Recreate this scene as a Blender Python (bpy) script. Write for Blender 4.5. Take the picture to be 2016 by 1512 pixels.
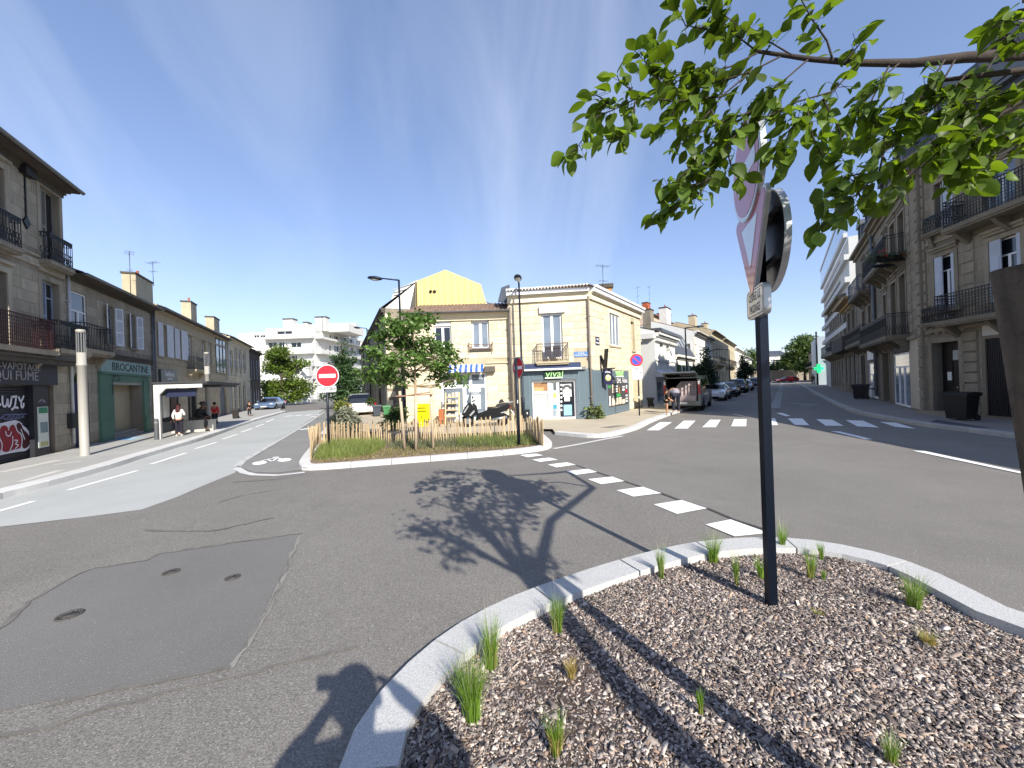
import bpy, bmesh, math, random
import numpy as np
from mathutils import Vector, Matrix
for o in list(bpy.data.objects): bpy.data.objects.remove(o)
random.seed(7); rng = np.random.default_rng(7)
S = bpy.context.scene; C = S.collection
rad = math.radians
# ---------------------------------------------------------------- camera, sky, sun, exposure
EYE = 2.0; FPX = 757.0; ROLL = rad(2.0)
cam = bpy.data.cameras.new('camera'); camo = bpy.data.objects.new('camera', cam); C.objects.link(camo)
cam.sensor_width = 36; cam.lens = 36*FPX/2016; cam.clip_end = 4000; cam.clip_start = 0.02
camo.matrix_world = Matrix.Translation((0, 0, EYE)) @ Matrix.Rotation(rad(90), 4, 'X') @ Matrix.Rotation(-ROLL, 4, 'Z')
S.camera = camo
SUN_AZ = rad(26.0); SUN_EL = rad(33.2)
Ld = Vector((-math.sin(SUN_AZ)*math.cos(SUN_EL), math.cos(SUN_AZ)*math.cos(SUN_EL), -math.sin(SUN_EL)))
sl = bpy.data.lights.new('sun', 'SUN'); sl.energy = 4.6; sl.angle = rad(0.5); sl.color = (1.0, 0.94, 0.84)
so = bpy.data.objects.new('sun', sl); C.objects.link(so); so.rotation_euler = Ld.to_track_quat('-Z', 'Y').to_euler()
so.location = (20, -40, 40)
W = bpy.data.worlds.new('World'); S.world = W; W.use_nodes = True
wn = W.node_tree.nodes; wl = W.node_tree.links
bg = wn['Background']; bg.inputs[1].default_value = 0.135
sky = wn.new('ShaderNodeTexSky'); sky.sky_type = 'NISHITA'; sky.sun_disc = False
sky.sun_elevation = SUN_EL; sky.sun_rotation = math.atan2(-Ld.x, -Ld.y); sky.altitude = 0
sky.air_density = 1.0; sky.dust_density = 0.3; sky.ozone_density = 2.0
tc = wn.new('ShaderNodeTexCoord')
mp = wn.new('ShaderNodeMapping'); mp.inputs['Rotation'].default_value = (rad(12), rad(-32), rad(8)); mp.inputs['Scale'].default_value = (2.6, 1.1, .75); mp.inputs['Location'].default_value = (.35, .2, 0)
n1 = wn.new('ShaderNodeTexNoise'); n1.inputs['Scale'].default_value = 1.5; n1.inputs['Detail'].default_value = 7; n1.inputs['Roughness'].default_value = .54; n1.inputs['Distortion'].default_value = .7
n2 = wn.new('ShaderNodeTexNoise'); n2.inputs['Scale'].default_value = .8; n2.inputs['Detail'].default_value = 2
r1 = wn.new('ShaderNodeMapRange'); r1.inputs[1].default_value = .44; r1.inputs[2].default_value = .80
r2 = wn.new('ShaderNodeMapRange'); r2.inputs[1].default_value = .38; r2.inputs[2].default_value = .72
mu = wn.new('ShaderNodeMath'); mu.operation = 'MULTIPLY'
mu2 = wn.new('ShaderNodeMath'); mu2.operation = 'MULTIPLY'; mu2.inputs[1].default_value = .38
mx = wn.new('ShaderNodeMix'); mx.data_type = 'RGBA'; mx.inputs['B'].default_value = (4.4, 4.9, 5.6, 1)
wl.new(tc.outputs['Generated'], mp.inputs[0]); wl.new(mp.outputs[0], n1.inputs[0]); wl.new(mp.outputs[0], n2.inputs[0])
wl.new(n1.outputs[0], r1.inputs[0]); wl.new(n2.outputs[0], r2.inputs[0]); wl.new(r1.outputs[0], mu.inputs[0]); wl.new(r2.outputs[0], mu.inputs[1])
wl.new(mu.outputs[0], mu2.inputs[0]); wl.new(mu2.outputs[0], mx.inputs['Factor']); gm = wn.new('ShaderNodeGamma'); gm.inputs[1].default_value = .74; wl.new(sky.outputs[0], gm.inputs[0]); tn = wn.new('ShaderNodeVectorMath'); tn.operation = 'MULTIPLY'; tn.inputs[1].default_value = (1.14, 1.16, 1.38); wl.new(gm.outputs[0], tn.inputs[0]); wl.new(tn.outputs[0], mx.inputs['A']); wl.new(mx.outputs['Result'], bg.inputs[0])
S.view_settings.view_transform = 'Standard'; S.view_settings.look = 'None'; S.view_settings.gamma = 1; S.view_settings.use_curve_mapping = False
S.view_settings.exposure = 0.75
S.render.engine = 'CYCLES'
# ---------------------------------------------------------------- survey helpers: a measured bearing turned into a real place
def ray(px, py):
    u = (px-1008)/FPX; v = (756-py)/FPX; c, s = math.cos(ROLL), math.sin(ROLL)
    return Vector((u*c+v*s, 1.0, -u*s+v*c))
def G(px, py, z=0.0):
    r = ray(px, py); t = (z-EYE)/r.z
    return Vector((r.x*t, t, z))
def P(px, py, Y):
    r = ray(px, py); return Vector((r.x*Y, Y, EYE+r.z*Y))
def inview(p, m=0.03):
    if p[1] < .05: return False
    a = p[0]/p[1]; b = (p[2]-EYE)/p[1]; c, s = math.cos(ROLL), math.sin(ROLL)
    u = a*c-b*s; v = a*s+b*c
    return abs(u) < 1.3316+m and abs(v) < .9987+m
# ---------------------------------------------------------------- materials
def lin(h):
    h = h.lstrip('#'); f = lambda c: c/12.92 if c <= .04045 else ((c+.055)/1.055)**2.4
    return tuple(f(int(h[i:i+2], 16)/255) for i in (0, 2, 4))
MATS = {}
def M(name, col, rough=.8, var=.12, scale=3.0, bump=0.0, bscale=60, metal=0.0, rnd=0.0, world=False, spec=.4, streak=0.0, island=0.0, emit=0.0, coat=0.0, spots=None):
    if name in MATS: return MATS[name]
    if isinstance(col, str): col = lin(col)
    m = bpy.data.materials.new(name); m.use_nodes = True; MATS[name] = m
    N = m.node_tree.nodes; L = m.node_tree.links; b = N['Principled BSDF']
    b.inputs['Roughness'].default_value = rough; b.inputs['Metallic'].default_value = metal; b.inputs['Specular IOR Level'].default_value = spec
    b.inputs['Coat Weight'].default_value = coat
    if emit: b.inputs['Emission Color'].default_value = (*col, 1); b.inputs['Emission Strength'].default_value = emit
    t = N.new('ShaderNodeTexCoord'); ge = N.new('ShaderNodeNewGeometry')
    src = ge.outputs['Position'] if world else t.outputs['Object']
    a = N.new('ShaderNodeTexNoise'); a.inputs['Scale'].default_value = scale; a.inputs['Detail'].default_value = 8; a.inputs['Roughness'].default_value = .65
    L.new(src, a.inputs[0])
    fac = a.outputs[0]
    if streak:
        mp = N.new('ShaderNodeMapping'); mp.inputs['Scale'].default_value = (2.2, 2.2, .22); L.new(src, mp.inputs[0])
        s2 = N.new('ShaderNodeTexNoise'); s2.inputs['Scale'].default_value = scale*1.7; s2.inputs['Detail'].default_value = 6; L.new(mp.outputs[0], s2.inputs[0])
        ad = N.new('ShaderNodeMix'); ad.data_type = 'FLOAT'; ad.inputs[0].default_value = streak
        L.new(fac, ad.inputs[2]); L.new(s2.outputs[0], ad.inputs[3]); fac = ad.outputs[0]
    r = N.new('ShaderNodeMapRange'); r.inputs[1].default_value = .3; r.inputs[2].default_value = .7; r.inputs[3].default_value = 1-var; r.inputs[4].default_value = 1+var
    L.new(fac, r.inputs[0]); f = r.outputs[0]
    def mul(x, y):
        q = N.new('ShaderNodeMath'); q.operation = 'MULTIPLY'; L.new(x, q.inputs[0]); L.new(y, q.inputs[1]); return q.outputs[0]
    def rr(x, k):
        q = N.new('ShaderNodeMapRange'); q.inputs[3].default_value = 1-k; q.inputs[4].default_value = 1+k; L.new(x, q.inputs[0]); return q.outputs[0]
    if rnd:
        oi = N.new('ShaderNodeObjectInfo'); f = mul(f, rr(oi.outputs['Random'], rnd))
    if island: f = mul(f, rr(ge.outputs['Random Per Island'], island))
    vm = N.new('ShaderNodeVectorMath'); vm.operation = 'SCALE'; vm.inputs[0].default_value = col; L.new(f, vm.inputs['Scale'])
    out = vm.outputs[0]
    if spots:   # (colour, scale, threshold, softness): stains or wear with a shape of their own
        for (sc, ss, th, soft) in spots:
            z = N.new('ShaderNodeTexNoise'); z.inputs['Scale'].default_value = ss; z.inputs['Detail'].default_value = 6; z.inputs['Roughness'].default_value = .7; L.new(src, z.inputs[0])
            q = N.new('ShaderNodeMapRange'); q.inputs[1].default_value = th; q.inputs[2].default_value = th+soft; L.new(z.outputs[0], q.inputs[0])
            k = N.new('ShaderNodeMix'); k.data_type = 'RGBA'; L.new(q.outputs[0], k.inputs['Factor']); L.new(out, k.inputs['A'])
            k.inputs['B'].default_value = (*(lin(sc) if isinstance(sc, str) else sc), 1); out = k.outputs['Result']
    L.new(out, b.inputs['Base Color'])
    if bump:
        n = N.new('ShaderNodeTexNoise'); n.inputs['Scale'].default_value = bscale; n.inputs['Detail'].default_value = 5; L.new(src, n.inputs[0])
        bp = N.new('ShaderNodeBump'); bp.inputs['Strength'].default_value = bump; bp.inputs['Distance'].default_value = .01; L.new(n.outputs[0], bp.inputs['Height']); L.new(bp.outputs[0], b.inputs['Normal'])
    return m
def asphalt(name, col, speck=.5, gscale=90, light=(.32, .31, .29), th=.66, var=.1, streakdir=None):
    m = M(name, col, rough=.85, var=var, scale=.5, bump=.5, bscale=gscale, world=True, spec=.3, spots=[(tuple(c*.80 for c in col), .38, .54, .22), (tuple(c*1.16 for c in col), 1.1, .60, .18), (tuple(c*.62 for c in col), 2.6, .72, .06)])
    N = m.node_tree.nodes; L = m.node_tree.links; b = N['Principled BSDF']
    src = N['Geometry'].outputs['Position']; prev = b.inputs['Base Color'].links[0].from_socket
    g = N.new('ShaderNodeTexNoise'); g.inputs['Scale'].default_value = gscale; g.inputs['Detail'].default_value = 3; g.inputs['Roughness'].default_value = .8; L.new(src, g.inputs[0])
    r = N.new('ShaderNodeMapRange'); r.inputs[1].default_value = .35; r.inputs[2].default_value = .65; r.inputs[3].default_value = 1-speck; r.inputs[4].default_value = 1+speck; L.new(g.outputs[0], r.inputs[0])
    v = N.new('ShaderNodeVectorMath'); v.operation = 'SCALE'; L.new(prev, v.inputs[0]); L.new(r.outputs[0], v.inputs['Scale'])
    q = N.new('ShaderNodeTexVoronoi'); q.inputs['Scale'].default_value = gscale*.95; L.new(src, q.inputs[0])
    q2 = N.new('ShaderNodeSeparateColor'); L.new(q.outputs['Color'], q2.inputs[0])
    gt = N.new('ShaderNodeMapRange'); gt.inputs[1].default_value = th+.2; gt.inputs[2].default_value = th+.24; L.new(q2.outputs[0], gt.inputs[0])
    gd = N.new('ShaderNodeMapRange'); gd.inputs[1].default_value = .45; gd.inputs[2].default_value = .25; L.new(q.outputs['Distance'], gd.inputs[0])
    mm = N.new('ShaderNodeMath'); mm.operation = 'MULTIPLY'; L.new(gt.outputs[0], mm.inputs[0]); L.new(gd.outputs[0], mm.inputs[1])
    k = N.new('ShaderNodeMix'); k.data_type = 'RGBA'; k.inputs['B'].default_value = (*light, 1); L.new(mm.outputs[0], k.inputs['Factor']); L.new(v.outputs[0], k.inputs['A'])
    L.new(k.outputs['Result'], b.inputs['Base Color'])
    return m
def leafmat(name, col, trans=.4, var=.35, back=(1.2, 1.25, .8)):
    m = bpy.data.materials.new(name); m.use_nodes = True; MATS[name] = m
    N = m.node_tree.nodes; L = m.node_tree.links; b = N['Principled BSDF']; out = N['Material Output']
    b.inputs['Roughness'].default_value = .45; b.inputs['Specular IOR Level'].default_value = .4
    ge = N.new('ShaderNodeNewGeometry'); oi = N.new('ShaderNodeObjectInfo')
    ad = N.new('ShaderNodeMath'); ad.operation = 'ADD'; L.new(ge.outputs['Random Per Island'], ad.inputs[0]); L.new(oi.outputs['Random'], ad.inputs[1])
    fr = N.new('ShaderNodeMath'); fr.operation = 'FRACT'; L.new(ad.outputs[0], fr.inputs[0])
    n = N.new('ShaderNodeTexNoise'); n.inputs['Scale'].default_value = 1.3; L.new(ge.outputs['Position'], n.inputs[0])
    a2 = N.new('ShaderNodeMath'); a2.operation = 'ADD'; L.new(fr.outputs[0], a2.inputs[0]); L.new(n.outputs[0], a2.inputs[1])
    r = N.new('ShaderNodeMapRange'); r.inputs[1].default_value = .2; r.inputs[2].default_value = 1.3; r.inputs[3].default_value = 1-var; r.inputs[4].default_value = 1+var; L.new(a2.outputs[0], r.inputs[0])
    v = N.new('ShaderNodeVectorMath'); v.operation = 'SCALE'; v.inputs[0].default_value = col; L.new(r.outputs[0], v.inputs['Scale'])
    L.new(v.outputs[0], b.inputs['Base Color'])
    v2 = N.new('ShaderNodeVectorMath'); v2.operation = 'MULTIPLY'; v2.inputs[1].default_value = back; L.new(v.outputs[0], v2.inputs[0])
    t = N.new('ShaderNodeBsdfTranslucent'); L.new(v2.outputs[0], t.inputs[0])
    mx = N.new('ShaderNodeMixShader'); mx.inputs[0].default_value = trans; L.new(b.outputs[0], mx.inputs[1]); L.new(t.outputs[0], mx.inputs[2]); L.new(mx.outputs[0], out.inputs[0])
    return m
# ---------------------------------------------------------------- mesh builder
class MB:
    def __init__(s): s.v = []; s.f = []; s.m = []; s.s = []
    def add(s, vs, fs, mi=0, sm=False):
        o = len(s.v); s.v += [tuple(x) for x in vs]
        for f in fs: s.f.append([o+i for i in f]); s.m.append(mi); s.s.append(sm)
        return s
    def box(s, x0, x1, y0, y1, z0, z1, mi=0):
        return s.add([(x0,y0,z0),(x1,y0,z0),(x1,y1,z0),(x0,y1,z0),(x0,y0,z1),(x1,y0,z1),(x1,y1,z1),(x0,y1,z1)],
              [(0,3,2,1),(4,5,6,7),(0,1,5,4),(1,2,6,5),(2,3,7,6),(3,0,4,7)], mi)
    def xbox(s, mat, sx, sy, sz, mi=0):
        vs = [mat @ Vector((a*sx/2, b*sy/2, c*sz/2)) for c in (-1,1) for (a,b) in ((-1,-1),(1,-1),(1,1),(-1,1))]
        return s.add(vs, [(0,3,2,1),(4,5,6,7),(0,1,5,4),(1,2,6,5),(2,3,7,6),(3,0,4,7)], mi)
    def bar(s, p, q, w, h=None, mi=0):
        p = Vector(p); q = Vector(q); d = q-p
        rot = d.to_track_quat('Z', 'X' if abs(d.normalized().z) < .9 else 'Y').to_matrix().to_4x4()
        return s.xbox(Matrix.Translation((p+q)/2) @ rot, w, h or w, d.length, mi)
    def tube(s, pts, rs, n=8, mi=0, sm=True, cap=True):
        pts = [Vector(p) for p in pts]
        if not isinstance(rs, (list, tuple)): rs = [rs]*len(pts)
        o = len(s.v); t0 = None
        for i, p in enumerate(pts):
            d = (pts[min(i+1, len(pts)-1)]-pts[max(i-1, 0)]).normalized()
            if t0 is None: t0 = d.orthogonal().normalized()
            a = (t0 - d*t0.dot(d)).normalized(); t0 = a; b = d.cross(a)
            for k in range(n):
                an = 2*math.pi*k/n; s.v.append(tuple(p+(a*math.cos(an)+b*math.sin(an))*rs[i]))
        for i in range(len(pts)-1):
            for k in range(n):
                k2 = (k+1) % n; s.f.append([o+i*n+k, o+i*n+k2, o+(i+1)*n+k2, o+(i+1)*n+k]); s.m.append(mi); s.s.append(sm)
        if cap:
            s.f.append([o+k for k in range(n)][::-1]); s.m.append(mi); s.s.append(False)
            s.f.append([o+(len(pts)-1)*n+k for k in range(n)]); s.m.append(mi); s.s.append(False)
        return s
    def prism(s, pts, vec, mi=0, side=None):
        n = len(pts); vec = Vector(vec); a = [Vector(p) for p in pts]; b = [p+vec for p in a]
        s.add(a+b, [list(range(n))[::-1], list(range(n, 2*n))], mi)
        o = len(s.v)-2*n
        for i in range(n):
            j = (i+1) % n; s.f.append([o+i, o+j, o+n+j, o+n+i]); s.m.append(mi if side is None else side); s.s.append(False)
        return s
    def lathe(s, prof, n=12, c=(0,0,0), mi=0, sm=True):
        o = len(s.v)
        for (r, z) in prof:
            for k in range(n):
                a = 2*math.pi*k/n; s.v.append((c[0]+r*math.cos(a), c[1]+r*math.sin(a), c[2]+z))
        for i in range(len(prof)-1):
            for k in range(n):
                k2 = (k+1) % n; s.f.append([o+i*n+k, o+i*n+k2, o+(i+1)*n+k2, o+(i+1)*n+k]); s.m.append(mi); s.s.append(sm)
        return s
    def ball(s, c, r, n=10, m=6, mi=0):
        if not isinstance(r, (tuple, list)): r = (r, r, r)
        pr = [(math.sin(math.pi*i/m), -math.cos(math.pi*i/m)) for i in range(m+1)]; o = len(s.v)
        s.lathe([(max(a, .001), b) for a, b in pr], n, (0,0,0), mi)
        for i in range(o, len(s.v)): x, y, z = s.v[i]; s.v[i] = (c[0]+x*r[0], c[1]+y*r[1], c[2]+z*r[2])
        return s
    def xf(s, mat, a=0):
        for i in range(a, len(s.v)): s.v[i] = tuple(mat @ Vector(s.v[i]))
        return s
    def mesh(s, name, mats):
        me = bpy.data.meshes.new(name); me.from_pydata(s.v, [], s.f)
        for x in (mats if isinstance(mats, (list, tuple)) else [mats]): me.materials.append(x)
        me.polygons.foreach_set('material_index', s.m); me.polygons.foreach_set('use_smooth', s.s); me.update()
        return me
    def build(s, name, mats, parent=None, loc=None, rz=0):
        return link(name, s.mesh(name, mats), parent, loc, rz)
def link(name, me, parent=None, loc=None, rz=0):
    o = bpy.data.objects.new(name, me); C.objects.link(o)
    if parent is not None: o.parent = parent
    if loc is not None: o.location = loc
    if rz: o.rotation_euler = (0, 0, rz)
    return o
def tag(o, label, cat, group=None):
    o['label'] = label; o['category'] = cat
    if group: o['group'] = group
    return o
def thing(name, label, cat, loc=(0,0,0), rz=0, group=None):
    o = link(name, None, None, loc, rz); o.empty_display_size = .2
    return tag(o, label, cat, group)
def structure(o): o['kind'] = 'structure'; return o
def stuff(o): o['kind'] = 'stuff'; return o
def dup(root, loc, rz, label=None):
    r = root.copy(); C.objects.link(r); r.location = loc; r.rotation_euler = (0, 0, rz)
    if label: r['label'] = label
    for ch in root.children:
        c = ch.copy(); C.objects.link(c); c.parent = r
        for g in ch.children:
            d = g.copy(); C.objects.link(d); d.parent = c
    return r
def text(s, parent, loc, size, mat, rot=(rad(90), 0, 0), ext=.004, name='lettering', sx=1.0, align='CENTER', shear=0, sp=1.0):
    cu = bpy.data.curves.new('t', 'FONT'); cu.body = s; cu.size = size; cu.extrude = ext; cu.align_x = align; cu.align_y = 'CENTER'; cu.resolution_u = 2; cu.shear = shear; cu.space_character = sp
    to = bpy.data.objects.new('t', cu); C.objects.link(to)
    me = bpy.data.meshes.new_from_object(to.evaluated_get(bpy.context.evaluated_depsgraph_get()))
    bpy.data.objects.remove(to); me.materials.clear(); me.materials.append(mat)
    o = link(name, me, parent, loc); o.rotation_euler = rot; o.scale = (sx, 1, 1)
    return o
# sheet of ground given by plan points
def sheet(name, pts, z, mat, parent=None):
    from mathutils.geometry import tessellate_polygon
    vs = [Vector((p[0], p[1], z)) for p in pts]; fs = []
    for t in tessellate_polygon([[v.to_2d().to_3d() for v in vs]]):
        a, b, c = (vs[i] for i in t); k = (b-a).cross(c-a).z
        if abs(k) > 1e-9: fs.append(t if k > 0 else t[::-1])
    me = bpy.data.meshes.new(name); me.from_pydata(vs, [], fs); me.update(); me.materials.append(mat)
    return link(name, me, parent)
def ribbon(mb, pts, w, z, mi=0, z1=None):
    pts = [Vector((p[0], p[1], 0)) for p in pts]; L = []; R = []
    for i, p in enumerate(pts):
        d = (pts[min(i+1, len(pts)-1)]-pts[max(i-1, 0)]).normalized(); n = Vector((-d.y, d.x, 0))
        ww = w[i] if isinstance(w, (list, tuple)) else w
        L.append(p+n*ww/2); R.append(p-n*ww/2)
    o = len(mb.v)
    for a, b in zip(L, R): mb.v += [(a.x, a.y, z), (b.x, b.y, z)]
    for i in range(len(pts)-1): mb.f.append([o+2*i+1, o+2*i+3, o+2*i+2, o+2*i]); mb.m.append(mi); mb.s.append(False)
def resample(pts, step):
    pts = [Vector((p[0], p[1], 0)) for p in pts]; out = [pts[0]]; acc = 0
    for a, b in zip(pts, pts[1:]):
        L = (b-a).length; d = step-acc
        while d <= L: out.append(a+(b-a)*(d/L)); d += step
        acc = (acc+L) % step
    if (out[-1]-pts[-1]).length > step*.3: out.append(pts[-1])
    else: out[-1] = pts[-1]
    return out
def smooth(pts, it=2):
    pts = [Vector((p[0], p[1], 0)) for p in pts]
    for _ in range(it):
        q = [pts[0]]
        for a, b in zip(pts, pts[1:]): q += [a*.75+b*.25, a*.25+b*.75]
        q.append(pts[-1]); pts = q
    return pts
def kerb(name, path, w, h, step, mat, side=1, z0=-.05, top=None, limit=300):
    """a run of separate kerb stones: path is the road edge, the stone lies on its left (side=1) or right"""
    root = structure(link(name, None)); fine = resample(path, step/4)
    rest = MB(); n = 0; i = 0
    while i < len(fine)-1:
        seg = fine[i:i+5]; 
        if len(seg) < 2: break
        mb = MB(); a = []; b = []
        for k, p in enumerate(seg):
            gi = i+k; d = (fine[min(gi+1, len(fine)-1)]-fine[max(gi-1, 0)]).normalized(); nn = Vector((-d.y, d.x, 0))*side
            e = d*(.009 if k == 0 else (-.009 if k == len(seg)-1 else 0))
            a.append(p+e); b.append(p+nn*w+e)
        m = len(seg); vs = []
        ch = .012
        for k in range(m):
            dn = (b[k]-a[k]).normalized()
            vs += [(a[k].x, a[k].y, z0), (a[k].x, a[k].y, h-ch), (a[k].x+dn.x*ch, a[k].y+dn.y*ch, h), (b[k].x, b[k].y, h), (b[k].x, b[k].y, z0)]
        fs = []
        for k in range(m-1):
            for j in range(4): fs.append([5*k+j, 5*k+j+1, 5*(k+1)+j+1, 5*(k+1)+j][::-1 if side == 1 else 1])
        fs += [[0,1,2,3,4][::(1 if side == 1 else -1)], [5*(m-1)+j for j in range(5)][::(-1 if side == 1 else 1)]]
        if n < limit: mb.add(vs, fs); mb.build('kerb_stone', mat, root)
        else: rest.add(vs, fs)
        n += 1; i += 4
    if rest.v: stuff(rest.build('kerb_stone', mat, root))
    return root
# ---------------------------------------------------------------- shared materials
STONE_G = M('stone grey', '#9a9282', .9, .28, 1.2, .35, 45, rnd=.16, streak=.6, spots=[('#4d4a44', .9, .58, .2)])
STONE_GW = M('stone grey wall', '#857d6f', .9, .28, .9, .35, 45, streak=.6, spots=[('#45423d', .7, .56, .22)])
STONE_C = M('stone cream', '#cfc4aa', .9, .13, 1.4, .3, 45, rnd=.13, spots=[('#b3a386', 1.1, .60, .2)])
STONE_CW = M('stone cream wall', '#b0a58b', .9, .14, 1.0, .3, 45, spots=[('#a8946f', .8, .58, .25)])
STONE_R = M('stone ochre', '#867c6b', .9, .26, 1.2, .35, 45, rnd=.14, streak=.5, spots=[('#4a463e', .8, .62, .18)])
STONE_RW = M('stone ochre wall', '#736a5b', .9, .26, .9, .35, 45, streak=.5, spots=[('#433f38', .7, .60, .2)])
PLASTER = M('pale plaster', '#dcd8cc', .9, .06, 1, .15, 60, spots=[('#b9b2a2', .6, .6, .25)])
WHITE_R = M('white render', '#d5d5d0', .85, .04, 1, .1, 60)
WPAINT = M('white paint', '#e4e5e6', .45, .04, 2)
SHUT_W = M('shutter white', '#c9ccd2', .6, .08, 2, rnd=.06)
SHUT_B = M('shutter blue grey', '#8d96a8', .6, .1, 2)
WOODG = M('weathered wood', '#7d7a74', .85, .25, 4, .3, 30, streak=.7)
IRON = M('black iron', '#1c1c1d', .55, .2, 4)
IRON_RED = M('dark red iron', '#3b1416', .6, .2, 4)
GLASSM = M('window glass', '#1b2026', .06, .25, .35, 0, spec=.8)
GLASSL = M('pale window glass', '#6f7a86', .08, .3, .6, 0, spec=.8)
GLASSW = M('frosted glass', '#b8bfb8', .35, .12, 1.2, 0, spec=.6)
TILE = M('clay roof tile', '#7d6656', .9, .35, 2, .3, 30, island=.2, spots=[('#4d433b', 1.5, .55, .2)])
TILE_D = M('dark roof tile', '#4c433c', .9, .3, 2, .3, 30)
SLATE = M('slate', '#4a4f57', .6, .2, 3, .2, 30)
ZINC = M('zinc gutter', '#6b6d6e', .5, .15, 3, metal=.4)
SOOT = M('sooty stone', '#514c45', .95, .25, 1.5, .4, 40, streak=.6)
NAVY = M('navy paint', '#151d4a', .5, .1, 2)
GREENP = M('shop green paint', '#4f7561', .6, .1, 1.5, spots=[('#39584a', 1.4, .62, .2)])
GREENL = M('pale green sign', '#8ba49b', .6, .06, 2)
DARKP = M('dark shop panel', '#24252c', .5, .12, 2)
BLACKL = M('black letter', '#101413', .6, .05)
WHITEL = M('white letter', '#e8e8e8', .6, .03)
CONC = M('concrete', '#9f9d97', .9, .1, 1.5, .2, 50)
def unit_stone():
    mb = MB(); d = .06
    o = [(-.5,0,-.5),(.5,0,-.5),(.5,0,.5),(-.5,0,.5)]; k = .5-d*.35; kz = .5-d
    f = [(-k,-1,-kz),(k,-1,-kz),(k,-1,kz),(-k,-1,kz)]
    mb.add(o+f, [(4,5,6,7),(0,1,5,4),(1,2,6,5),(2,3,7,6),(3,0,4,7)])
    return mb
US = {}
def stone_mesh(mat):
    if mat.name not in US: US[mat.name] = unit_stone().mesh('stone', mat)
    return US[mat.name]
class Bld:
    def __init__(s, name, label, A, B, H, D=9, z0=.13, cat='building', group=None):
        s.A = Vector((A[0], A[1], 0)); s.B = Vector((B[0], B[1], 0)); d = s.B-s.A; s.L = d.length; s.u = d.normalized()
        s.n = Vector((s.u.y, -s.u.x, 0)); s.z0 = z0; s.H = H; s.D = D
        s.root = thing(name, label, cat, (A[0], A[1], z0), math.atan2(d.y, d.x), group); s.ops = []
    def at(s, px, py):
        r = ray(px, py); t = s.A.dot(s.n)/r.dot(s.n); p = r*t
        return ((Vector((p.x, p.y, 0))-s.A).dot(s.u), EYE+t*r.z-s.z0)
    def r(s, x0, x1, yt, yb):
        ym = (yt+yb)/2; xm = (x0+x1)/2
        return (s.at(x0, ym)[0], s.at(x1, ym)[0], s.at(xm, yb)[1], s.at(xm, yt)[1])
    def part(s, name, mb, mats, parent=None): return mb.build(name, mats, parent or s.root)
    def win(s, r, frame=None, leaves=2, transom=0, bars=0, sill=True, glass=None, depth=.16, fw=.055, sillmat=None, box=None, lab=None, cut=True, name='window', blind=0):
        frame = frame or WPAINT; glass = glass or GLASSM; a, b, z0, z1 = r
        if cut: s.ops.append((a, b, z0, z1))
        m = MB(); y0, y1 = depth-.06, depth
        if box: m.box(a+.01, b-.01, y0-.08, y1, z1-box, z1-.005); z1 = z1-box
        m.box(a+.004, a+fw, y0, y1, z0, z1-.004); m.box(b-fw, b-.004, y0, y1, z0, z1-.004)
        m.box(a+fw, b-fw, y0, y1, z1-fw, z1-.004); m.box(a+fw, b-fw, y0, y1, z0+.003, z0+fw*1.2)
        zt = z1-fw
        if transom: zt = z1-transom; m.box(a+fw, b-fw, y0, y1, zt-fw/2, zt+fw/2); zt -= fw/2
        w = (b-a-2*fw)/leaves; zb = z0+fw*1.2
        for k in range(1, leaves): x = a+fw+k*w; m.box(x-fw*.8, x+fw*.8, y0-.012, y1-.004, zb, zt)
        for q in range(bars):
            z = zb+(zt-zb)*(q+1)/(bars+1); m.box(a+fw, b-fw, y0+.012, y1-.008, z-.014, z+.014)
        o = s.part(name, m, frame)
        if lab: o['label'] = lab
        for k in range(leaves):
            x0 = a+fw+k*w+(fw*.8 if k else 0); x1 = a+fw+(k+1)*w-(fw*.8 if k < leaves-1 else 0)
            MB().box(x0, x1, y1-.035, y1-.02, zb, zt).build('pane', glass, o)
            if blind: MB().box(x0, x1, y1-.019, y1-.01, zt-(zt-zb)*blind, zt).build('blind', WPAINT, o)
        if transom:
            MB().box(a+fw, b-fw, y1-.035, y1-.02, zt+fw, z1-fw).build('pane', glass, o)
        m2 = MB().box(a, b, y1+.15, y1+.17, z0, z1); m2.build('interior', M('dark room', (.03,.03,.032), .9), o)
        if sill: MB().box(a-.08, b+.08, -.07, depth-.07, z0-.09, z0).build('sill', sillmat or s.wmat, o)
        return o
    def shutters(s, r, mat, wk=.5, gap=.02, panelled=False, sides=(1, 1), ang=12):
        a, b, z0, z1 = r; w = (b-a)*wk
        for side in (0, 1):
            if not sides[side]: continue
            m = MB(); t = .04
            m.box(0, .06, 0, t, z0, z1); m.box(w-.06, w, 0, t, z0, z1); h = z1-z0
            rails = [0, .35, .68, 1]
            for k in rails: zz = z0+(h-.08)*k; m.box(.06, w-.06, 0, t, zz, zz+.08)
            if panelled: m.box(.06, w-.06, .01, t-.01, z0+.08, z1-.08)
            else:
                n = int(h/.07)
                for k in range(n):
                    z = z0+.08+(h-.16)*k/n; m.add([(.06, .004, z), (w-.06, .004, z), (w-.06, .034, z+.055), (.06, .034, z+.055)], [(0, 1, 2, 3)])
            an = rad(ang)
            if side == 0: mat4 = Matrix.Translation((a-gap, -.05, 0)) @ Matrix.Rotation(an, 4, 'Z') @ Matrix.Scale(-1, 4, (1, 0, 0))
            else: mat4 = Matrix.Translation((b+gap, -.05, 0)) @ Matrix.Rotation(-an, 4, 'Z')
            m.xf(mat4); m.build('shutter', mat, s.root)
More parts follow.
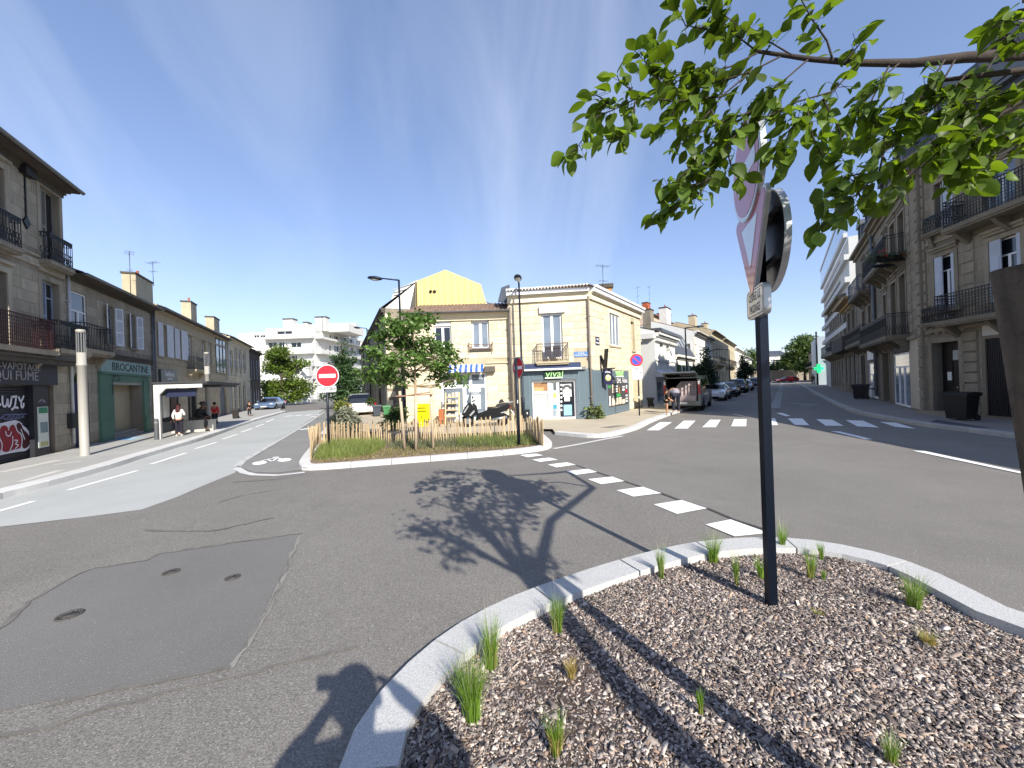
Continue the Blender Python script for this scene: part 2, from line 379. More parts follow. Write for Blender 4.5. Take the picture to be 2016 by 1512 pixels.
    def balcony(s, a, b, z, h=.95, proj=.5, mat=None, slab=None, st=.12, step=.11, brackets=True, style='bars', lab=None):
        mat = mat or IRON; slab = slab or s.wmat
        m = MB().box(a-.06, b+.06, -proj-.05, .0, z-st, z).box(a-.02, b+.02, -proj, .0, z-st-.07, z-st)
        if brackets:
            n = max(2, int((b-a)/1.4)+1)
            for k in range(n):
                x = a+.12+(b-a-.24)*k/(n-1)
                m.prism([(x-.08, 0, z-st-.07), (x-.08, -proj*.75, z-st-.07), (x-.08, -proj*.55, z-st-.22), (x-.08, -.08, z-st-.5), (x-.08, 0, z-st-.55)], (.16, 0, 0))
        o = s.part('balcony', m, slab)
        if lab: o['label'] = lab
        r = MB(); y = -proj
        def run(p, q):
            p = Vector(p); q = Vector(q); L = (q-p).length; d = (q-p).normalized()
            for zz, w in ((z+h, .035), (z+h-.14, .02), (z+.07, .02)): r.bar(p+Vector((0, 0, zz)), q+Vector((0, 0, zz)), w, w)
            n = max(1, int(L/step))
            for k in range(n+1):
                x = p+d*(L*k/n); r.bar(x+Vector((0, 0, z)), x+Vector((0, 0, z+h)), .016)
                if style == 'ornate' and k < n:
                    c = x+d*(L/n/2)
                    r.tube([c+Vector((0, 0, z+.1)), c+d*.035+Vector((0, 0, z+.22)), c-d*.035+Vector((0, 0, z+.36)), c+Vector((0, 0, z+.48))], .012, 4, cap=False)
                    r.xbox(Matrix.Translation(c+Vector((0, 0, z+h-.07))), .045, .012, .1)
                if style == 'grid' and k == 0:
                    for q2 in range(1, 9): r.bar(p+Vector((0, 0, z+h*q2/9)), q+Vector((0, 0, z+h*q2/9)), .016)
        run((a, y, 0), (b, y, 0)); run((a, 0, 0), (a, y, 0)); run((b, y, 0), (b, 0, 0))
        r.build('railing', mat, o); return o
    def band(s, z0, z1, proj, mat=None, a=0, b=None, name='cornice', side=0):
        b = s.L if b is None else b
        return s.part(name, MB().box(a-side, b+side, -proj, .02, z0, z1), mat or s.wmat)
    def cornice(s, z, steps, mat=None, name='cornice', a=0, b=None, over=0):
        m = MB(); b = s.L if b is None else b; zz = z
        for (h, p) in steps: m.box(a-over*p, b+over*p, -p, .02, zz, zz+h); zz += h
        return s.part(name, m, mat or s.wmat)
    def stones(s, mat, a, b, z0, z1, ch=.36, bl=.75, proud=.014, limit=300, gap=.014, skip=(), name='stone', rustic=False, ops=None):
        me = stone_mesh(mat); ops = s.ops if ops is None else ops; n = 0; rest = MB(); z = z0; row = 0
        while z < z1-.08:
            zh = min(ch, z1-z); lo, hi = z, z+zh
            iv = [(a, b)]
            for (p, q, c, d) in list(ops)+list(skip):
                if c < hi-.02 and d > lo+.02:
                    nv = []
                    for (x, y) in iv:
                        if q <= x or p >= y: nv.append((x, y))
                        else:
                            if p-x > .04: nv.append((x, p))
                            if y-q > .04: nv.append((q, y))
                    iv = nv
            for (x, y) in iv:
                c = x; first = True
                while c < y-.001:
                    w = bl*random.uniform(.7, 1.3)
                    if first and row % 2: w *= .55
                    first = False
                    if y-c-w < bl*.35: w = y-c
                    w = min(w, y-c)
                    pr = proud*random.uniform(.7, 1.25) if not rustic else proud
                    if n < limit:
                        o = bpy.data.objects.new(name, me); C.objects.link(o); o.parent = s.root
                        o.location = (c+w/2, 0, lo+zh/2); o.scale = (w-gap, pr, zh-gap); n += 1
                    else:
                        u = unit_stone(); u.xf(Matrix.Translation((c+w/2, 0, lo+zh/2)) @ Matrix.Diagonal((w-gap, pr, zh-gap, 1))); rest.add(u.v, u.f)
                    c += w
            z += ch; row += 1
        if rest.v: stuff(rest.build(name, mat, s.root))
    def wall(s, rv=.22, name='wall', back=True, cap=True, sides=True):
        H = s.H; L = s.L; ops = [(max(0, a), min(L, b), max(0, c), min(H, d)) for (a, b, c, d) in s.ops if b > 0 and a < L]
        xs = sorted({0, L, *[round(v, 4) for o in ops for v in o[:2]]}); zs = sorted({-.2, H, *[round(v, 4) for o in ops for v in o[2:]]})
        m = MB()
        for i in range(len(xs)-1):
            for j in range(len(zs)-1):
                x, X, z, Z = xs[i], xs[i+1], zs[j], zs[j+1]
                if X-x < 1e-3 or Z-z < 1e-3: continue
                cx, cz = (x+X)/2, (z+Z)/2
                if any(a < cx < b and c < cz < d for (a, b, c, d) in ops): continue
                m.add([(x, 0, z), (X, 0, z), (X, 0, Z), (x, 0, Z)], [(0, 1, 2, 3)])
        for (a, b, c, d) in ops:
            m.add([(a, 0, c), (a, rv, c), (a, rv, d), (a, 0, d)], [(0, 1, 2, 3)]); m.add([(b, 0, c), (b, 0, d), (b, rv, d), (b, rv, c)], [(0, 1, 2, 3)])
            m.add([(a, 0, d), (a, rv, d), (b, rv, d), (b, 0, d)], [(0, 1, 2, 3)]); m.add([(a, 0, c), (b, 0, c), (b, rv, c), (a, rv, c)], [(0, 1, 2, 3)])
        D = s.D
        if sides:
            m.add([(0, 0, -.2), (0, 0, H), (0, D, H), (0, D, -.2)], [(0, 1, 2, 3)]); m.add([(L, 0, -.2), (L, D, -.2), (L, D, H), (L, 0, H)], [(0, 1, 2, 3)])
        m.add([(0, D, -.2), (0, D, H), (L, D, H), (L, D, -.2)], [(0, 1, 2, 3)])
        if cap: m.add([(0, 0, H-.01), (L, 0, H-.01), (L, D, H-.01), (0, D, H-.01)], [(0, 1, 2, 3)])
        return s.part(name, m, s.wmat)
    def roof(s, rise=1.6, over=.35, mat=None, z=None, pitch=.22, gutter=True, flat=False, gmat=None, a=0, b=None, wallmat=None):
        z = s.H if z is None else z; D = s.D; b = s.L if b is None else b; mat = mat or TILE; L = b-a
        m = MB(); n = max(2, int(L/pitch)); xs = []; hs = []
        for k in range(n):
            for q, h in ((0, 0), (.25, .045), (.5, .06), (.75, .045)): xs.append(a+L*(k+q)/n); hs.append(h)
        xs.append(b); hs.append(0)
        ed = [(-over, z+.03-over*rise/(D/2)), (D/2, z+.03+rise), (D+over*.5, z+.03)]
        o = len(m.v)
        for (y, zz) in ed:
            for x, h in zip(xs, hs): m.v.append((x, y, zz+h))
        k = len(xs)
        for i in range(2):
            for j in range(k-1): m.f.append([o+i*k+j, o+i*k+j+1, o+(i+1)*k+j+1, o+(i+1)*k+j]); m.m.append(0); m.s.append(True)
        # underside and tile ends
        m.box(a, b, -over+.02, 0, ed[0][1]-.07, ed[0][1]-.03, 0)
        o = len(m.v)
        for x, h in zip(xs, hs): m.v += [(x, -over, ed[0][1]-.03), (x, -over, ed[0][1]+h)]
        for j in range(k-1): m.f.append([o+2*j, o+2*j+2, o+2*j+3, o+2*j+1]); m.m.append(0); m.s.append(False)
        r = s.part('roof', m, mat)
        g = MB()
        for x in (a+.002, b-.002): g.add([(x, 0, z-.02), (x, D, z-.02), (x, D/2, z+rise)], [(0, 1, 2)])
        g.build('gable', wallmat or s.wmat, s.root)
        if gutter:
            gt = MB(); y = -over-.06; zz = ed[0][1]-.02
            pr = [(y-.07, zz+.03), (y-.065, zz-.03), (y, zz-.07), (y+.065, zz-.03), (y+.07, zz+.03)]
            o = 0
            for x in (a, b): gt.v += [(x, p, q) for p, q in pr]
            for j in range(4): gt.f.append([j, j+1, 5+j+1, 5+j]); gt.m.append(0); gt.s.append(True)
            gt.build('gutter', gmat or ZINC, r)
        return r
    def pipe(s, x, z0, z1, mat=None, y=-.08, r=.05):
        m = MB().tube([(x, y, z0), (x, y, z1)], r, 8)
        for k in range(3): zz = z0+(z1-z0)*(k+.5)/3; m.box(x-r*1.3, x+r*1.3, y-r*1.3, 0, zz, zz+.04)
        return s.part('downpipe', m, mat or ZINC)
    def chimney(s, x, y, z, w=.9, d=.5, h=1.6, mat=None, pots=1, cap=True):
        m = MB().box(x-w/2, x+w/2, y-d/2, y+d/2, z-1, z+h)
        o = s.part('chimney', m, mat or STONE_CW)
        if cap: MB().box(x-w/2-.06, x+w/2+.06, y-d/2-.06, y+d/2+.06, z+h, z+h+.12).build('chimney_cap', SOOT, o)
        for k in range(pots):
            px = x+(k-(pots-1)/2)*.35; MB().lathe([(.1, 0), (.12, .05), (.09, .1), (.08, .4), (.1, .42), (.001, .42)], 8, (px, y, z+h+.12)).build('chimney_pot', M('terracotta', '#b06a4c', .9), o)
        return o
    def antenna(s, x, y, z, h=1.6, n=5, w=.5, rz=0):
        m = MB().tube([(0, 0, 0), (0, 0, h)], .02, 5)
        m.bar((-.5, 0, h-.08), (.5, 0, h-.08), .015)
        for k in range(n): q = -.45+.9*k/(n-1); m.bar((q, -w/2, h-.08), (q, w/2, h-.08), .012)
        m.bar((-.3, 0, h*.6), (.3, 0, h*.6), .012)
        for k in range(3): q = -.25+.25*k; m.bar((q, -w/3, h*.6), (q, w/3, h*.6), .012)
        m.xf(Matrix.Translation((x, y, z)) @ Matrix.Rotation(rz, 4, 'Z'))
        return s.part('aerial', m, M('aerial metal', '#55585c', .5, metal=.5))
    def panel(s, name, r, y0, y1, mat, parent=None): return MB().box(r[0], r[1], y0, y1, r[2], r[3]).build(name, mat, parent or s.root)
def strokes(b, name, lines, w, y, mat, parent=None, px=True, ext=.004):
    """paint lines of a graffito or emblem as thin raised ribbons on the facade"""
    m = MB()
    for ln in lines:
        pts = [Vector((*(b.at(*p) if px else p), 0)) for p in ln]
        for i in range(2):
            q = [pts[0]]
            for p0, p1 in zip(pts, pts[1:]): q += [p0*.75+p1*.25, p0*.25+p1*.75]
            q.append(pts[-1]); pts = q
        o = len(m.v)
        for i, p in enumerate(pts):
            d = (pts[min(i+1, len(pts)-1)]-pts[max(i-1, 0)]); d = d.normalized() if d.length > 1e-6 else Vector((1, 0, 0)); n = Vector((-d.y, d.x, 0))*w/2
            m.v += [(p.x+n.x, y, p.y+n.y), (p.x-n.x, y, p.y-n.y)]
        for i in range(len(pts)-1): m.f.append([o+2*i, o+2*i+1, o+2*i+3, o+2*i+2]); m.m.append(0); m.s.append(False)
    return m.build(name, mat, parent or b.root)
def linept(Q, az, px, py):
    """point where the bearing (px,py) meets the facade line through Q with azimuth az (degrees, + to the right of straight ahead)"""
    d = Vector((math.sin(rad(az)), math.cos(rad(az)), 0)); n = Vector((d.y, -d.x, 0)); r = ray(px, py)
    t = Vector((Q[0], Q[1], 0)).dot(n)/r.dot(n); return Vector((r.x*t, t, 0))
# ---------------------------------------------------------------- ground, roads, pavements, markings
ROADM = asphalt('asphalt', (.190, .178, .162), .32, 95, light=(.40, .39, .37), th=.7)
ROADN = asphalt('asphalt old grey', (.184, .172, .156), .42, 85, light=(.34, .33, .31), th=.66)
PATCHM = asphalt('asphalt patch', (.160, .154, .145), .28, 130, th=.7)
BUSM = M('bus lane concrete', '#a9aba8', .8, .12, .35, .25, 90, world=True, spots=[('#8e908d', .35, .55, .2)])
PAVE = M('pavement asphalt beige', '#b3a894', .9, .08, .8, .3, 90, world=True, spots=[('#9a907e', .7, .6, .2)])
PAVEL = M('pavement slab grey', '#a3a29e', .85, .1, .5, .25, 70, world=True, spots=[('#878682', .6, .58, .2)])
PAVER = M('pavement asphalt grey', '#86807a', .9, .1, .8, .3, 90, world=True)
GRANITE = M('pale granite', '#c9c8c5', .7, .05, 1.5, .15, 200, rnd=.05)
N = GRANITE.node_tree
GRANITE2 = asphalt('speckled granite', (.50, .50, .49), .38, 220, light=(.16, .16, .17), th=.55, var=.05)
MARK = M('road paint', '#e9e9e6', .7, .05, 3, .1, 80, world=True, spots=[('#a5a39d', 9, .66, .06)])
MARKG = M('worn road paint', '#b9b9b6', .8, .08, 3, .1, 80, world=True, spots=[('#8b8984', 6, .52, .1)])
TAR = M('tar seam', '#4a4946', .8, .2, 6, .2, 80, world=True)
structure(sheet('ground', [(-1500, -300), (1500, -300), (1500, 2500), (-1500, 2500)], -.02, M('ground', '#8d8a80', .95, .1, .05, world=True)))
road = structure(sheet('road', [(-40, -12), (40, -12), (120, 150), (70, 150), (22, 62), (-8, 62), (-25, 80), (-60, 150), (-90, 150)], 0, ROADM))
# older, greyer asphalt over the near left of the junction
g_old = [G(x, y) for x, y in ((0, 1040), (275, 1004), (465, 930), (590, 928), (1030, 896), (1150, 930), (1290, 985), (1400, 1035), (1400, 1085))]
structure(sheet('road_surface', [(-9.5, 5.9)]+[tuple(p[:2]) for p in g_old]+[(1.2, 1.5), (0, -9), (-11, -9)], .004, ROADN))
buspx = [(0, 984), (137, 940), (190, 924), (276, 901), (349, 882), (413, 863), (470, 841), (508, 828), (540, 819), (562, 812), (640, 806), (603, 832), (587, 842), (540, 869), (495, 900), (470, 916), (463, 931), (397, 958), (349, 979), (279, 1004), (173, 1018), (0, 1038)]
buspts = [G(*p) for p in buspx]
bl = [(-14, 3.2)]+[tuple(p[:2]) for p in buspts]+[(-9.6, 4.6), (-11, 3.0)]
structure(sheet('bus_lane', bl, .008, BUSM))
structure(sheet('bike_lane', [tuple(G(*p)[:2]) for p in ((473, 920), (497, 930), (545, 932), (592, 926), (612, 895), (640, 850), (655, 812), (640, 812), (603, 838), (560, 864), (515, 892), (480, 910))], .012, asphalt('asphalt fresh', (.225, .222, .21), .22, 110, th=.75)))
mk = MB(); ribbon(mk, [G(*p) for p in ((466, 922), (480, 931), (500, 935.5), (545, 937), (600, 931))], .17, .016)
structure(mk.build('kerb_flush_line', GRANITE))
mk = MB(); ribbon(mk, [G(*p) for p in ((466, 920), (478, 908), (512, 889), (560, 861), (603, 835), (640, 810))], .2, .016)
structure(mk.build('lane_edge_line', MARKG))
# paint: dashes on the bus lane
def quad(name, px, mat=MARK, z=.014, lab=None):
    o = sheet(name, [tuple(G(*p)[:2]) for p in px], z, mat); return structure(o)
c7 = lambda pts: [(x/3.15, 760+y/3.15) for x, y in pts]
for a, b in (((-120, 812), (212, 717)), ((425, 648), (852, 527)), ((935, 487), (1155, 417)), ((1212, 390), (1345, 350)), ((1380, 330), (1472, 301)), ((1495, 288), (1565, 264)), ((1585, 255), (1635, 237)), ((1650, 225), (1700, 205))):
    pa, pb = c7([a, b]); mk = MB(); ribbon(mk, [G(*pa), G(*pb)], .13, .014); structure(mk.build('lane_dash', MARK))
for a, b in (((1765, 190), (1810, 184)), ((1830, 186), (1870, 180)), ((1895, 184), (1930, 178)), ((1960, 180), (1990, 175)), ((1925, 195), (1975, 188)), ((1860, 272), (1925, 264))):
    pa, pb = c7([a, b]); mk = MB(); ribbon(mk, [G(*pa), G(*pb)], .4, .015); structure(mk.build('crossing_bar', MARK))
# bicycle emblem painted on the bike lane
bk = MB()
def ell(c, r, th, n=20):
    P0 = [Vector((c[0]+r*math.cos(2*math.pi*k/n), c[1]+r*math.sin(2*math.pi*k/n), 0)) for k in range(n)]; bk.add([(p.x, p.y, 0) for p in P0], [list(range(n))])
ell((-.62, 0), .36, 0); ell((.62, 0), .36, 0)
def seg(a, b, w):
    a = Vector((*a, 0)); b = Vector((*b, 0)); d = (b-a).normalized(); n = Vector((-d.y, d.x, 0))*w/2; bk.add([a+n, a-n, b-n, b+n], [(0, 1, 2, 3)])
seg((-.62, .3), (-.2, .62), .1); seg((-.2, .62), (.32, .62), .1); seg((-.2, .62), (0, .02), .1); seg((0, .02), (.32, .62), .1); seg((.3, .74), (.5, .3), .12); seg((.1, .86), (.42, .86), .16)
p0 = G(511, 911.5, .016); p1 = G(560, 905.5, .016); ex = (p1-p0); sc = ex.length/1.24; exn = ex.normalized(); top = G(541, 900, .016); ey = Vector((-exn.y, exn.x, 0))
hh = (top-(p0+p1)/2).dot(ey)/.9
bk.xf(Matrix(((exn.x*sc, ey.x*hh, 0, (p0.x+p1.x)/2), (exn.y*sc, ey.y*hh, 0, (p0.y+p1.y)/2), (0, 0, 1, .018), (0, 0, 0, 1))))
structure(bk.build('bicycle_marking', MARK))
# block line across the junction
c5 = lambda pts: [(1000+x/3.877, 860+y/3.877) for x, y in pts]
for q in ([(90, 143), (150, 160), (270, 145), (215, 131)], [(183, 177), (245, 196), (383, 179), (318, 162)], [(303, 216), (372, 238), (518, 217), (450, 198)], [(443, 268), (520, 295), (683, 273), (608, 248)],
          [(610, 328), (712, 367), (890, 343), (795, 308)], [(828, 413), (958, 462), (1172, 436), (1030, 386)], [(1113, 522), (1290, 595), (1520, 552), (1325, 488)], [(1508, 676), (1730, 768), (1990, 742), (1700, 637)]):
    quad('block_marking', c5(q))
# tar seam between the two asphalts beside the blocks
mk = MB(); ribbon(mk, [G(*p) for p in c5([(520, 218), (690, 275), (900, 345), (1180, 437), (1300, 482), (1540, 555), (1720, 632), (1990, 720)])], [.03, .05, .04, .07, .05, .06, .05, .05], .010); structure(mk.build('tar_seam', TAR))
c6 = lambda pts: [(1260+x/2.667, 780+y/2.667) for x, y in pts]
for q in ([(35, 181), (100, 181), (168, 138), (105, 138)], [(180, 172), (250, 172), (292, 130), (230, 130)], [(326, 165), (398, 165), (424, 125), (368, 125)], [(478, 160), (558, 160), (560, 122), (494, 122)], [(640, 155), (725, 153), (708, 117), (630, 118)],
          [(812, 152), (890, 155), (852, 118), (775, 118)], [(975, 157), (1070, 158), (1010, 125), (925, 122)], [(1140, 160), (1258, 167), (1170, 130), (1080, 127)], [(1340, 163), (1450, 173), (1345, 141), (1258, 136)]):
    quad('crossing_bar', c6(q))
for q in ([(998, 185), (1185, 229), (1225, 229), (1050, 187)], [(1430, 289), (2010, 412), (2010, 402), (1495, 290)], [(715, 90), (765, 107), (792, 105), (745, 88)]): quad('lane_line', c6(q))
# centre line of the right street
A0, B0 = G(1526, 803), G(1541.5, 752); d = (B0-A0); Ld0 = d.length; d.normalize(); k = 0.0
while k < Ld0-3:
    mk = MB(); ribbon(mk, [A0+d*k, A0+d*(k+.55)], .5, .014); structure(mk.build('centre_dash', MARKG)); k += .95
for (yy, x0, x1) in ((795, 1555, 1610), (798, 1575, 1600)):
    mk = MB(); ribbon(mk, [G(x0, yy), G(x1, yy+1)], .35, .014); structure(mk.build('worn_marking', MARKG))
# beige strip of road along the right gutter
structure(sheet('road_edge_strip', [tuple(p[:2]) for p in [G(*q) for q in c6([(950, 176), (1235, 226), (1330, 250), (2016, 400), (2016, 240), (1600, 172), (1330, 128), (1240, 128)])]]+[], .004, asphalt('asphalt tan', (.21, .192, .165), .3, 90)))
# asphalt patch, its seams, and worn seams
pp = [(592, 1052), (545, 1150), (505, 1235), (450, 1318), (300, 1350), (120, 1378), (0, 1402), (-200, 1440), (-200, 1330), (0, 1240), (60, 1185), (140, 1140), (180, 1122), (290, 1105), (312, 1092), (450, 1072)]
structure(sheet('asphalt_patch', [tuple(G(*p)[:2]) for p in pp], .008, PATCHM))
def seam(px, w, mat=TAR, z=.013):
    pts = resample([G(*p) for p in px], .12); pts = [p+Vector((random.gauss(0, .012), random.gauss(0, .012), 0)) for p in pts]
    mk = MB(); ribbon(mk, pts, [w*random.uniform(.35, 1.5) for _ in pts], z); structure(mk.build('tar_seam', mat))
TARF = M('faint tar', '#6d6a65', .85, .3, 4, .2, 80, world=True); DUST = M('pale seam', '#83817b', .9, .2, 3, .2, 80, world=True)
seam([(-150, 1310), (0, 1238), (60, 1187), (140, 1138), (178, 1122), (290, 1104), (310, 1092), (450, 1071), (596, 1050)], .045, TARF)
seam([(590, 1056), (560, 1130), (520, 1215), (470, 1300), (452, 1318)], .04, DUST, .0105); seam([(580, 1085), (565, 1120), (545, 1165), (505, 1240), (485, 1275)], .02, TARF)
seam([(-60, 1475), (0, 1455), (90, 1435), (230, 1392), (330, 1365), (470, 1335), (580, 1305), (700, 1275)], .03, TARF)
seam([(90, 1395), (240, 1356), (330, 1340), (450, 1318)], .03, TARF)
seam([(280, 1045), (330, 1047), (420, 1046), (540, 1020)], .05, TARF); seam([(460, 950), (540, 945), (620, 932)], .03, TARF); seam([(430, 990), (470, 978), (560, 962)], .03, TARF)
# small valve covers set into the patch
for i, (x, y, w, l) in enumerate(((137, 1212, .10, 'nearest of three iron valve covers in the asphalt patch, furthest left'), (337, 1127, .085, 'middle of three iron valve covers in the asphalt patch, furthest back'), (458, 1138, .075, 'smallest valve cover, at the right of the asphalt patch'))):
    t = thing('valve_cover', l, 'valve cover', G(x, y, .008), group='valve covers in the asphalt patch')
    MB().lathe([(.001, .006), (w*.6, .006), (w*.6, .002), (w*.75, .002), (w*.75, .01), (w*.95, .01), (w*.95, 0)], 16).build('lid', M('cast iron', '#4a4744', .7, .2, 20, .3, 60), t)
    m = MB()
    for k in range(16):
        a = random.uniform(0, 6.28); r0 = w*random.uniform(.7, 1.3); m.bar((math.cos(a)*w*.6, math.sin(a)*w*.6, .006), (math.cos(a+.3)*r0*.8, math.sin(a+.3)*r0*.8, .008), .012, .004)
    stuff(m.build('grit', TAR, t))
# left pavement with pale kerb
kpx = c7([(-250, 790), (0, 705), (200, 655), (400, 600), (590, 545), (740, 500), (870, 455), (1100, 385), (1300, 320), (1480, 255), (1600, 215), (1700, 185), (1770, 165)])
kl = smooth([G(*p) for p in kpx], 2); kl = [Vector((-8.6, 4.4, 0)), Vector((-9.6, 6.0, 0))]+kl[2:]
kl = [p for p in kl]
kerb('kerb', kl, .42, .15, 1.0, GRANITE, side=1)
far = [(-21.5, 37.0), (-24.5, 40.5), (-30, 50)]
structure(sheet('pavement_left', [(p.x-.35, p.y) for p in kl]+far+[(-60, 90), (-80, 60), (-30, -5), (-14, -5)], .13, PAVEL))
for (px, mat) in (([(230, 872), (262, 866), (290, 866), (255, 873)], '#9db8cf'), ([(225, 873), (238, 867), (262, 866), (250, 872)], '#5e87ad')):
    quad('painted_patch', px, M('blue paint '+mat, mat, .8, .1, 4, world=True), z=.134+.0005*(len(bpy.data.materials)%8))
quad('painted_patch', [(0, 905), (100, 893), (126, 896), (60, 905), (0, 914)], M('yellow tactile', '#a98f52', .85, .15, 3, world=True), z=.134)
for (x0, y0, x1, y1, w) in ((0, 930, 120, 905, .25), (105, 915, 160, 908, .18), (40, 948, 120, 925, .2)):
    mk = MB(); ribbon(mk, [G(x0, y0, .134), G(x1, y1, .134)], w, .134); structure(mk.build('paving_band', M('pale paving', '#c0bdb6', .85, .1, 2, world=True)))
# middle pavement (round the corner shops)
mkx = [(1092, 856), (1128, 859.5), (1165, 863), (1200, 861), (1240, 851), (1262, 843.5), (1282, 832), (1316, 819), (1335, 813), (1352, 806), (1420, 786), (1480, 767), (1528, 751)]
ml = smooth([G(*p) for p in mkx], 2)
kerb('kerb', ml, .30, .12, 1.0, GRANITE, side=1)
mid_left = [G(*p) for p in ((1088, 850), (1060, 850), (960, 858), (800, 862), (700, 852), (668, 846), (690, 815), (703, 795), (706, 785))]
structure(sheet('pavement_middle', [(p.x, p.y) for p in ml]+[(95, 150), (0, 150), (-34, 85)]+[(p.x, p.y) for p in reversed(mid_left)], .11, PAVE))
mk = MB(); ribbon(mk, [G(*p) for p in ((1090, 884), (1130, 877), (1186, 866), (1225, 859))], .16, .012); structure(mk.build('kerb_flush_line', GRANITE))
# right pavement
rkx = [(2016, 866), (1954, 858), (1897, 850), (1822, 841), (1759, 830), (1710, 820), (1676, 813), (1642, 798), (1612, 781), (1590, 767), (1572, 757), (1562, 752)]
rl = [Vector((14.2, -6, 0)), Vector((14.4, 4, 0))]+smooth([G(*p) for p in rkx], 2)
kerb('kerb', rl, .32, .13, 1.0, M('grey granite', '#a5a29c', .8, .08, 2, .15, 120, rnd=.1), side=-1)
structure(sheet('pavement_right', [(p.x+.3, p.y) for p in rl]+[(110, 150), (120, 120), (40, 10), (24, -6)], .12, PAVER))
quad('pavement_repair', c6([(1520, 155), (1560, 140), (1850, 190), (1700, 180)]), M('bitumen repair', '#4c4b50', .9, .1, 2, world=True), z=.126)
quad('pavement_grate', [(1180, 847), (1215, 843), (1236, 843), (1200, 848)], M('bitumen dark', '#77716a', .9, .1, 2, world=True), z=.116)
# ---------------------------------------------------------------- left row of houses (in shade)
QL = G(247, 860, .13); AZL = -24.6
ql = lambda px, py, az=AZL: linept(QL, az, px, py)
def stretch(a, b, k): return a+(b-a)*k
# --- three-storey house with the newsagent's
a = ql(0, 700); b = ql(131, 700); a0 = a+(a-b).normalized()*7.0
b1 = Bld('town_house', 'tall three-storey grey stone house with newsagent shop and graffiti shutter at left edge', a0, b, 10, D=11, group=None); b1.wmat = STONE_GW
b1.H = b1.at(60, 322)[1]
W2 = SHUT_B
def sh(b, r, n=2):   # closed-in slatted wood inside the opening
    m = MB(); a, c, z0, z1 = r
    w = (c-a)/n
    for k in range(n):
        x0 = a+k*w+.01; x1 = a+(k+1)*w-.01
        m.box(x0, x0+.05, .1, .14, z0, z1); m.box(x1-.05, x1, .1, .14, z0, z1)
        for q in (0, .5, 1): zz = z0+(z1-z0-.08)*q; m.box(x0+.05, x1-.05, .1, .14, zz, zz+.08)
        for q in range(int((z1-z0)/.08)): zz = z0+.08*q; m.add([(x0+.05, .102, zz), (x1-.05, .102, zz), (x1-.05, .135, zz+.06), (x0+.05, .135, zz+.06)], [(0, 1, 2, 3)])
    return m
r = b1.r(79, 116, 377, 520); b1.win(r, frame=WOODG, leaves=2, depth=.2, sill=False); sh(b1, (r[0], r[0]+(r[1]-r[0])*.55, r[2], r[3])).build('shutter', WOODG, b1.root)
r2 = b1.r(-42, 8, 318, 475); b1.win(r2, frame=WOODG, leaves=2, depth=.2, sill=False)
for q in (r, r2): b1.balcony(q[0]-.12, q[1]+.12, q[2]+.02, .95, .28, style='ornate', st=.14, brackets=False)
r = b1.r(83, 117, 556, 692); b1.win(r, frame=SHUT_B, leaves=2, transom=.55, depth=.22, sill=False); sh(b1, (r[0], r[0]+(r[1]-r[0])*.5, r[2], r[3]), 1).build('shutter', SHUT_B, b1.root)
r2 = b1.r(-45, 15, 528, 690); b1.win(r2, frame=WOODG, leaves=2, transom=.5, depth=.22, sill=False)
b1.balcony(r2[0]-.5, r2[1]+1.0, b1.at(20, 686)[1], 1.0, .55, mat=IRON_RED, style='grid', st=.16, step=.08, lab='dark red iron balcony')
zb1 = b1.at(110, 690)[1]
xa = b1.at(78, 665)[0]
b1.balcony(xa, b1.L+.3, zb1, .98, .5, style='ornate', st=.16)
# string courses, cornice, wall anchor
zs = b1.at(60, 513)[1]
b1.cornice(zs-.12, [(.09, .05), (.16, .03)], STONE_G, 'string_course'); b1.cornice(zs+.22, [(.07, .06)], STONE_G, 'string_course')
b1.cornice(b1.H-.45, [(.12, .06), (.1, .12), (.12, .22), (.12, .32)], SOOT, over=.6)
for rr_ in ((79, 116, 377, 520), (83, 117, 556, 692), (-42, 8, 318, 475), (-45, 15, 528, 690)):
    q = b1.r(*rr_); m = MB(); w = .16
    m.box(q[0]-w, q[0], -.035, 0, q[2], q[3]+w); m.box(q[1], q[1]+w, -.035, 0, q[2], q[3]+w); m.box(q[0], q[1], -.035, 0, q[3], q[3]+w); m.box(q[0]-w-.05, q[1]+w+.05, -.1, 0, q[3]+w+.1, q[3]+w+.18)
    m.build('window_surround', STONE_G, b1.root)
xk, zk = b1.at(46, 345); xk2, zk2 = b1.at(48, 437)
m = MB().box(xk-.02, xk+.02, -.05, 0, zk2, zk); m.prism([(xk-.16, -.06, zk2), (xk, -.06, zk2-.22), (xk+.16, -.06, zk2), (xk, -.06, zk2+.22)], (0, .06, 0)); m.box(xk-.25, xk+.25, -.2, 0, zk, zk+.3); m.build('wall_anchor', IRON, b1.root)
# shop front
rs = b1.r(-90, 101, 709, 757); b1.panel('shop_sign', rs, -.16, .05, DARKP)
z1 = b1.at(45, 724)[1]; z2 = b1.at(35, 741)[1]; xr = b1.at(66, 724)[0]; xr2 = b1.at(62, 741)[0]
SGN = M('faded letter', '#8d8d92', .7, .1)
t_ = text('PRESSE-LOTO-VAPOTAGE', b1.root, (xr, -.165, z1), .32, SGN, align='RIGHT', name='sign_lettering'); t_ = text('LE JOURNAL QUI FUME', b1.root, (xr2, -.165, z2), .42, SGN, align='RIGHT', name='sign_lettering')
rsh = b1.r(-90, 62, 757, 888); rsh = (rsh[0], rsh[1], -.1, rsh[3]); b1.ops.append(rsh)
m = MB(); zz = rsh[2]
while zz < rsh[3]: m.add([(rsh[0], .1, zz), (rsh[1], .1, zz), (rsh[1], .075, zz+.045), (rsh[0], .075, zz+.045), (rsh[1], .1, zz+.09), (rsh[0], .1, zz+.09)], [(0, 1, 2, 3), (3, 2, 4, 5)]); zz += .09
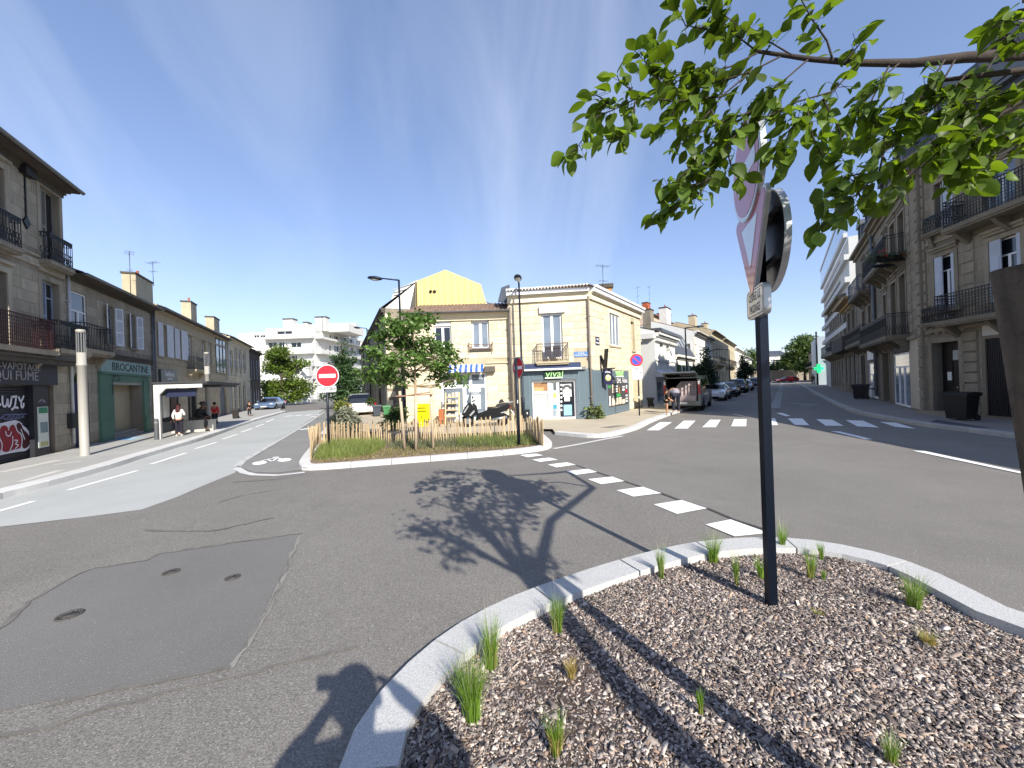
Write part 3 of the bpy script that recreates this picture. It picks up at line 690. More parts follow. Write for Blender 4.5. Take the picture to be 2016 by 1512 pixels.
shut = m.build('roller_shutter', M('dark shutter steel', '#2a2b31', .55, .2, 2, metal=.3), b1.root)
WG = M('white spray paint', '#c9c9d2', .7, .12, 6); RG = M('red spray paint', '#7d1626', .7, .12, 4); BG = M('blue grey spray paint', '#565a78', .7, .15, 5)
cz = lambda pts: [(x/7.2, 690+y/7.2) for x, y in pts]
def blob(pts, y, mat):
    pts = [Vector((*b1.at(*p), 0)) for p in cz(pts)]
    for _ in range(2):
        n = len(pts); q = []
        for i in range(n): q += [pts[i]*.75+pts[(i+1) % n]*.25, pts[i]*.25+pts[(i+1) % n]*.75]
        pts = q
    me = bpy.data.meshes.new('g'); bm = bmesh.new(); bm.faces.new([bm.verts.new((p.x, y, p.y)) for p in pts]); bmesh.ops.triangulate(bm, faces=bm.faces[:], ngon_method='EAR_CLIP'); bm.to_mesh(me); bm.free(); me.materials.append(mat)
    link('graffiti', me, shut)
blob([(-500, 1180), (-480, 1050), (-250, 1000), (0, 1040), (100, 1020), (170, 1000), (290, 980), (350, 1050), (420, 1100), (490, 1200), (480, 1330), (430, 1420), (250, 1440), (60, 1480), (-200, 1540), (-500, 1580)], .067, WG)
blob([(-480, 1250), (-400, 1100), (-200, 1060), (-60, 1120), (20, 1250), (75, 1320), (60, 1420), (-60, 1470), (-400, 1540)], .062, RG)
blob([(25, 1180), (30, 1090), (90, 1045), (150, 1075), (160, 1120), (170, 1060), (230, 1030), (270, 1120), (340, 1180), (345, 1300), (330, 1390), (230, 1400), (180, 1430), (70, 1440), (72, 1300)], .062, RG)
blob([(265, 1060), (300, 1010), (340, 1040), (360, 1110), (440, 1180), (465, 1270), (440, 1370), (350, 1400), (350, 1200), (280, 1130)], .060, M('dark red spray', '#3c0d16', .7, .12, 4))
strokes(b1, 'graffiti', [cz(l) for l in ([(75, 640), (75, 790), (130, 795), (150, 650), (150, 795), (185, 790), (205, 650)], [(190, 660), (280, 650)], [(265, 660), (250, 800), (200, 840)], [(250, 800), (300, 815)], [(300, 650), (330, 740), (375, 640)], [(335, 720), (340, 810), (370, 800), (372, 740)], [(-10, 740), (55, 770)], [(20, 640), (15, 810)], [(-200, 640), (-230, 800), (-150, 790), (-140, 640)], [(-100, 640), (-110, 800), (-40, 800)])], .07, .058, WG, shut)
strokes(b1, 'graffiti', [cz(l) for l in ([(90, 900), (100, 990), (150, 960), (170, 900), (200, 980), (230, 910), (260, 980), (300, 890), (330, 970), (380, 890)], [(80, 910), (420, 900)], [(0, 960), (95, 955)], [(60, 930), (150, 990), (380, 940)])], .045, .058, BG, shut)
strokes(b1, 'graffiti', [cz(l) for l in ([(25, 1260), (20, 1100), (90, 1040), (155, 1080), (160, 1130)], [(115, 1140), (130, 1210), (180, 1210), (200, 1150)], [(160, 1090), (210, 1030), (260, 1060), (275, 1140), (345, 1190), (350, 1300), (330, 1390)], [(215, 1210), (220, 1320), (170, 1430)], [(260, 1050), (300, 1000), (350, 1050)], [(330, 1110), (385, 1260)], [(-40, 1230), (30, 1240), (75, 1330), (50, 1440)], [(240, 1270), (300, 1270), (240, 1330), (310, 1330), (250, 1390)])], .035, .054, WG, shut)
rp = b1.r(62, 92, 757, 893); b1.panel('shop_pier', (rp[0], rp[1], -.1, rp[3]), -.06, .1, DARKP)
r = b1.r(69, 89, 801, 881); po = b1.panel('poster', r, -.085, -.06, M('poster paper', '#c5cbc4', .5, .05, 2))
h = r[3]-r[2]; w = r[1]-r[0]
MB().box(r[0]+.03, r[1]-.03, -.09, -.085, r[3]-h*.16, r[3]-.02).build('poster_print', M('poster green', '#2f7a58', .5, .2, 3), po)
MB().box(r[0]+.08, r[1]-.05, -.09, -.085, r[2]+h*.36, r[2]+h*.62).build('poster_print', M('poster grey', '#6f7f85', .5, .3, 4), po)
MB().box(r[0]+.05, r[1]-.05, -.09, -.085, r[2]+.04, r[2]+h*.14).build('poster_print', M('poster ochre', '#a3a374', .5, .2, 4), po)
strokes(b1, 'graffiti', [cz(l) for l in ([(510, 740), (530, 700), (590, 705), (605, 740)], [(540, 725), (545, 735)], [(565, 720), (590, 735)])], .03, -.068, M('lilac spray', '#8f88a0', .7, .1), None)
r = b1.r(94, 107, 758, 884); b1.ops.append((r[0], r[1], 0, r[3])); b1.panel('door', (r[0], r[1], 0, r[3]), .12, .17, M('dark red door', '#47181a', .5, .15, 2))
# canopy boards above the sign
m = MB(); rc = b1.r(-90, 120, 690, 706); m.box(rc[0], rc[1], -.55, 0, rc[2]+.05, rc[2]+.22); m.box(rc[0], rc[1], -.45, 0, rc[2]-.1, rc[2]+.05); m.build('shop_canopy', M('dark canopy', '#4a4641', .8, .2, 2), b1.root)
b1.wall(); b1.stones(STONE_G, b1.at(2, 640)[0]-.4, b1.L, .2, b1.H-.5, ch=.38, bl=.8, proud=.012, skip=[(rs[0]-1, rs[1]+.02, -.2, rc[3]+.1), (0, 99, zs-.15, zs+.32), (rp[0]-.05, rp[1]+.02, -.2, rp[3])])
b1.roof(2.0, .55, TILE_D)
# --- two-storey house with the antique shop
a, b = ql(131.5, 700), ql(300, 700)
b2 = Bld('town_house', 'two-storey grey house with green antiques shopfront and blue arched door', a, b, 7, D=10); b2.wmat = STONE_GW
b2.H = b2.at(215, 566)[1]
r = b2.r(139, 172, 577, 692); b2.win(r, frame=WPAINT, leaves=2, transom=.75, depth=.1, sill=False)
zz = b2.at(165, 690)[1]; b2.balcony(0.05, b2.at(190, 665)[0], zz, .98, .5, style='bars', st=.16)
for (o, s1, s2) in (((211, 225, 604, 679), 1, 1), ((256, 267, 621, 686), 1, 1)):
    q = b2.r(*o); b2.win(q, frame=M('grey window frame', '#8a8d92', .6), leaves=2, bars=3, depth=.16); b2.shutters(q, SHUT_W, wk=.62, ang=22)
b2.pipe(.09, .2, b2.H-.2, M('grey pipe', '#b7b9ba', .5), r=.045); b2.pipe(b2.L-.12, .3, b2.H-.4, ZINC, r=.045)
# blue door under an arch
q = b2.r(146, 176, 729, 880); ra = (q[0], q[1], 0, q[3]); b2.ops.append(ra); w = q[1]-q[0]
m = MB().box(q[0]+.04, q[1]-.04, .13, .18, 0, q[3]-.5)
for k in (0, 1):
    x0 = q[0]+.06+k*w/2
    for (u, v) in ((.1, .8), (.9, 1.9)): m.box(x0+.05, x0+w/2-.12, .115, .13, u, v)
m.build('door', NAVY, b2.root)
arch = [(q[0]+w/2+w/2*math.cos(math.pi*k/12), 0, q[3]-w/2+w/2*math.sin(math.pi*k/12)) for k in range(13)]
m = MB(); m.prism([(q[1], -.003, q[3]+.01)]+[(q[1], -.003, q[3]-w/2)]+[(p[0], -.003, p[2]) for p in arch[1:7]]+[(q[0]+w/2, -.003, q[3]+.01)], (0, .2, 0)); m.prism([(q[0], -.003, q[3]+.01), (q[0]+w/2, -.003, q[3]+.01)]+[(p[0], -.003, p[2]) for p in arch[6:12]]+[(q[0], -.003, q[3]-w/2)], (0, .2, 0))
m.build('arch', STONE_G, b2.root); MB().box(q[0], q[1], .14, .16, q[3]-.5, q[3]).build('fanlight', GLASSM, b2.root)
# shop front
g = b2.r(194, 292, 735, 868); g = (g[0], g[1], 0, b2.at(243, 735)[1]); o = b2.r(219, 281, 752, 846)
fz0 = 0.02; b2.ops.append((g[0]+.3, g[1]-.3, 0, o[3]))
b2.ops[-1] = (o[0], o[1], 0, o[3])
m = MB(); m.box(g[0], o[0], -.08, .0, 0, g[3]); m.box(o[1], g[1], -.08, .0, 0, g[3]); m.box(o[0], o[1], -.08, .0, o[3], g[3])
m.box(g[0]+.0, o[0]-.1, -.1, -.08, 0, .9); m.box(o[1]+.1, g[1], -.1, -.08, 0, .9); m.box(g[0], g[1], -.14, -.08, g[3]-.1, g[3])
m.build('shopfront', GREENP, b2.root)
MB().box(o[0], o[1], -.02, .5, 0, .12).box(o[0]+.1, o[1]-.1, .2, .55, .12, .26).build('doorstep', CONC, b2.root)
w = o[1]-o[0]
dd = MB(); dd.box(o[0]+.25, o[0]+.38, .42, .48, .26, o[3]); dd.box(o[0]+.38, o[0]+1.35, .42, .48, o[3]-.3, o[3]); dd.box(o[0]+1.2, o[0]+1.35, .42, .48, .26, o[3]-.3); dd.box(o[0]+.38, o[0]+1.2, .42, .48, .26, .7)
dw = dd.build('door', M('green grey door', '#5d7d70', .6, .1), b2.root); MB().box(o[0]+.38, o[0]+1.2, .44, .46, .7, o[3]-.3).build('pane', M('door glass', '#7f918f', .35, .1, 1), dw)
MB().box(o[0]+1.35, o[1], .5, .6, 0, o[3]).build('recess_wall', STONE_CW, b2.root); MB().box(o[0], o[0]+.25, .3, .5, 0, o[3]).build('recess_wall', STONE_GW, b2.root)
MB().box(o[0], o[1], .0, .12, o[3]-.14, o[3]).build('rolled_shutter', M('grey shutter', '#9aa0a0', .5, .1), b2.root)
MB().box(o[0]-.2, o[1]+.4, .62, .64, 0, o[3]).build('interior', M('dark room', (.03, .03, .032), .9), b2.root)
sg = b2.r(193, 292, 713, 736); b2.panel('shop_sign', sg, -.1, .02, GREENL)
tx = b2.r(217, 285, 716, 733); text('BROCANTINE', b2.root, ((tx[0]+tx[1])/2, -.105, (sg[2]+sg[3])/2), .52, BLACKL, name='sign_lettering', sx=(tx[1]-tx[0])/3.05)
for (cx, sgn) in ((215, 1), (285, -1)):
    x, z = b2.at(cx, 757); z -= .35; pts = [(x-.05*sgn, z-.1), (x-.05*sgn, z+.45), (x+.15*sgn, z+.75), (x+.5*sgn, z+.8), (x+.62*sgn, z+.62), (x+.5*sgn, z+.5), (x+.38*sgn, z+.58)]
    strokes(b2, 'scroll_bracket', [pts], .06, -.13, IRON, px=False)
x, z = b2.at(136, 825); MB().box(x-.15, x+.3, -.16, 0, z-.35, z+.2).build('meter_box', M('dark box', '#2c2b2a', .6), b2.root)
b2.cornice(b2.H-.4, [(.16, .06), (.12, .14), (.1, .24)], SOOT); zc = b2.at(220, 705)[1]; b2.cornice(zc, [(.12, .07), (.06, .12)], SOOT, 'string_course')
b2.wall(rv=.5); b2.stones(STONE_G, 0, b2.L, .1, b2.H-.42, ch=.4, bl=.85, proud=.01, skip=[(g[0]-.02, g[1]+.02, -.1, sg[3]+.05), (0, 99, zc-.02, zc+.2)])
b2.roof(1.9, .5, TILE_D)
x = b2.at(176, 545)[0]; b2.chimney(x+.5, 2.2, b2.H+.9, 1.1, .6, 1.35, STONE_CW, 0)
# --- shuttered house with the optician
a, b = ql(300.5, 700), ql(447, 730)
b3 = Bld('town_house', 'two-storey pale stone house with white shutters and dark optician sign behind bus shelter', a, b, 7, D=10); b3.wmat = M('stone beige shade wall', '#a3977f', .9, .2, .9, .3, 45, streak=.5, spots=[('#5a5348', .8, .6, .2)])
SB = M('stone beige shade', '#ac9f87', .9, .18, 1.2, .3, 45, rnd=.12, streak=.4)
b3.H = b3.at(370, 632)[1]
for q_ in ((319, 326, 637, 703), (351.5, 354.5, 651, 707)):
    q = b3.r(*q_); b3.win((q[0], q[1], q[2], q[3]), leaves=1, depth=.16, bars=3)
def flat_sh(x0, x1, y0, y1):
    q = b3.r(x0, x1, y0, y1); m = MB().box(q[0], q[1], -.09, -.05, q[2], q[3])
    for zz in (.18, .5, .82): m.box(q[0], q[1], -.1, -.09, q[2]+(q[3]-q[2])*zz, q[2]+(q[3]-q[2])*zz+.06)
    n = max(2, int((q[1]-q[0])/.14))
    for k in range(1, n): x = q[0]+(q[1]-q[0])*k/n; m.box(x-.006, x+.006, -.102, -.09, q[2], q[3])
    m.build('shutter', SHUT_W, b3.root)
for s_ in ((309, 318.2, 635, 701), (326.5, 338.5, 641, 704), (342, 350.8, 648, 706), (355.2, 366.5, 652, 709)): flat_sh(*s_)
q = b3.r(369.5, 378, 657, 706); b3.win(q, leaves=2, bars=3); b3.balcony(q[0]-.3, q[1]+1.4, b3.at(383, 729)[1], .85, .5, mat=M('grey iron', '#55544f', .6), style='ornate')
for q_ in ((398, 405, 667, 716), (411, 417, 672, 718)): q = b3.r(*q_); b3.win(q, leaves=2, bars=2, depth=.2)
q = b3.r(424, 443.5, 657, 735); b3.win(q, frame=M('blue black frame', '#12172a', .4), leaves=3, bars=2, depth=.0, glass=GLASSL, sill=False, lab='tall dark blue glazed window')
q = b3.r(311, 344, 729, 754); b3.panel('shop_sign', q, -.14, .0, M('steel grey sign', '#3b3f42', .35, .2, 1.5))
text("l'œillerie", b3.root, ((q[0]+q[1])/2, -.145, q[2]+(q[3]-q[2])*.68), .42, WHITEL, name='sign_lettering'); text('opticien', b3.root, ((q[0]+q[1])/2, -.145, q[2]+(q[3]-q[2])*.35), .24, WHITEL, name='sign_lettering')
q = b3.r(309, 348, 770, 846); q = (q[0], q[1], .15, q[3]); b3.win(q, frame=M('dark frame', '#2a2b2d', .5), leaves=3, transom=.4, depth=.2)
q = b3.r(370, 380, 765, 838); b3.win((q[0], q[1], .05, q[3]), frame=M('grey door', '#596069', .5), leaves=1, depth=.2, sill=False, name='door')
q = b3.r(433.5, 446, 756, 828); w = q[1]-q[0]; b3.ops.append((q[0], q[1], 0, q[3])); MB().box(q[0], q[1], .12, .17, 0, q[3]).build('door', M('grey arched door', '#5f6168', .6, .1, 2), b3.root)
m = MB(); N_ = 6
for sgn in (0, 1):
    pts = [(q[0]+w/2+(w/2*math.cos(math.pi*k/12) if sgn == 0 else -w/2*math.cos(math.pi*k/12)), -.003, q[3]-w/2+w/2*math.sin(math.pi*k/12)) for k in range(7)]
    cx = q[1] if sgn == 0 else q[0]; m.prism(pts+[(cx, -.003, q[3]+.02)], (0, .2, 0))
m.build('arch', SB, b3.root)
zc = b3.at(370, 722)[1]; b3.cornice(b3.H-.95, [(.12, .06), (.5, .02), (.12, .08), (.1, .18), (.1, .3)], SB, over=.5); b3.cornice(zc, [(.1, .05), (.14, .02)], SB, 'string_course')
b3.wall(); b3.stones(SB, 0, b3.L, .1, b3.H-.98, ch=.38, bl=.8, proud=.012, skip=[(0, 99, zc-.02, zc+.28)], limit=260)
b3.roof(1.7, .45, TILE_D); b3.pipe(.1, .2, b3.H-.3, ZINC, r=.045)
x = b3.at(381, 620)[0]; b3.chimney(x, 3.0, b3.H+1.0, 2.6, .7, 2.0, STONE_CW, 1); b3.antenna(x-2.2, 2.6, b3.H+1.2, 3.0, rz=.4); b3.antenna(x+1.6, 2.7, b3.H+2.9, 1.8, rz=.9)
# --- further pale houses
a, b = ql(447.5, 730), ql(492, 745)
b4 = Bld('town_house', 'narrow-windowed pale stone house beyond the arched grey door', a, b, 7, D=9); b4.wmat = STONE_CW; b4.H = b4.at(470, 672)[1]
for x in (455.5, 464.5, 473.5, 481.5):
    q = b4.r(x-2.6, x+2.6, 690+(x-455)*.25, 722+(x-455)*.12); b4.win(q, leaves=1, bars=1, glass=GLASSL)
    q = b4.r(x-1.6, x+1.6, 725+(x-455)*.1, 735); b4.win(q, leaves=1, sill=False)
    q = b4.r(x-2.6, x+2.6, 757+(x-455)*.1, 815-(x-455)*.05); b4.win(q, leaves=1, bars=1, sill=False)
b4.cornice(b4.H-.5, [(.15, .06), (.12, .16), (.12, .28)], STONE_C); b4.cornice(b4.at(470, 745)[1], [(.14, .06)], STONE_C, 'string_course'); b4.wall(); b4.roof(1.5, .4, TILE_D)
b4.stones(STONE_C, 0, b4.L, .1, b4.H-.5, ch=.5, bl=1.1, limit=120, proud=.012)
b4.pipe(.2, .2, b4.H-.3, M('grey pipe', '#b7b9ba', .5))
x = b4.at(470, 665)[0]; b4.chimney(x, 2.2, b4.H+.6, 2.0, .7, 1.7, STONE_CW, 0); x = b4.at(440, 645)[0]; b4.chimney(x+2, 3, b4.H+1.0, 1.6, .7, 2.0, STONE_CW, 1)
a, b = ql(492.5, 745), ql(513, 750)
b5 = Bld('town_house', 'last sooty house of the left row with slate mansard before the big tree', a, b, 6, D=9); b5.wmat = SOOT; b5.H = b5.at(503, 692)[1]
for x in (496.5, 501.5, 506.5, 510.5):
    q = b5.r(x-1.4, x+1.4, 708, 748); b5.win(q, frame=SHUT_W, leaves=1, glass=GLASSL); q = b5.r(x-1.5, x+1.5, 766, 800); b5.win(q, leaves=1, glass=GLASSL, sill=False)
b5.cornice(b5.H-.4, [(.15, .1), (.15, .3)], SOOT); b5.wall(); b5.roof(1.6, .3, SLATE)
# ---------------------------------------------------------------- corner grocery and its neighbour (in sun)
VZ = .11
va = G(1007, 828, VZ); vb = G(1165.5, 824, VZ); vb = Vector((vb.x, va.y-.55, 0))
r_ = ray(1165.5, 760); vb = Vector((r_.x*(va.y-.5), va.y-.5, 0))
CLAD = M('slate blue cladding', '#5d6c74', .6, .05, 1); CLADL = M('slate blue moulding', '#6f7f87', .6, .05, 1)
CREAMB = M('limestone band', '#ded3b8', .85, .08, 1.5, .15, 50)
v1 = Bld('corner_shop', 'cream stone corner grocery with slate blue front and green sign', va, vb, 6.6, D=9, z0=VZ); v1.wmat = STONE_CW
v1.H = v1.at(1085, 577)[1]; H1 = v1.H
q = v1.r(1067, 1107, 617, 706); v1.win((q[0], q[1], q[2], q[3]), leaves=2, depth=.14, glass=GLASSL, fw=.09, sill=False); rw = q
bx = v1.r(1061.5, 1112.5, 602, 616.5); v1.panel('shutter_box', bx, -.14, .05, WPAINT)
bl_ = v1.r(1058, 1118, 676, 712); vb_ = v1.balcony(bl_[0], bl_[1], v1.at(1087, 712)[1], .88, .42, mat=M('brown iron', '#5a4a3c', .6), style='bars', st=.1, brackets=False, step=.1)
MB().box(rw[0]+.15, rw[0]+.45, -.3, -.26, rw[2]+.1, rw[2]+.6).box(rw[1]-.5, rw[1]-.12, -.3, -.26, rw[2]+.05, rw[2]+.62).build('hanging_cloth', M('dark cloth', '#4a4b55', .9, .3, 8), vb_)
ss = v1.r(1130, 1158, 692.5, 702.5); sp = v1.panel('street_sign', ss, -.03, 0, M('enamel blue', '#5f7fb8', .35, .05))
text('PLACE', v1.root, ((ss[0]+ss[1])/2, -.034, ss[3]-.08), .11, WHITEL, name='sign_lettering'); text('LONGUE MILLE', v1.root, ((ss[0]+ss[1])/2, -.034, ss[2]+.08), .11, WHITEL, name='sign_lettering')
aw = v1.r(1034, 1143, 716, 729); m = MB(); x0, x1, z0, z1 = aw
m.prism([(x0, 0, z1), (x0, -.12, z1+.02), (x0, -.3, z1-.08), (x0, -.32, z0+.06), (x0, -.26, z0+.02), (x0, 0, z0+.04)], (x1-x0, 0, 0))
o = m.build('awning_cassette', M('navy awning', '#2d3a5c', .6, .1, 2), v1.root); MB().box(x0-.02, x1+.02, -.37, -.3, z0-.0, z0+.09).build('awning_bar', WPAINT, o); MB().box(x0-.05, x0, -.36, 0, z0, z1+.03).box(x1, x1+.25, -.2, 0, z0-.02, z0+.12).build('awning_bracket', M('grey metal', '#8e9092', .4, metal=.6), o)
# cladding
ct = v1.at(1085, 729)[1]; dr = v1.r(1048.5, 1135, 748.5, 825); dr = (dr[0], dr[1], .02, dr[3]); v1.ops.append(dr)
c0 = v1.at(1026, 775)[0]; c1 = v1.L
m = MB(); m.box(c0, dr[0], -.06, -.001, 0, ct); m.box(dr[1], c1+.06, -.06, -.001, 0, ct); m.box(dr[0], dr[1], -.06, -.001, dr[3], ct)
cl = m.build('shop_cladding', CLAD, v1.root)
def mould(b, r, parent, w=.035, y=-.075):
    m = MB(); m.box(r[0], r[1], y, -.06, r[2], r[2]+w); m.box(r[0], r[1], y, -.06, r[3]-w, r[3]); m.box(r[0], r[0]+w, y, -.06, r[2]+w, r[3]-w); m.box(r[1]-w, r[1], y, -.06, r[2]+w, r[3]-w); m.build('moulding', CLADL, parent)
mould(v1, (dr[1]+.12, c1-.12, .75, ct-.1), cl); mould(v1, (dr[1]+.12, c1-.12, .08, .68), cl); mould(v1, (dr[0]+.05, dr[1]-.05, dr[3]+.08, ct-.04), cl); mould(v1, (c0+.05, dr[0]-.12, .9, ct-.1), cl); mould(v1, (c0+.05, dr[0]-.12, .08, .82), cl)
sg = v1.r(1073, 1109.5, 729.5, 745); LIME = M('lime green sign', '#a9d48f', .4, .05); WSG = M('white sign edge', '#e6f0dd', .4, .03)
m = MB(); m.prism([(sg[0]+.02, -.2, sg[2]), (sg[1]-.08, -.2, sg[2]), (sg[1], -.2, sg[3]), (sg[0]-.05, -.2, sg[3])], (0, .14, 0)); sgo = m.build('shop_sign', M('dark green sign', '#24452e', .5), v1.root)
text('vival', v1.root, ((sg[0]+sg[1])/2, -.225, (sg[2]+sg[3])/2+.02), .52, LIME, name='sign_lettering', sx=1.0, ext=.02, shear=.12)
MB().box(sg[0], sg[1]-.06, -.23, -.2, sg[2], sg[2]+.06).build('sign_edge', WSG, sgo)
# glazed entrance
def rel(p0, p1, q0, q1): return v1.r(p0, p1, q0, q1)
x0, x1, z0, z1 = dr; fr = MB(); y0, y1 = .06, .14
xs = [v1.at(x, 790)[0] for x in (1048.5, 1079, 1086.5, 1096, 1102, 1130, 1135)]
fr.box(x0, x0+.06, y0, y1, z0, z1); fr.box(x1-.1, x1, y0, y1, z0, z1); fr.box(x0+.06, x1-.1, y0, y1, z1-.1, z1); fr.box(xs[1], xs[2], y0, y1, z0, z1-.1); fr.box(xs[3], xs[4], y0, y1, z0, z1-.1); fr.box(x0+.06, xs[1], y0, y1, z0, z0+.1); fr.box(xs[2], xs[3], y0, y1, z0, z0+.1); fr.box(xs[4], x1-.1, y0, y1, z0, z0+.1)
zm = v1.at(1063, 772)[1]; fr.box(x0+.06, xs[1], y0, y1, zm-.08, zm+.04)
fo = fr.build('shop_entrance', WPAINT, v1.root)
MB().box(x0+.06, xs[1], .1, .12, z0+.1, zm-.08).build('pane', GLASSW, fo); MB().box(x0+.06, xs[1], .1, .12, zm+.04, z1-.1).build('wood_panel', M('plywood', '#9a7450', .7, .2, 3, streak=.6), fo); MB().box(x0+.08, xs[1]-.2, .085, .1, zm+.04, zm+.24).build('wood_panel', M('pale plywood', '#d3a273', .7, .1, 3), fo)
MB().box(xs[2], xs[3], .1, .12, z0+.1, z1-.1).build('pane', M('milky pane', '#cdd0cc', .3, .1, 3), fo); MB().box(xs[4], x1-.1, .1, .12, z0+.1, z1-.1).build('pane', GLASSM, fo)
PAPER = M('white paper', '#e6e8e6', .6, .03)
def note(xa, xb, ya, yb, col, dy=0):
    q = v1.r(xa, xb, ya, yb); MB().box(q[0], q[1], .085-dy, .098-dy, q[2], q[3]).build('notice', col, fo)
note(1108, 1125, 756, 781, PAPER); note(1111, 1122, 782, 790, PAPER, .003); note(1110, 1126, 797, 818, M('pale blue poster', '#8fc6e0', .5, .25, 5)); note(1089, 1096.5, 774, 783, M('yellow sticker', '#e3de6a', .5), .0); note(1089, 1097, 797, 805, M('teal sticker', '#3f93a8', .5, .2, 6)); note(1089.5, 1095.5, 755, 768, M('grey notice', '#5c6468', .5, .3, 12)); note(1089, 1095, 806, 820, M('grey blue notice', '#8d99a0', .5, .2, 8))
q = v1.r(1111.5, 1121, 760, 767); m = MB(); cx = (q[0]+q[1])/2
for k in range(8): a0_, a1_ = math.pi*k/8, math.pi*(k+1)/8; m.add([(cx+.26*math.cos(a0_), .08, q[2]+.26*math.sin(a0_)), (cx+.26*math.cos(a1_), .08, q[2]+.26*math.sin(a1_)), (cx+.12*math.cos(a1_), .08, q[2]+.12*math.sin(a1_)), (cx+.12*math.cos(a0_), .08, q[2]+.12*math.sin(a0_))], [(0, 1, 2, 3)])
m.build('printed_arch', M('grey print', '#55585a', .6), fo)
for k in range(7):
    q = v1.r(1103.5, 1107, 756+k*8.2, 760+k*8.2); MB().box(q[0], q[1], .087, .097, q[2], q[3]).build('notice', PAPER, fo)
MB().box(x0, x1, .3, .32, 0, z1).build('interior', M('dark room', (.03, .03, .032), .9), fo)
q = v1.r(1035, 1043, 806, 819); MB().box(q[0], q[1], -.3, -.06, q[2], q[3]).box(q[0]+.08, q[1]-.08, -.31, -.3, q[3]-.22, q[3]-.12, 1).build('letter_box', [M('letterbox black', '#202327', .5), WHITEL], v1.root)
zc = v1.at(1085, 580)[1]
v1.cornice(H1-.42, [(.3, .12), (.05, .18)], CREAMB, over=0); v1.cornice(H1-.06, [(.2, .34), (.12, .42)], WPAINT, name='eave_board'); v1.cornice(v1.at(1085, 590)[1]-.06, [(.07, .05)], STONE_C, 'string_course')
v1.wall(sides=True); v1.stones(STONE_C, 0, v1.L, ct+.02, v1.at(1085, 590)[1]-.1, ch=.34, bl=.62, skip=[(aw[0], aw[1]+.3, aw[2]-.02, aw[3]+.04), (ss[0], ss[1], ss[2], ss[3])], limit=300)
v1.stones(STONE_C, 0, v1.L, v1.at(1085, 590)[1]+.03, H1-.44, ch=.36, bl=.9, limit=60)
v1.pipe(v1.L-.05, .1, H1-.3, M('beige pipe', '#7b7168', .6), y=-.12, r=.05); v1.pipe(.12, .5, H1-.6, M('beige pipe', '#7b7168', .6), y=-.1, r=.05)
# side wall of the same shop, along the right-hand street: a second wall part under the same building
class Sub(Bld):
    def __init__(s, root, A, B, H, z0, D=.3):
        s.A = Vector((A[0], A[1], 0)); s.B = Vector((B[0], B[1], 0)); d = s.B-s.A; s.L = d.length; s.u = d.normalized(); s.n = Vector((s.u.y, -s.u.x, 0)); s.z0 = z0; s.H = H; s.D = D; s.ops = []; s.rt = root
        s.n0 = set(bpy.data.objects); s.root = link('tmp', None, None, (A[0], A[1], z0), math.atan2(d.y, d.x))
    def merge(s):
        bpy.context.view_layer.update()
        mw = s.rt.matrix_world.inverted() @ s.root.matrix_world
        for c in list(s.root.children):
            lm = c.matrix_basis.copy(); c.parent = s.rt; c.matrix_parent_inverse = mw; c.matrix_basis = lm
        bpy.data.objects.remove(s.root)
rb = ray(1262.5, 720); dirv = Vector((math.sin(rad(35)), math.cos(rad(35)), 0)); nn = Vector((dirv.y, -dirv.x, 0)); tt = vb.dot(nn)/Vector((rb.x, rb.y, 0)).dot(nn); vc = Vector((rb.x*tt, tt, 0))
v2 = Sub(v1.root, vb, vc, H1, VZ); v2.wmat = STONE_CW
q = v2.r(1199.5, 1219.5, 619, 681); v2.win(q, leaves=3, depth=.1, glass=GLASSL, fw=.07); rw2 = q
m = MB(); m.box(q[0]-.15, q[0], -.04, 0, q[2], q[3]+.15); m.box(q[1], q[1]+.15, -.04, 0, q[2], q[3]+.15); m.box(q[0], q[1], -.04, 0, q[3], q[3]+.15); m.build('window_surround', CREAMB, v2.root)
q = v2.r(1242.5, 1249.5, 634, 690); v2.win(q, frame=STONE_C, leaves=1, glass=STONE_CW, depth=.2, lab='bricked-up narrow window')
ct2 = v2.at(1200, 729)[1]-.02; cx1 = v2.at(1236.5, 760)[0]; MB().box(.062, cx1, -.06, -.001, 0, ct2).build('shop_cladding', CLAD, v2.root)
clo = v2.root.children[-1] if False else None
def mould2(r):
    m = MB(); w = .035; y = -.075
    m.box(r[0], r[1], y, -.06, r[2], r[2]+w); m.box(r[0], r[1], y, -.06, r[3]-w, r[3]); m.box(r[0], r[0]+w, y, -.06, r[2]+w, r[3]-w); m.box(r[1]-w, r[1], y, -.06, r[2]+w, r[3]-w); m.build('moulding', CLADL, v2.root)
xw0 = v2.at(1195, 770)[0]; mould2((.15, xw0-.15, .75, ct2-.1)); mould2((.15, xw0-.15, .1, .68)); mould2((xw0, cx1-.1, v2.at(1212, 744)[1]+.06, ct2-.05)); mould2((xw0, cx1-.1, .08, .62))
wq = v2.r(1195, 1234, 745, 799); pw = v2.panel('display_window', wq, -.07, -.06, M('window film', '#4e4c4e', .35, .1, 2))
FILM = [M('film green', '#3e9a57', .5), M('film cream', '#e6d9b8', .5, .2, 5), M('film white', '#e3e3e0', .5), M('film red', '#b5283c', .5, .1), M('film brown', '#a97f4e', .5, .2, 5)]
def film(x0, x1, y0, y1, k):
    q = v2.r(x0, x1, y0, y1); MB().box(q[0], q[1], -.08, -.07, q[2], q[3]).build('window_print', FILM[k], pw)
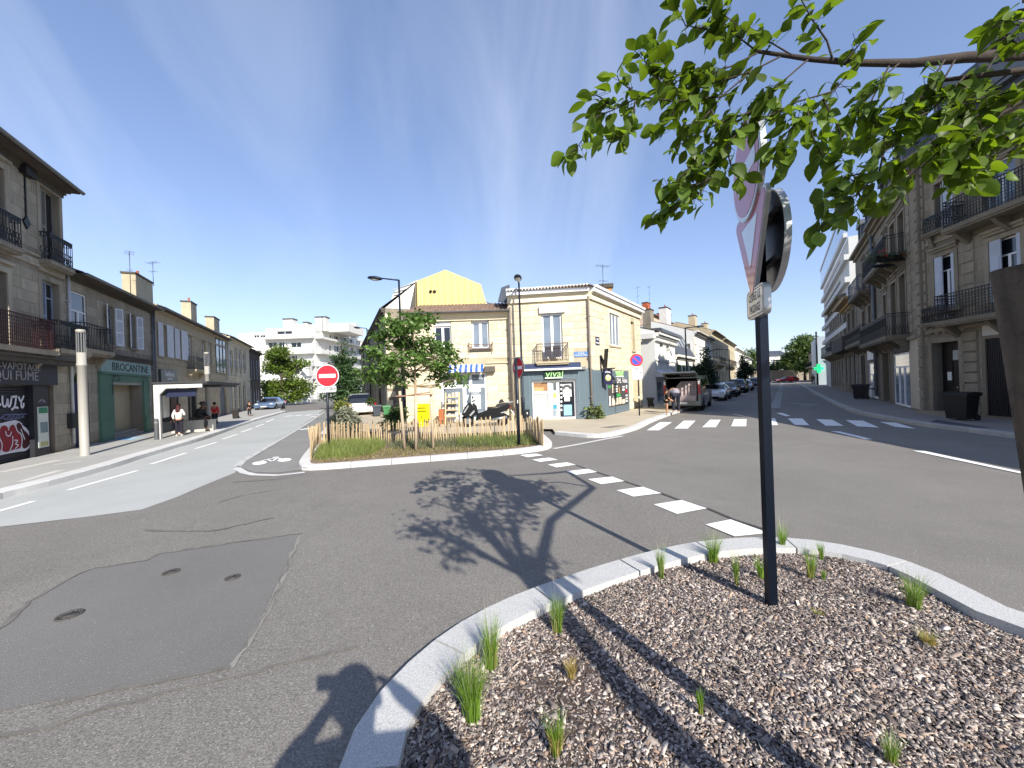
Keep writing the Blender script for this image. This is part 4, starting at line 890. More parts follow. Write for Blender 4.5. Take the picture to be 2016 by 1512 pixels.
for a_ in ((1195, 1200, 759, 764, 0), (1203, 1207, 757, 774, 1), (1209, 1213.5, 759, 762, 2), (1209, 1213.5, 764, 767, 2), (1209, 1213.5, 769, 772, 2), (1216, 1218, 762, 774, 4), (1223, 1227, 760, 763, 2), (1223, 1227, 765, 769, 2), (1230, 1232, 758, 765, 2), (1229, 1232.5, 767, 773, 3), (1210, 1219, 775, 781, 0), (1197, 1200, 780, 799, 2), (1203, 1208, 784, 798, 1), (1204.5, 1206.5, 778, 784, 2), (1210, 1215, 783, 796, 1), (1217, 1221, 782, 795, 1), (1223, 1228, 786, 794, 1), (1229.5, 1233, 777, 780, 2), (1229.5, 1233, 783, 786, 2), (1229.5, 1233, 788, 791, 2)): film(*a_)
q = v2.r(1195, 1233, 747, 753); text('Retrait  DHL  Relais', v2.root, ((q[0]+q[1])/2, -.082, (q[2]+q[3])/2), .42, WHITEL, name='window_lettering', sx=(q[1]-q[0])/3.6)
q = v2.r(1210, 1222, 727, 742); text('vival', v2.root, ((q[0]+q[1])/2, -.1, (q[2]+q[3])/2), .66, LIME, name='sign_lettering', sx=1.1, ext=.03, shear=.12); MB().box(q[0], q[1], -.16, -.061, q[2]-.02, q[2]+.05).build('sign_edge', WSG, v2.root)
q = v2.r(1168, 1172.5+5, 0, 1); xs_, zs_ = v2.at(1175.5, 671.5); MB().box(xs_-.25, xs_+.25, -.03, 0, zs_-.22, zs_+.22).build('street_sign', M('navy enamel', '#22264a', .4), v2.root)
text('RUE', v2.root, (xs_, -.034, zs_+.08), .15, WHITEL, name='sign_lettering'); text('MALBEC', v2.root, (xs_, -.034, zs_-.11), .13, WHITEL, name='sign_lettering')
# plates fixed out from the wall
xv, zv = v2.at(1183, 712); m = MB(); BK = M('sign black', '#17181a', .5)
m.box(xv-.03, xv+.03, -.75, 0, zv-.42, zv-.36); m.bar((xv, 0, zv-.1), (xv, -.3, zv-.37), .03); br = m.build('sign_bracket', IRON, v2.root)
m = MB(); m.prism([(xv-.05, -.72, zv+.62), (xv-.05, -.48, zv+.62), (xv-.05, -.36, zv-.1), (xv-.05, -.0, zv+.36), (xv-.05, .0, zv+.2), (xv-.05, -.28, zv-.36), (xv-.05, -.52, zv-.36)], (.1, 0, 0))
m.xf(Matrix.Translation((xv, 0, 0)) @ Matrix.Rotation(rad(-38), 4, 'Z') @ Matrix.Translation((-xv, 0, 0))); m.build('letter_v_sign', BK, v2.root)
rot = Matrix.Translation((xv, -.35, zv)) @ Matrix.Rotation(rad(-35), 4, 'Z')
m = MB().box(-.27, .27, -.03, .03, -1.22, -.42, 0); m.xf(rot); bs = m.build('hanging_sign', M('navy sign', '#1d1c3e', .5), v2.root)
m = MB(); m.lathe([(.001, .012), (.17, .012), (.17, 0)], 16); m.xf(rot @ Matrix.Translation((0, -.032, -.88)) @ Matrix.Rotation(rad(90), 4, 'X')); m.build('sign_emblem', M('yellow sign', '#e6e39a', .5), bs)
tv = text('vival', bs, rot @ Vector((0, -.035, -.56)), .2, WHITEL, name='sign_lettering'); tv.rotation_euler = (rad(90), 0, rad(-35))
q = v2.r(1247, 1261, 742, 803); v2.ops.append((q[0], q[1]-.1, 0, q[3])); dq = MB().box(q[0], q[1]-.1, .12, .17, 0, q[3]); dq.box(q[0]+.1, q[1]-.25, .1, .12, .3, 1.0); dq.box(q[0]+.1, q[1]-.25, .1, .12, 1.15, q[3]-.2); dq.build('side_door', M('pale wood door', '#c7b595', .7, .15, 3, streak=.5), v2.root)
v2.cornice(H1-.42, [(.3, .12), (.05, .18)], CREAMB); v2.cornice(H1-.058, [(.196, .34), (.12, .42)], WPAINT, name='eave_board'); v2.cornice(v1.at(1085, 590)[1]-.058, [(.068, .05)], STONE_C, 'string_course')
v2.wall(cap=False, back=False); v2.stones(STONE_C, .02, v2.L, ct2+.02, v1.at(1085, 590)[1]-.1, ch=.34, bl=.62, limit=160); v2.stones(STONE_C, cx1+.02, v2.L, .05, ct2, ch=.45, bl=.7, limit=40)
v2.merge()
# roof over the corner building: one hipped sheet of tiles plus chimney
zt = VZ+H1+.18; back = Vector((va.x-1.0, va.y+9.5, 0)); m = MB()
ce = [va+Vector((0, -.35, 0)), vb+Vector((.05, -.5, 0)), vc+Vector((.4, -.05, 0)), vc+Vector((-4.5, 4, 0)), Vector((va.x, va.y+9, 0))]
apex = Vector((va.x+3.0, va.y+4.5, 0))
mr = v1.root.matrix_world; bpy.context.view_layer.update(); mi = v1.root.matrix_world.inverted()
vs = [mi @ Vector((p.x, p.y, zt)) for p in ce]+[mi @ Vector((apex.x, apex.y, zt+.55))]
m.add(vs, [(0, 1, 5), (1, 2, 5), (2, 3, 5), (3, 4, 5), (4, 0, 5), (4, 3, 2, 1, 0)]); v1.part('roof', m, TILE)
fl = MB(); k0 = mi @ Vector((va.x, va.y-.33, zt)); k1 = mi @ Vector((vb.x, vb.y-.48, zt)); n = 26
for k in range(n): p = k0.lerp(k1, (k+.5)/n); fl.ball((p.x, p.y+.12, p.z+.0), (.085, .3, .06), 6, 4)
v1.part('ridge_tiles', fl, TILE)
m = MB(); w3 = mi @ (vc-dirv*2.2+Vector((-1.3, .6, zt))); m.box(w3.x-.35, w3.x+.35, w3.y-.3, w3.y+.3, zt-1.5, zt+1.15); co = v1.part('chimney', m, M('ochre brick', '#b98a55', .9, .15, 4, .3, 30)); MB().box(w3.x-.45, w3.x+.45, w3.y-.4, w3.y+.4, zt+1.15, zt+1.4).build('chimney_cap', SOOT, co)
v1.antenna(w3.x-.2, w3.y-.45, zt, 2.6, rz=.5)
# --- neighbour with the striped awning
ma = linept(Vector((va.x, va.y+.25, 0)), 88.5, 797, 720); mb_ = linept(Vector((va.x, va.y+.25, 0)), 88.5, 1006.5, 720)
b6 = Bld('corner_house', 'low cream stone house with blue striped awning and white shop window', ma, mb_, 6, D=8, z0=VZ); b6.wmat = STONE_CW
b6.H = b6.at(930, 612)[1]
q = b6.r(854, 888.5, 631, 690); b6.win(q, leaves=2, depth=.2, box=.28, fw=.08, glass=GLASSM)
q = b6.r(928.5, 963, 628, 687); b6.win(q, leaves=2, depth=.2, box=.12, fw=.09, glass=GLASSL, sill=False); rwr = q
m = MB(); z = q[2]+.22
m.bar((q[0]-.15, -.16, z), (q[1]+.15, -.16, z), .03); m.bar((q[0]-.15, -.16, z-.2), (q[1]+.15, -.16, z-.2), .03)
for x in (q[0]-.15, q[1]+.15): m.bar((x, 0, z), (x, -.16, z), .03); m.bar((x, -.16, z+.06), (x, -.16, z-.42), .03); m.ball((x, -.16, z+.07), .04, 6, 4)
for k in range(1, 10): x = q[0]-.15+(q[1]-q[0]+.3)*k/10; m.bar((x, -.16, z), (x, -.16, z-.2), .014)
m.build('window_guard', M('rust iron', '#6b4a3a', .7, .2, 5), b6.root); b6.panel('sill', (q[0]-.12, q[1]+.12, q[2]-.1, q[2]-.01), -.12, .1, SOOT)
for (x0, x1) in ((820, 850), (893, 924), (968, 1001)):
    q = b6.r(x0+3, x1-3, 631, 705); m = MB(); w = .03
    m.box(q[0], q[1], -.03, 0, q[3], q[3]+w); m.box(q[0], q[1], -.03, 0, q[2], q[2]+w); m.box(q[0], q[0]+w, -.03, 0, q[2]+w, q[3]); m.box(q[1]-w, q[1], -.03, 0, q[2]+w, q[3]); m.build('wall_panel', STONE_C, b6.root)
# awning of blue and white stripes
q = b6.r(885, 952, 718, 733.5); aw = MB(); n = 13; BLU = M('awning blue', '#2f5fb8', .7, .05); WHT = M('awning white', '#e5e8ee', .7, .03)
for k in range(n):
    x0 = q[0]+(q[1]-q[0])*k/n; x1 = q[0]+(q[1]-q[0])*(k+1)/n; zt_, zb_ = q[3], q[2]; mz = zb_+(zt_-zb_)*.42
    aw.add([(x0, -.05, zt_), (x1, -.05, zt_), (x1, -.5, mz), (x0, -.5, mz), (x1, -.5, zb_), (x0, -.5, zb_)], [(0, 3, 2, 1), (3, 5, 4, 2)], k % 2)
awo = aw.build('awning', [BLU, WHT], b6.root); MB().box(q[0], q[1], -.49, -.45, mz-.03, mz+.03).build('awning_bar', M('grey metal', '#8e9092', .4, metal=.6), awo)
x0, z0 = b6.at(954, 722); x1, z1 = b6.at(975, 732); MB().box(x0, x1, -.3, 0, z1, z0).build('shop_lamp_box', M('dark bronze', '#5a534b', .6), b6.root)
# shop window
sq = b6.r(868, 960, 735, 832); sq = (sq[0], sq[1], .02, sq[3]); b6.ops.append(sq); X = lambda x: b6.at(x, 780)[0]; Z = lambda y: b6.at(915, y)[1]
m = MB(); y0, y1 = .05, .14; m.box(sq[0], X(873), y0, y1, 0, sq[3]); m.box(X(955), sq[1], y0, y1, 0, sq[3]); m.box(X(873), X(955), y0, y1, Z(764), Z(757.5)); m.box(X(873), X(955), y0, y1, sq[3]-.08, sq[3]); m.box(X(911), X(918), y0, y1, 0, Z(764)); m.box(X(895), X(899), y0, y1, Z(757.5), sq[3]-.08); m.box(X(925), X(930), y0, y1, Z(757.5), sq[3]-.08); m.box(X(873), X(911), y0, y1, 0, .45); m.box(X(918), X(955), y0, y1, 0, .2)
so_ = m.build('shop_window', WPAINT, b6.root)
for (a_, b_) in ((873, 895), (899, 925), (930, 955)): MB().box(X(a_), X(b_), .09, .11, Z(757.5), sq[3]-.08).build('pane', GLASSL, so_)
MB().box(X(873), X(911), .09, .11, .45, Z(764)).build('pane', GLASSL, so_); MB().box(X(918), X(955), .09, .11, .2, Z(764)).build('pane', GLASSL, so_)
MB().box(X(923), X(947), .08, .09, Z(772), Z(765)).build('notice', PAPER, so_); MB().box(X(919), X(946), .08, .09, Z(806), Z(778)).build('notice', M('pale notice', '#cfdad5', .5, .08, 4), so_); text('OUVERT', so_, ((X(927)+X(941))/2, .078, Z(775)), .14, WHITEL)
text('BROCANTE', so_, ((X(935)+X(948))/2, .078, Z(746)), .1, WHITEL)
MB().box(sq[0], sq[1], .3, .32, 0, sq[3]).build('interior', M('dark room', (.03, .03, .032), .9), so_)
b6.cornice(b6.H-.5, [(.14, .1), (.02, .1), (.16, .2), (.14, .3)], CREAMB); zc = b6.at(930, 717)[1]; b6.cornice(zc, [(.08, .06)], STONE_C, 'string_course', a=b6.at(957, 717)[0])
b6.wall(); b6.stones(STONE_C, 0, b6.L, .05, b6.H-.52, ch=.36, bl=.7, limit=300, skip=[(0, 99, zc-.01, zc+.1)])
b6.roof(1.15, .42, TILE)
# side of that house and the long terrace behind it down the left street
sa = Vector((ma.x, ma.y, 0)); dl = Vector((-math.sin(rad(24.2)), math.cos(rad(24.2)), 0))
p8 = sa+dl*8.2; pf = sa+dl*42
b7 = Bld('terrace_house', 'grey shaded terrace with slate mansard receding along the left street', pf, p8, 8, D=10, z0=VZ); b7.wmat = STONE_GW
rr0 = ray(737, 607); tt = p8.y; b7.H = EYE+ray(739, 607).z*p8.y-VZ
for k in range(9):
    x0 = 1.5+k*3.6
    for (z0, z1) in ((.4, 2.6), (3.6, 5.8)): b7.win((x0, x0+1.1, z0, z1), leaves=2, bars=2, sill=z0 > 1)
    if k % 3 == 1: b7.pipe(x0+2.3, .2, b7.H-.3, IRON)
b7.cornice(b7.H-.5, [(.2, .1), (.2, .25), (.1, .35)], SOOT); b7.cornice(3.0, [(.2, .08)], STONE_G, 'string_course'); b7.wall()
q = MB(); D = b7.D; H = b7.H; q.add([(-.1, -.3, H), (b7.L, -.3, H), (b7.L, 2.2, H+2.0), (-.1, 2.2, H+2.0), (b7.L, D, H+.4), (-.1, D, H+.4)], [(0, 1, 2, 3), (3, 2, 4, 5)]); q.build('roof', SLATE, b7.root)
q = MB().prism([(b7.L+.0, 0, H-.02), (b7.L+.0, D, H-.02), (b7.L+.0, D, H+.35), (b7.L+.0, 2.2, H+1.9)], (.04, 0, 0)); q.build('gable', PLASTER, b7.root)
b7.stones(STONE_C, b7.L-1.2, b7.L, .1, H-.5, ch=.45, bl=.7, limit=60)
for k in range(11): MB().box(b7.L+.002, b7.L+.03, .0, .55 if k % 2 else .35, H-.8-k*.62, H-.4-k*.62).build('quoin_stone', STONE_C, b7.root)
# penthouse with pale boards, and the yellow clad attic behind the low house
pa = P(770, 575, p8.y+2); MB_ = MB()
b8 = thing('roof_terrace', 'white boarded roof extension beside the yellow attic', 'roof extension', (0, 0, 0))
Yp = ma.y+9.0; f = lambda x, y, Y=Yp: P(x, y, Y)
pts = [f(768, 598), f(822, 598), f(822, 551), f(790, 566), (f(775, 575))]; m = MB().prism(pts, (-2.5, 6.5, 0)); m.build('wall', WHITE_R, b8)
m = MB()
for k in range(5): y = 571+k*5; p = f(772+k*1.5, y, Yp-.06); q_ = f(821, y-16+k*3.2, Yp-.06); m.bar(p, q_, .05)
m.build('board_joints', M('joint grey', '#a9a9a5', .8), b8)
at = thing('attic_extension', 'pale yellow standing-seam attic on the roof of the striped awning house', 'roof extension', (0, 0, 0))
Ya = ma.y+4.6; YEL = M('pale yellow metal', '#dccb80', .5, .04, 1, metal=.0)
cor = [(822, 604), (821, 553), (877, 531), (947, 560), (956, 592), (957, 604)]
pts = [P(x, y, Ya) for x, y in cor]; m = MB().prism(pts, (-1.4, 4.6, 0)); m.build('cladding', YEL, at)
seams = 9
for k in range(1, seams+1):
    x = 822+(955-822)*k/(seams+1)+2; yt = 553-(x-821)*22/56 if x < 877 else (531+(x-877)*29/70 if x < 947 else 575); p = P(x, 603, Ya-.03); q_ = P(x, yt+1, Ya-.03); q_.x = p.x
    MB().bar(p, q_, .035, .05).build('seam', YEL, at)
m = MB()
for k in range(2):
    p = P(848+k*7.5, 574, Ya-.02); m.lathe([(.001, .06), (.09, .06), (.11, 0)], 10); m.xf(Matrix.Translation(p) @ Matrix.Rotation(rad(90), 4, 'X'), len(m.v)-30)
m.build('vent_pipe', IRON, at)
m = MB(); sp = [P(821, 604, Ya), P(821, 553, Ya)]
for k in range(7): z = .15+k*.2; 
m.prism([sp[0]+Vector((-.05, .05, 0)), sp[1]+Vector((-.05, .05, .02)), sp[1]+Vector((-1.45, 4.6, .02)), sp[0]+Vector((-1.45, 4.6, 0))], (-.06, 0, 0)); m.build('louvre_side', M('bronze louvre', '#8a7a5a', .6, .2, 4), at)
# dark slate hip between the houses
m = MB(); a_ = P(980, 594, va.y+.9); b_ = P(987, 566, va.y+1.4); c_ = P(1003, 560, va.y+1.4); d_ = P(1006, 596, va.y+.6); m.prism([a_, b_, c_, d_], (0, 2.5, .5)); t = thing('roof_hip', 'dark slate roof slope squeezed between the two cream houses', 'roof', (0, 0, 0)); m.build('slate_face', SLATE, t)
# ---------------------------------------------------------------- right row (in shade)
QR = G(1817, 812, .12); RZ = .12
d1 = Vector((math.sin(rad(8.7)), math.cos(rad(8.7)), 0)); d2 = Vector((math.sin(rad(35.2)), math.cos(rad(35.2)), 0))
IRONB = IRON
def rustic(b, x0, x1, z0, z1, ch=.46, proud=.05, mat=None, limit=80): b.stones(mat or STONE_R, x0, x1, z0, z1, ch=ch, bl=5, proud=proud, gap=.045, limit=limit, rustic=True, name='quoin_stone')
def surround(b, q, w=.15, mat=None, lintel=True):
    m = MB(); m.box(q[0]-w, q[0], -.045, 0, q[2], q[3]+w); m.box(q[1], q[1]+w, -.045, 0, q[2], q[3]+w); m.box(q[0], q[1], -.045, 0, q[3], q[3]+w)
    if lintel: m.box(q[0]-w-.06, q[1]+w+.06, -.14, 0, q[3]+w+.16, q[3]+w+.26); m.box(q[0]-w, q[1]+w, -.07, 0, q[3]+w+.06, q[3]+w+.16)
    m.build('window_surround', mat or STONE_R, b.root)
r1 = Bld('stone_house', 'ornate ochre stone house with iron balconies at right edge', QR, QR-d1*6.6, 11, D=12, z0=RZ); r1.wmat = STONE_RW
r1.H = r1.at(1965, 206)[1]; H = r1.H
SHB = M('pale blue shutter', '#aab2be', .6, .06, 2)
def inner_sh(b, q, w=.35, mat=None):    # folded shutters standing in the reveal, on the far side
    m = MB().box(q[0]+.01, q[0]+w, -.02, .02, q[2], q[3]).box(q[0]+.06, q[0]+w-.05, -.035, -.02, q[2]+.1, q[3]-.6)
    for k in range(7): m.box(q[0]+.06, q[0]+w-.05, -.03, -.02, q[3]-.5+k*.06, q[3]-.47+k*.06)
    m.build('shutter', mat or SHB, b.root); MB().box(q[1]-.14, q[1]-.02, -.02, .02, q[2], q[3]).build('shutter', mat or SHB, b.root)
q = r1.r(1841, 1878, 354, 450); r1.win(q, leaves=2, depth=.25, frame=WPAINT, sill=False, glass=GLASSL); inner_sh(r1, (q[0]+.35, q[1], q[2], q[3]), .55); surround(r1, q)
zb = r1.at(1855, 452)[1]; r1.balcony(q[0]-.25, q[1]+.25, zb, .62, .28, style='ornate', st=.1)
q = r1.r(1841, 1881, 502, 612); r1.win(q, leaves=2, transom=.6, depth=.2, sill=False); inner_sh(r1, q, (q[1]-q[0])*.40); surround(r1, q)
q2 = r1.r(1949, 2013, 466, 590); r1.win(q2, leaves=2, transom=.6, depth=.2, sill=False); inner_sh(r1, q2, (q2[1]-q2[0])*.38); surround(r1, q2)
w_ = q2[1]-q2[0]; step = (q2[0]-q[0])
for k in ():     # the façade goes on out of the frame with the same bays
    qq = (q2[0]+k*3.2, q2[1]+k*3.2, q2[2], q2[3]); r1.win(qq, leaves=2, transom=.6, depth=.2, sill=False)
q3 = r1.r(1935, 2003, 312, 430); r1.win(q3, leaves=2, transom=.6, depth=.2, sill=False, glass=GLASSL); surround(r1, q3)
zb2 = r1.at(1960, 425)[1]; xa = r1.at(1902, 440)[0]; r1.balcony(xa, r1.L-.1, zb2, 1.0, .75, style='grid', st=.16, step=.10)
zb1 = r1.at(1930, 624)[1]; xa = r1.at(1880, 600)[0]; r1.balcony(xa, r1.L-.1, zb1, 1.0, .7, style='grid', st=.16, step=.11)
q = r1.r(1833, 1876, 590, 616); r1.balcony(q[0], q[1], zb1+.05, .62, .35, style='ornate', st=.1, brackets=False)
# ground floor
dq = r1.r(1838, 1891, 673, 806); dq = (dq[0], dq[1], .02, dq[3]); r1.ops.append(dq); m = MB().box(dq[0], dq[1], .34, .4, 0, dq[3]); w = (dq[1]-dq[0])/2
for k in (0, 1):
    for (u, v) in ((.25, 1.0), (1.15, 2.2), (2.35, dq[3]-.2)): m.box(dq[0]+k*w+.12, dq[0]+(k+1)*w-.12, .32, .34, u, v)
do = m.build('door', M('black door', '#131214', .5, .2, 2), r1.root); MB().ball((dq[0]+w+.1, .3, 1.1), .04, 8, 5).build('handle', M('brass', '#b0a890', .3, metal=.8), do); MB().box(dq[1]-.65, dq[1]-.15, .31, .325, dq[3]-.75, dq[3]-.35).build('pane', GLASSL, do); MB().box(dq[0]+.25, dq[0]+.42, .3, .32, 1.4, 1.75).build('notice', WHITE_R, do)
MB().box(dq[0]-.35, dq[1]+.2, -.45, .3, -.1, .12).build('doorstep', STONE_R, r1.root)
m = MB(); m.box(dq[0]-.25, dq[0], -.05, 0, 0, dq[3]+.2); m.box(dq[1], dq[1]+.2, -.05, 0, 0, dq[3]+.2); m.box(dq[0], dq[1], -.05, 0, dq[3], dq[3]+.2); m.box(dq[0]-.3, dq[1]+.3, -.2, 0, dq[3]+1.2, dq[3]+1.36); m.build('door_surround', STONE_R, r1.root)
m = MB(); xc = (dq[0]+dq[1])/2
for k in range(16):
    a = k/15*2-1; m.ball((xc+a*.85, -.02, dq[3]+.62+.18*math.sin(k*2.1)), (.13, .09, .12), 7, 4)
m.box(xc-.45, xc+.45, -.07, 0, dq[3]+.5, dq[3]+.85); m.build('carved_relief', STONE_R, r1.root)
gq = r1.r(1941, 2004, 664, 812); gq = (gq[0], gq[1], .1, gq[3]); r1.ops.append(gq); m = MB(); n = 18
for k in range(n+1): x = gq[0]+(gq[1]-gq[0])*k/n; m.bar((x, .06, gq[2]), (x, .06, gq[3]), .03)
for k in range(4): z = gq[2]+.06+(gq[3]-gq[2]-.12)*k/3; m.bar((gq[0], .075, z), (gq[1], .075, z), .03)
go = m.build('grille_gate', M('navy black iron', '#14151f', .5), r1.root); MB().box(gq[0], gq[1], .2, .22, gq[2], gq[3]).build('door', M('black navy door', '#0f1018', .5), go)
for (xa_, xb_) in ((.05, .12), (.16, .23), (.8, .87), (.92, .98)): w = gq[1]-gq[0]; MB().box(gq[0]+w*xa_, gq[0]+w*xb_, .16, .2, gq[2], gq[3]-.1).build('pale_strip', M('grey strip', '#6c6d72', .6, .2), go)
MB().box(gq[0]-.05, gq[1]+.1, -.03, .02, gq[3]+.12, gq[3]+.75).build('lintel', M('pale lintel', '#bdb8ac', .85, .08), r1.root)
q = r1.r(1847, 1873, 619.5, 628); MB().box(q[0], q[1], -.03, 0, q[2], q[3]).build('street_sign', M('violet enamel', '#4c4a72', .4), r1.root); text('RUE MALBEC', r1.root, ((q[0]+q[1])/2, -.035, (q[2]+q[3])/2), .13, WHITEL, name='sign_lettering')
xp0, xp1 = r1.at(1896, 740)[0], r1.at(1929, 740)[0]
rustic(r1, 0, .42, .1, H-.5); rustic(r1, xp0, xp1, .1, zb1-.45, ch=.4); rustic(r1, r1.at(1893, 520)[0], r1.at(1921, 520)[0], zb1+.05, zb2-.5, ch=.42, proud=.04); rustic(r1, r1.at(1885, 400)[0], r1.at(1905, 400)[0], zb2-.4, H-.5, ch=.42, proud=.04)
zs = r1.at(1850, 476)[1]; r1.cornice(zs, [(.1, .06), (.25, .02), (.1, .1)], STONE_R, 'string_course', a=.43); r1.cornice(zb1-.35, [(.14, .1)], STONE_R, 'string_course', a=.43)
r1.cornice(H-.5, [(.15, .1), (.15, .25), (.2, .5)], STONE_R)
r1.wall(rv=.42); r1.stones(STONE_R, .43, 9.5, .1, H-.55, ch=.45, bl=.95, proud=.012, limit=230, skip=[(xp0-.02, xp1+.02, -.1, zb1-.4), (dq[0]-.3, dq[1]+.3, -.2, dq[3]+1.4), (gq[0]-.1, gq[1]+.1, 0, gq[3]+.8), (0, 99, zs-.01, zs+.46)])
rn = Bld('stone_house', 'unseen plain stone house added past the right edge, height set for the street shadow', QR-d1*6.62, QR-d1*22, 7.3, D=12, z0=RZ); rn.wmat = STONE_RW  # added out of frame, kept low so its shadow edge fits the crossing
for k in range(5): rn.win((1+k*3, 2.2+k*3, .8, 3.2)); rn.win((1+k*3, 2.2+k*3, 4.2, 6.4))
rn.wall(); rn.cornice(6.9, [(.2, .15), (.2, .3)], STONE_R)
# slate mansard with a round dormer and chimneys
m = MB(); m.add([(0, -.1, H), (r1.L, -.1, H), (r1.L, 1.3, H+3.0), (0, 1.3, H+3.0), (r1.L, 8, H+3.6), (0, 8, H+3.6), (0, 11, H), (r1.L, 11, H)], [(0, 1, 2, 3), (3, 2, 4, 5), (5, 4, 7, 6), (0, 3, 5, 6), (1, 7, 4, 2)]); ro = r1.part('mansard_roof', m, SLATE)
m = MB(); n = 14
for k in range(n): m.box(0, r1.L, -.1+1.4*k/n-.012, -.1+1.4*(k+.5)/n, H+3*k/n, H+3*k/n+.03)
m.build('slate_courses', SLATE, ro)
def dormer(b, x, H, rnd=True, w=.9):
    m = MB()
    if rnd:
        n = 16
        for k in range(n):
            a0, a1 = 2*math.pi*k/n, 2*math.pi*(k+1)/n
            for (ra, rb_) in ((.42, .75),): m.add([(x+ra*math.cos(a0), -.05, H+1.2+ra*math.sin(a0)), (x+rb_*math.cos(a0), -.05, H+1.2+rb_*math.sin(a0)), (x+rb_*math.cos(a1), -.05, H+1.2+rb_*math.sin(a1)), (x+ra*math.cos(a1), -.05, H+1.2+ra*math.sin(a1)), (x+rb_*math.cos(a0), 1.2, H+1.2+rb_*math.sin(a0)), (x+rb_*math.cos(a1), 1.2, H+1.2+rb_*math.sin(a1)), (x+ra*math.cos(a0), .4, H+1.2+ra*math.sin(a0)), (x+ra*math.cos(a1), .4, H+1.2+ra*math.sin(a1))], [(0, 1, 2, 3), (1, 4, 5, 2), (0, 3, 7, 6)])
        m.box(x-1.0, x+1.0, -.06, .6, H+.02, H+.45)
        o = m.build('dormer', ZINC, b.root); MB().lathe([(.001, 0), (.45, 0)], 16).xf(Matrix.Translation((x, .3, H+1.2)) @ Matrix.Rotation(rad(90), 4, 'X')).build('pane', GLASSM, o)
    else:
        m.box(x-w/2-.15, x-w/2, 0, 1.2, H, H+1.7); m.box(x+w/2, x+w/2+.15, 0, 1.2, H, H+1.7); m.box(x-w/2-.25, x+w/2+.25, -.1, 1.5, H+1.7, H+1.85); m.prism([(x-w/2-.25, -.1, H+1.85), (x+w/2+.25, -.1, H+1.85), (x, -.1, H+2.3)], (0, 1.6, 0))
        o = m.build('dormer', ZINC, b.root); MB().box(x-w/2, x+w/2, .1, .14, H, H+1.7).build('pane', GLASSL, o)
dormer(r1, r1.at(1975, 150)[0], H+.6); dormer(r1, r1.at(1868, 250)[0], H, False)
x = r1.at(1930, 110)[0]; r1.chimney(x, 2.5, H+3.0, 1.3, .8, 1.4, STONE_CW, 0); x = r1.at(1862, 150)[0]; r1.chimney(x, 2.5, H+2.6, .8, .8, 1.6, STONE_CW, 0)
# second house: stone with a bay, balcony full of flowers
def span(x0, x1, y=690, az=35.2): return linept(QR, az, x0, y), linept(QR, az, x1, y)
def far(a): return a
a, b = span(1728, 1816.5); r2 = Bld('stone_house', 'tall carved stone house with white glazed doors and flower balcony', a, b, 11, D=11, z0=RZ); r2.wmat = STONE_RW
r2.H = r2.at(1770, 370)[1]; H = r2.H
q = r2.r(1760, 1791.5, 695, 799); q = (q[0], q[1], .05, q[3]); r2.win(q, leaves=3, transom=.7, depth=.08, sill=False, fw=.08, glass=GLASSL, lab='white glazed shop doors', name='glazed_door')
q = r2.r(1739.5, 1752.5, 694, 792); q = (q[0], q[1], .1, q[3]); r2.ops.append(q); MB().box(q[0], q[1], .2, .25, 0, q[3]).build('door', M('grey brown door', '#4f4a43', .6, .2), r2.root); surround(r2, q)
m = MB().lathe([(.001, .05), (.25, .05), (.3, 0), (.36, 0), (.38, .06), (.3, .08)], 14); x, z = r2.at(1746.5, 684); m.xf(Matrix.Translation((x, 0, z)) @ Matrix.Rotation(rad(90), 4, 'X')); m.build('medallion', STONE_R, r2.root)
x0, x1 = r2.at(1793, 740)[0], r2.at(1812, 740)[0]; MB().box(x0, x1, -.02, 0, .1, r2.at(1800, 665)[1]).build('render_panel', M('beige render', '#b3a894', .85, .06), r2.root)
xs0, xs1 = r2.at(1757, 680)[0], r2.at(1792, 680)[0]; MB().box(xs0, xs1, -.08, 0, r2.at(1775, 692)[1], r2.at(1775, 663)[1]).build('shop_sign', M('grey fascia', '#57544e', .7, .1), r2.root)
z1 = r2.at(1758, 668)[1]; r2.balcony(r2.at(1726, 650)[0], r2.at(1790, 640)[0], z1, 1.05, .8, style='ornate', st=.18)
for (x0, x1, yt, yb) in ((1741, 1747, 580, 664), (1756, 1766, 556, 655), (1773, 1785, 540, 645)): q = r2.r(x0, x1, yt, yb); r2.win((q[0], q[1], z1+.05, q[3]), leaves=2, depth=.25, sill=False, frame=WOODG); surround(r2, (q[0], q[1], z1, q[3]))
z2 = r2.at(1756, 524)[1]; r2.balcony(r2.at(1732, 500)[0], r2.at(1783, 480)[0], z2, .95, .75, style='bars', st=.2)
for (x0, x1, yt, yb) in ((1741, 1747, 465, 520), (1753, 1763, 440, 500), (1769, 1781, 418, 480)): q = r2.r(x0, x1, yt, yb); r2.win((q[0], q[1], z2+.05, q[3]), leaves=2, depth=.25, sill=False, frame=WOODG); surround(r2, (q[0], q[1], z2, q[3]))
FLW = leafmat('flower leaf', (.06, .10, .03)); 
rustic(r2, r2.L-.5, r2.L, .1, H-.4, proud=.05); rustic(r2, r2.at(1789, 540)[0], r2.at(1795, 540)[0], z1, H-.4, proud=.04)
r2.cornice(H-.5, [(.2, .12), (.2, .3), (.15, .5)], STONE_R); r2.cornice(z1-.3, [(.15, .12)], STONE_R, 'string_course', a=0, b=r2.L-.52)
r2.wall(rv=.3); r2.stones(STONE_R, 0, r2.L-.52, z1+.1, H-.52, ch=.45, bl=.9, limit=160)
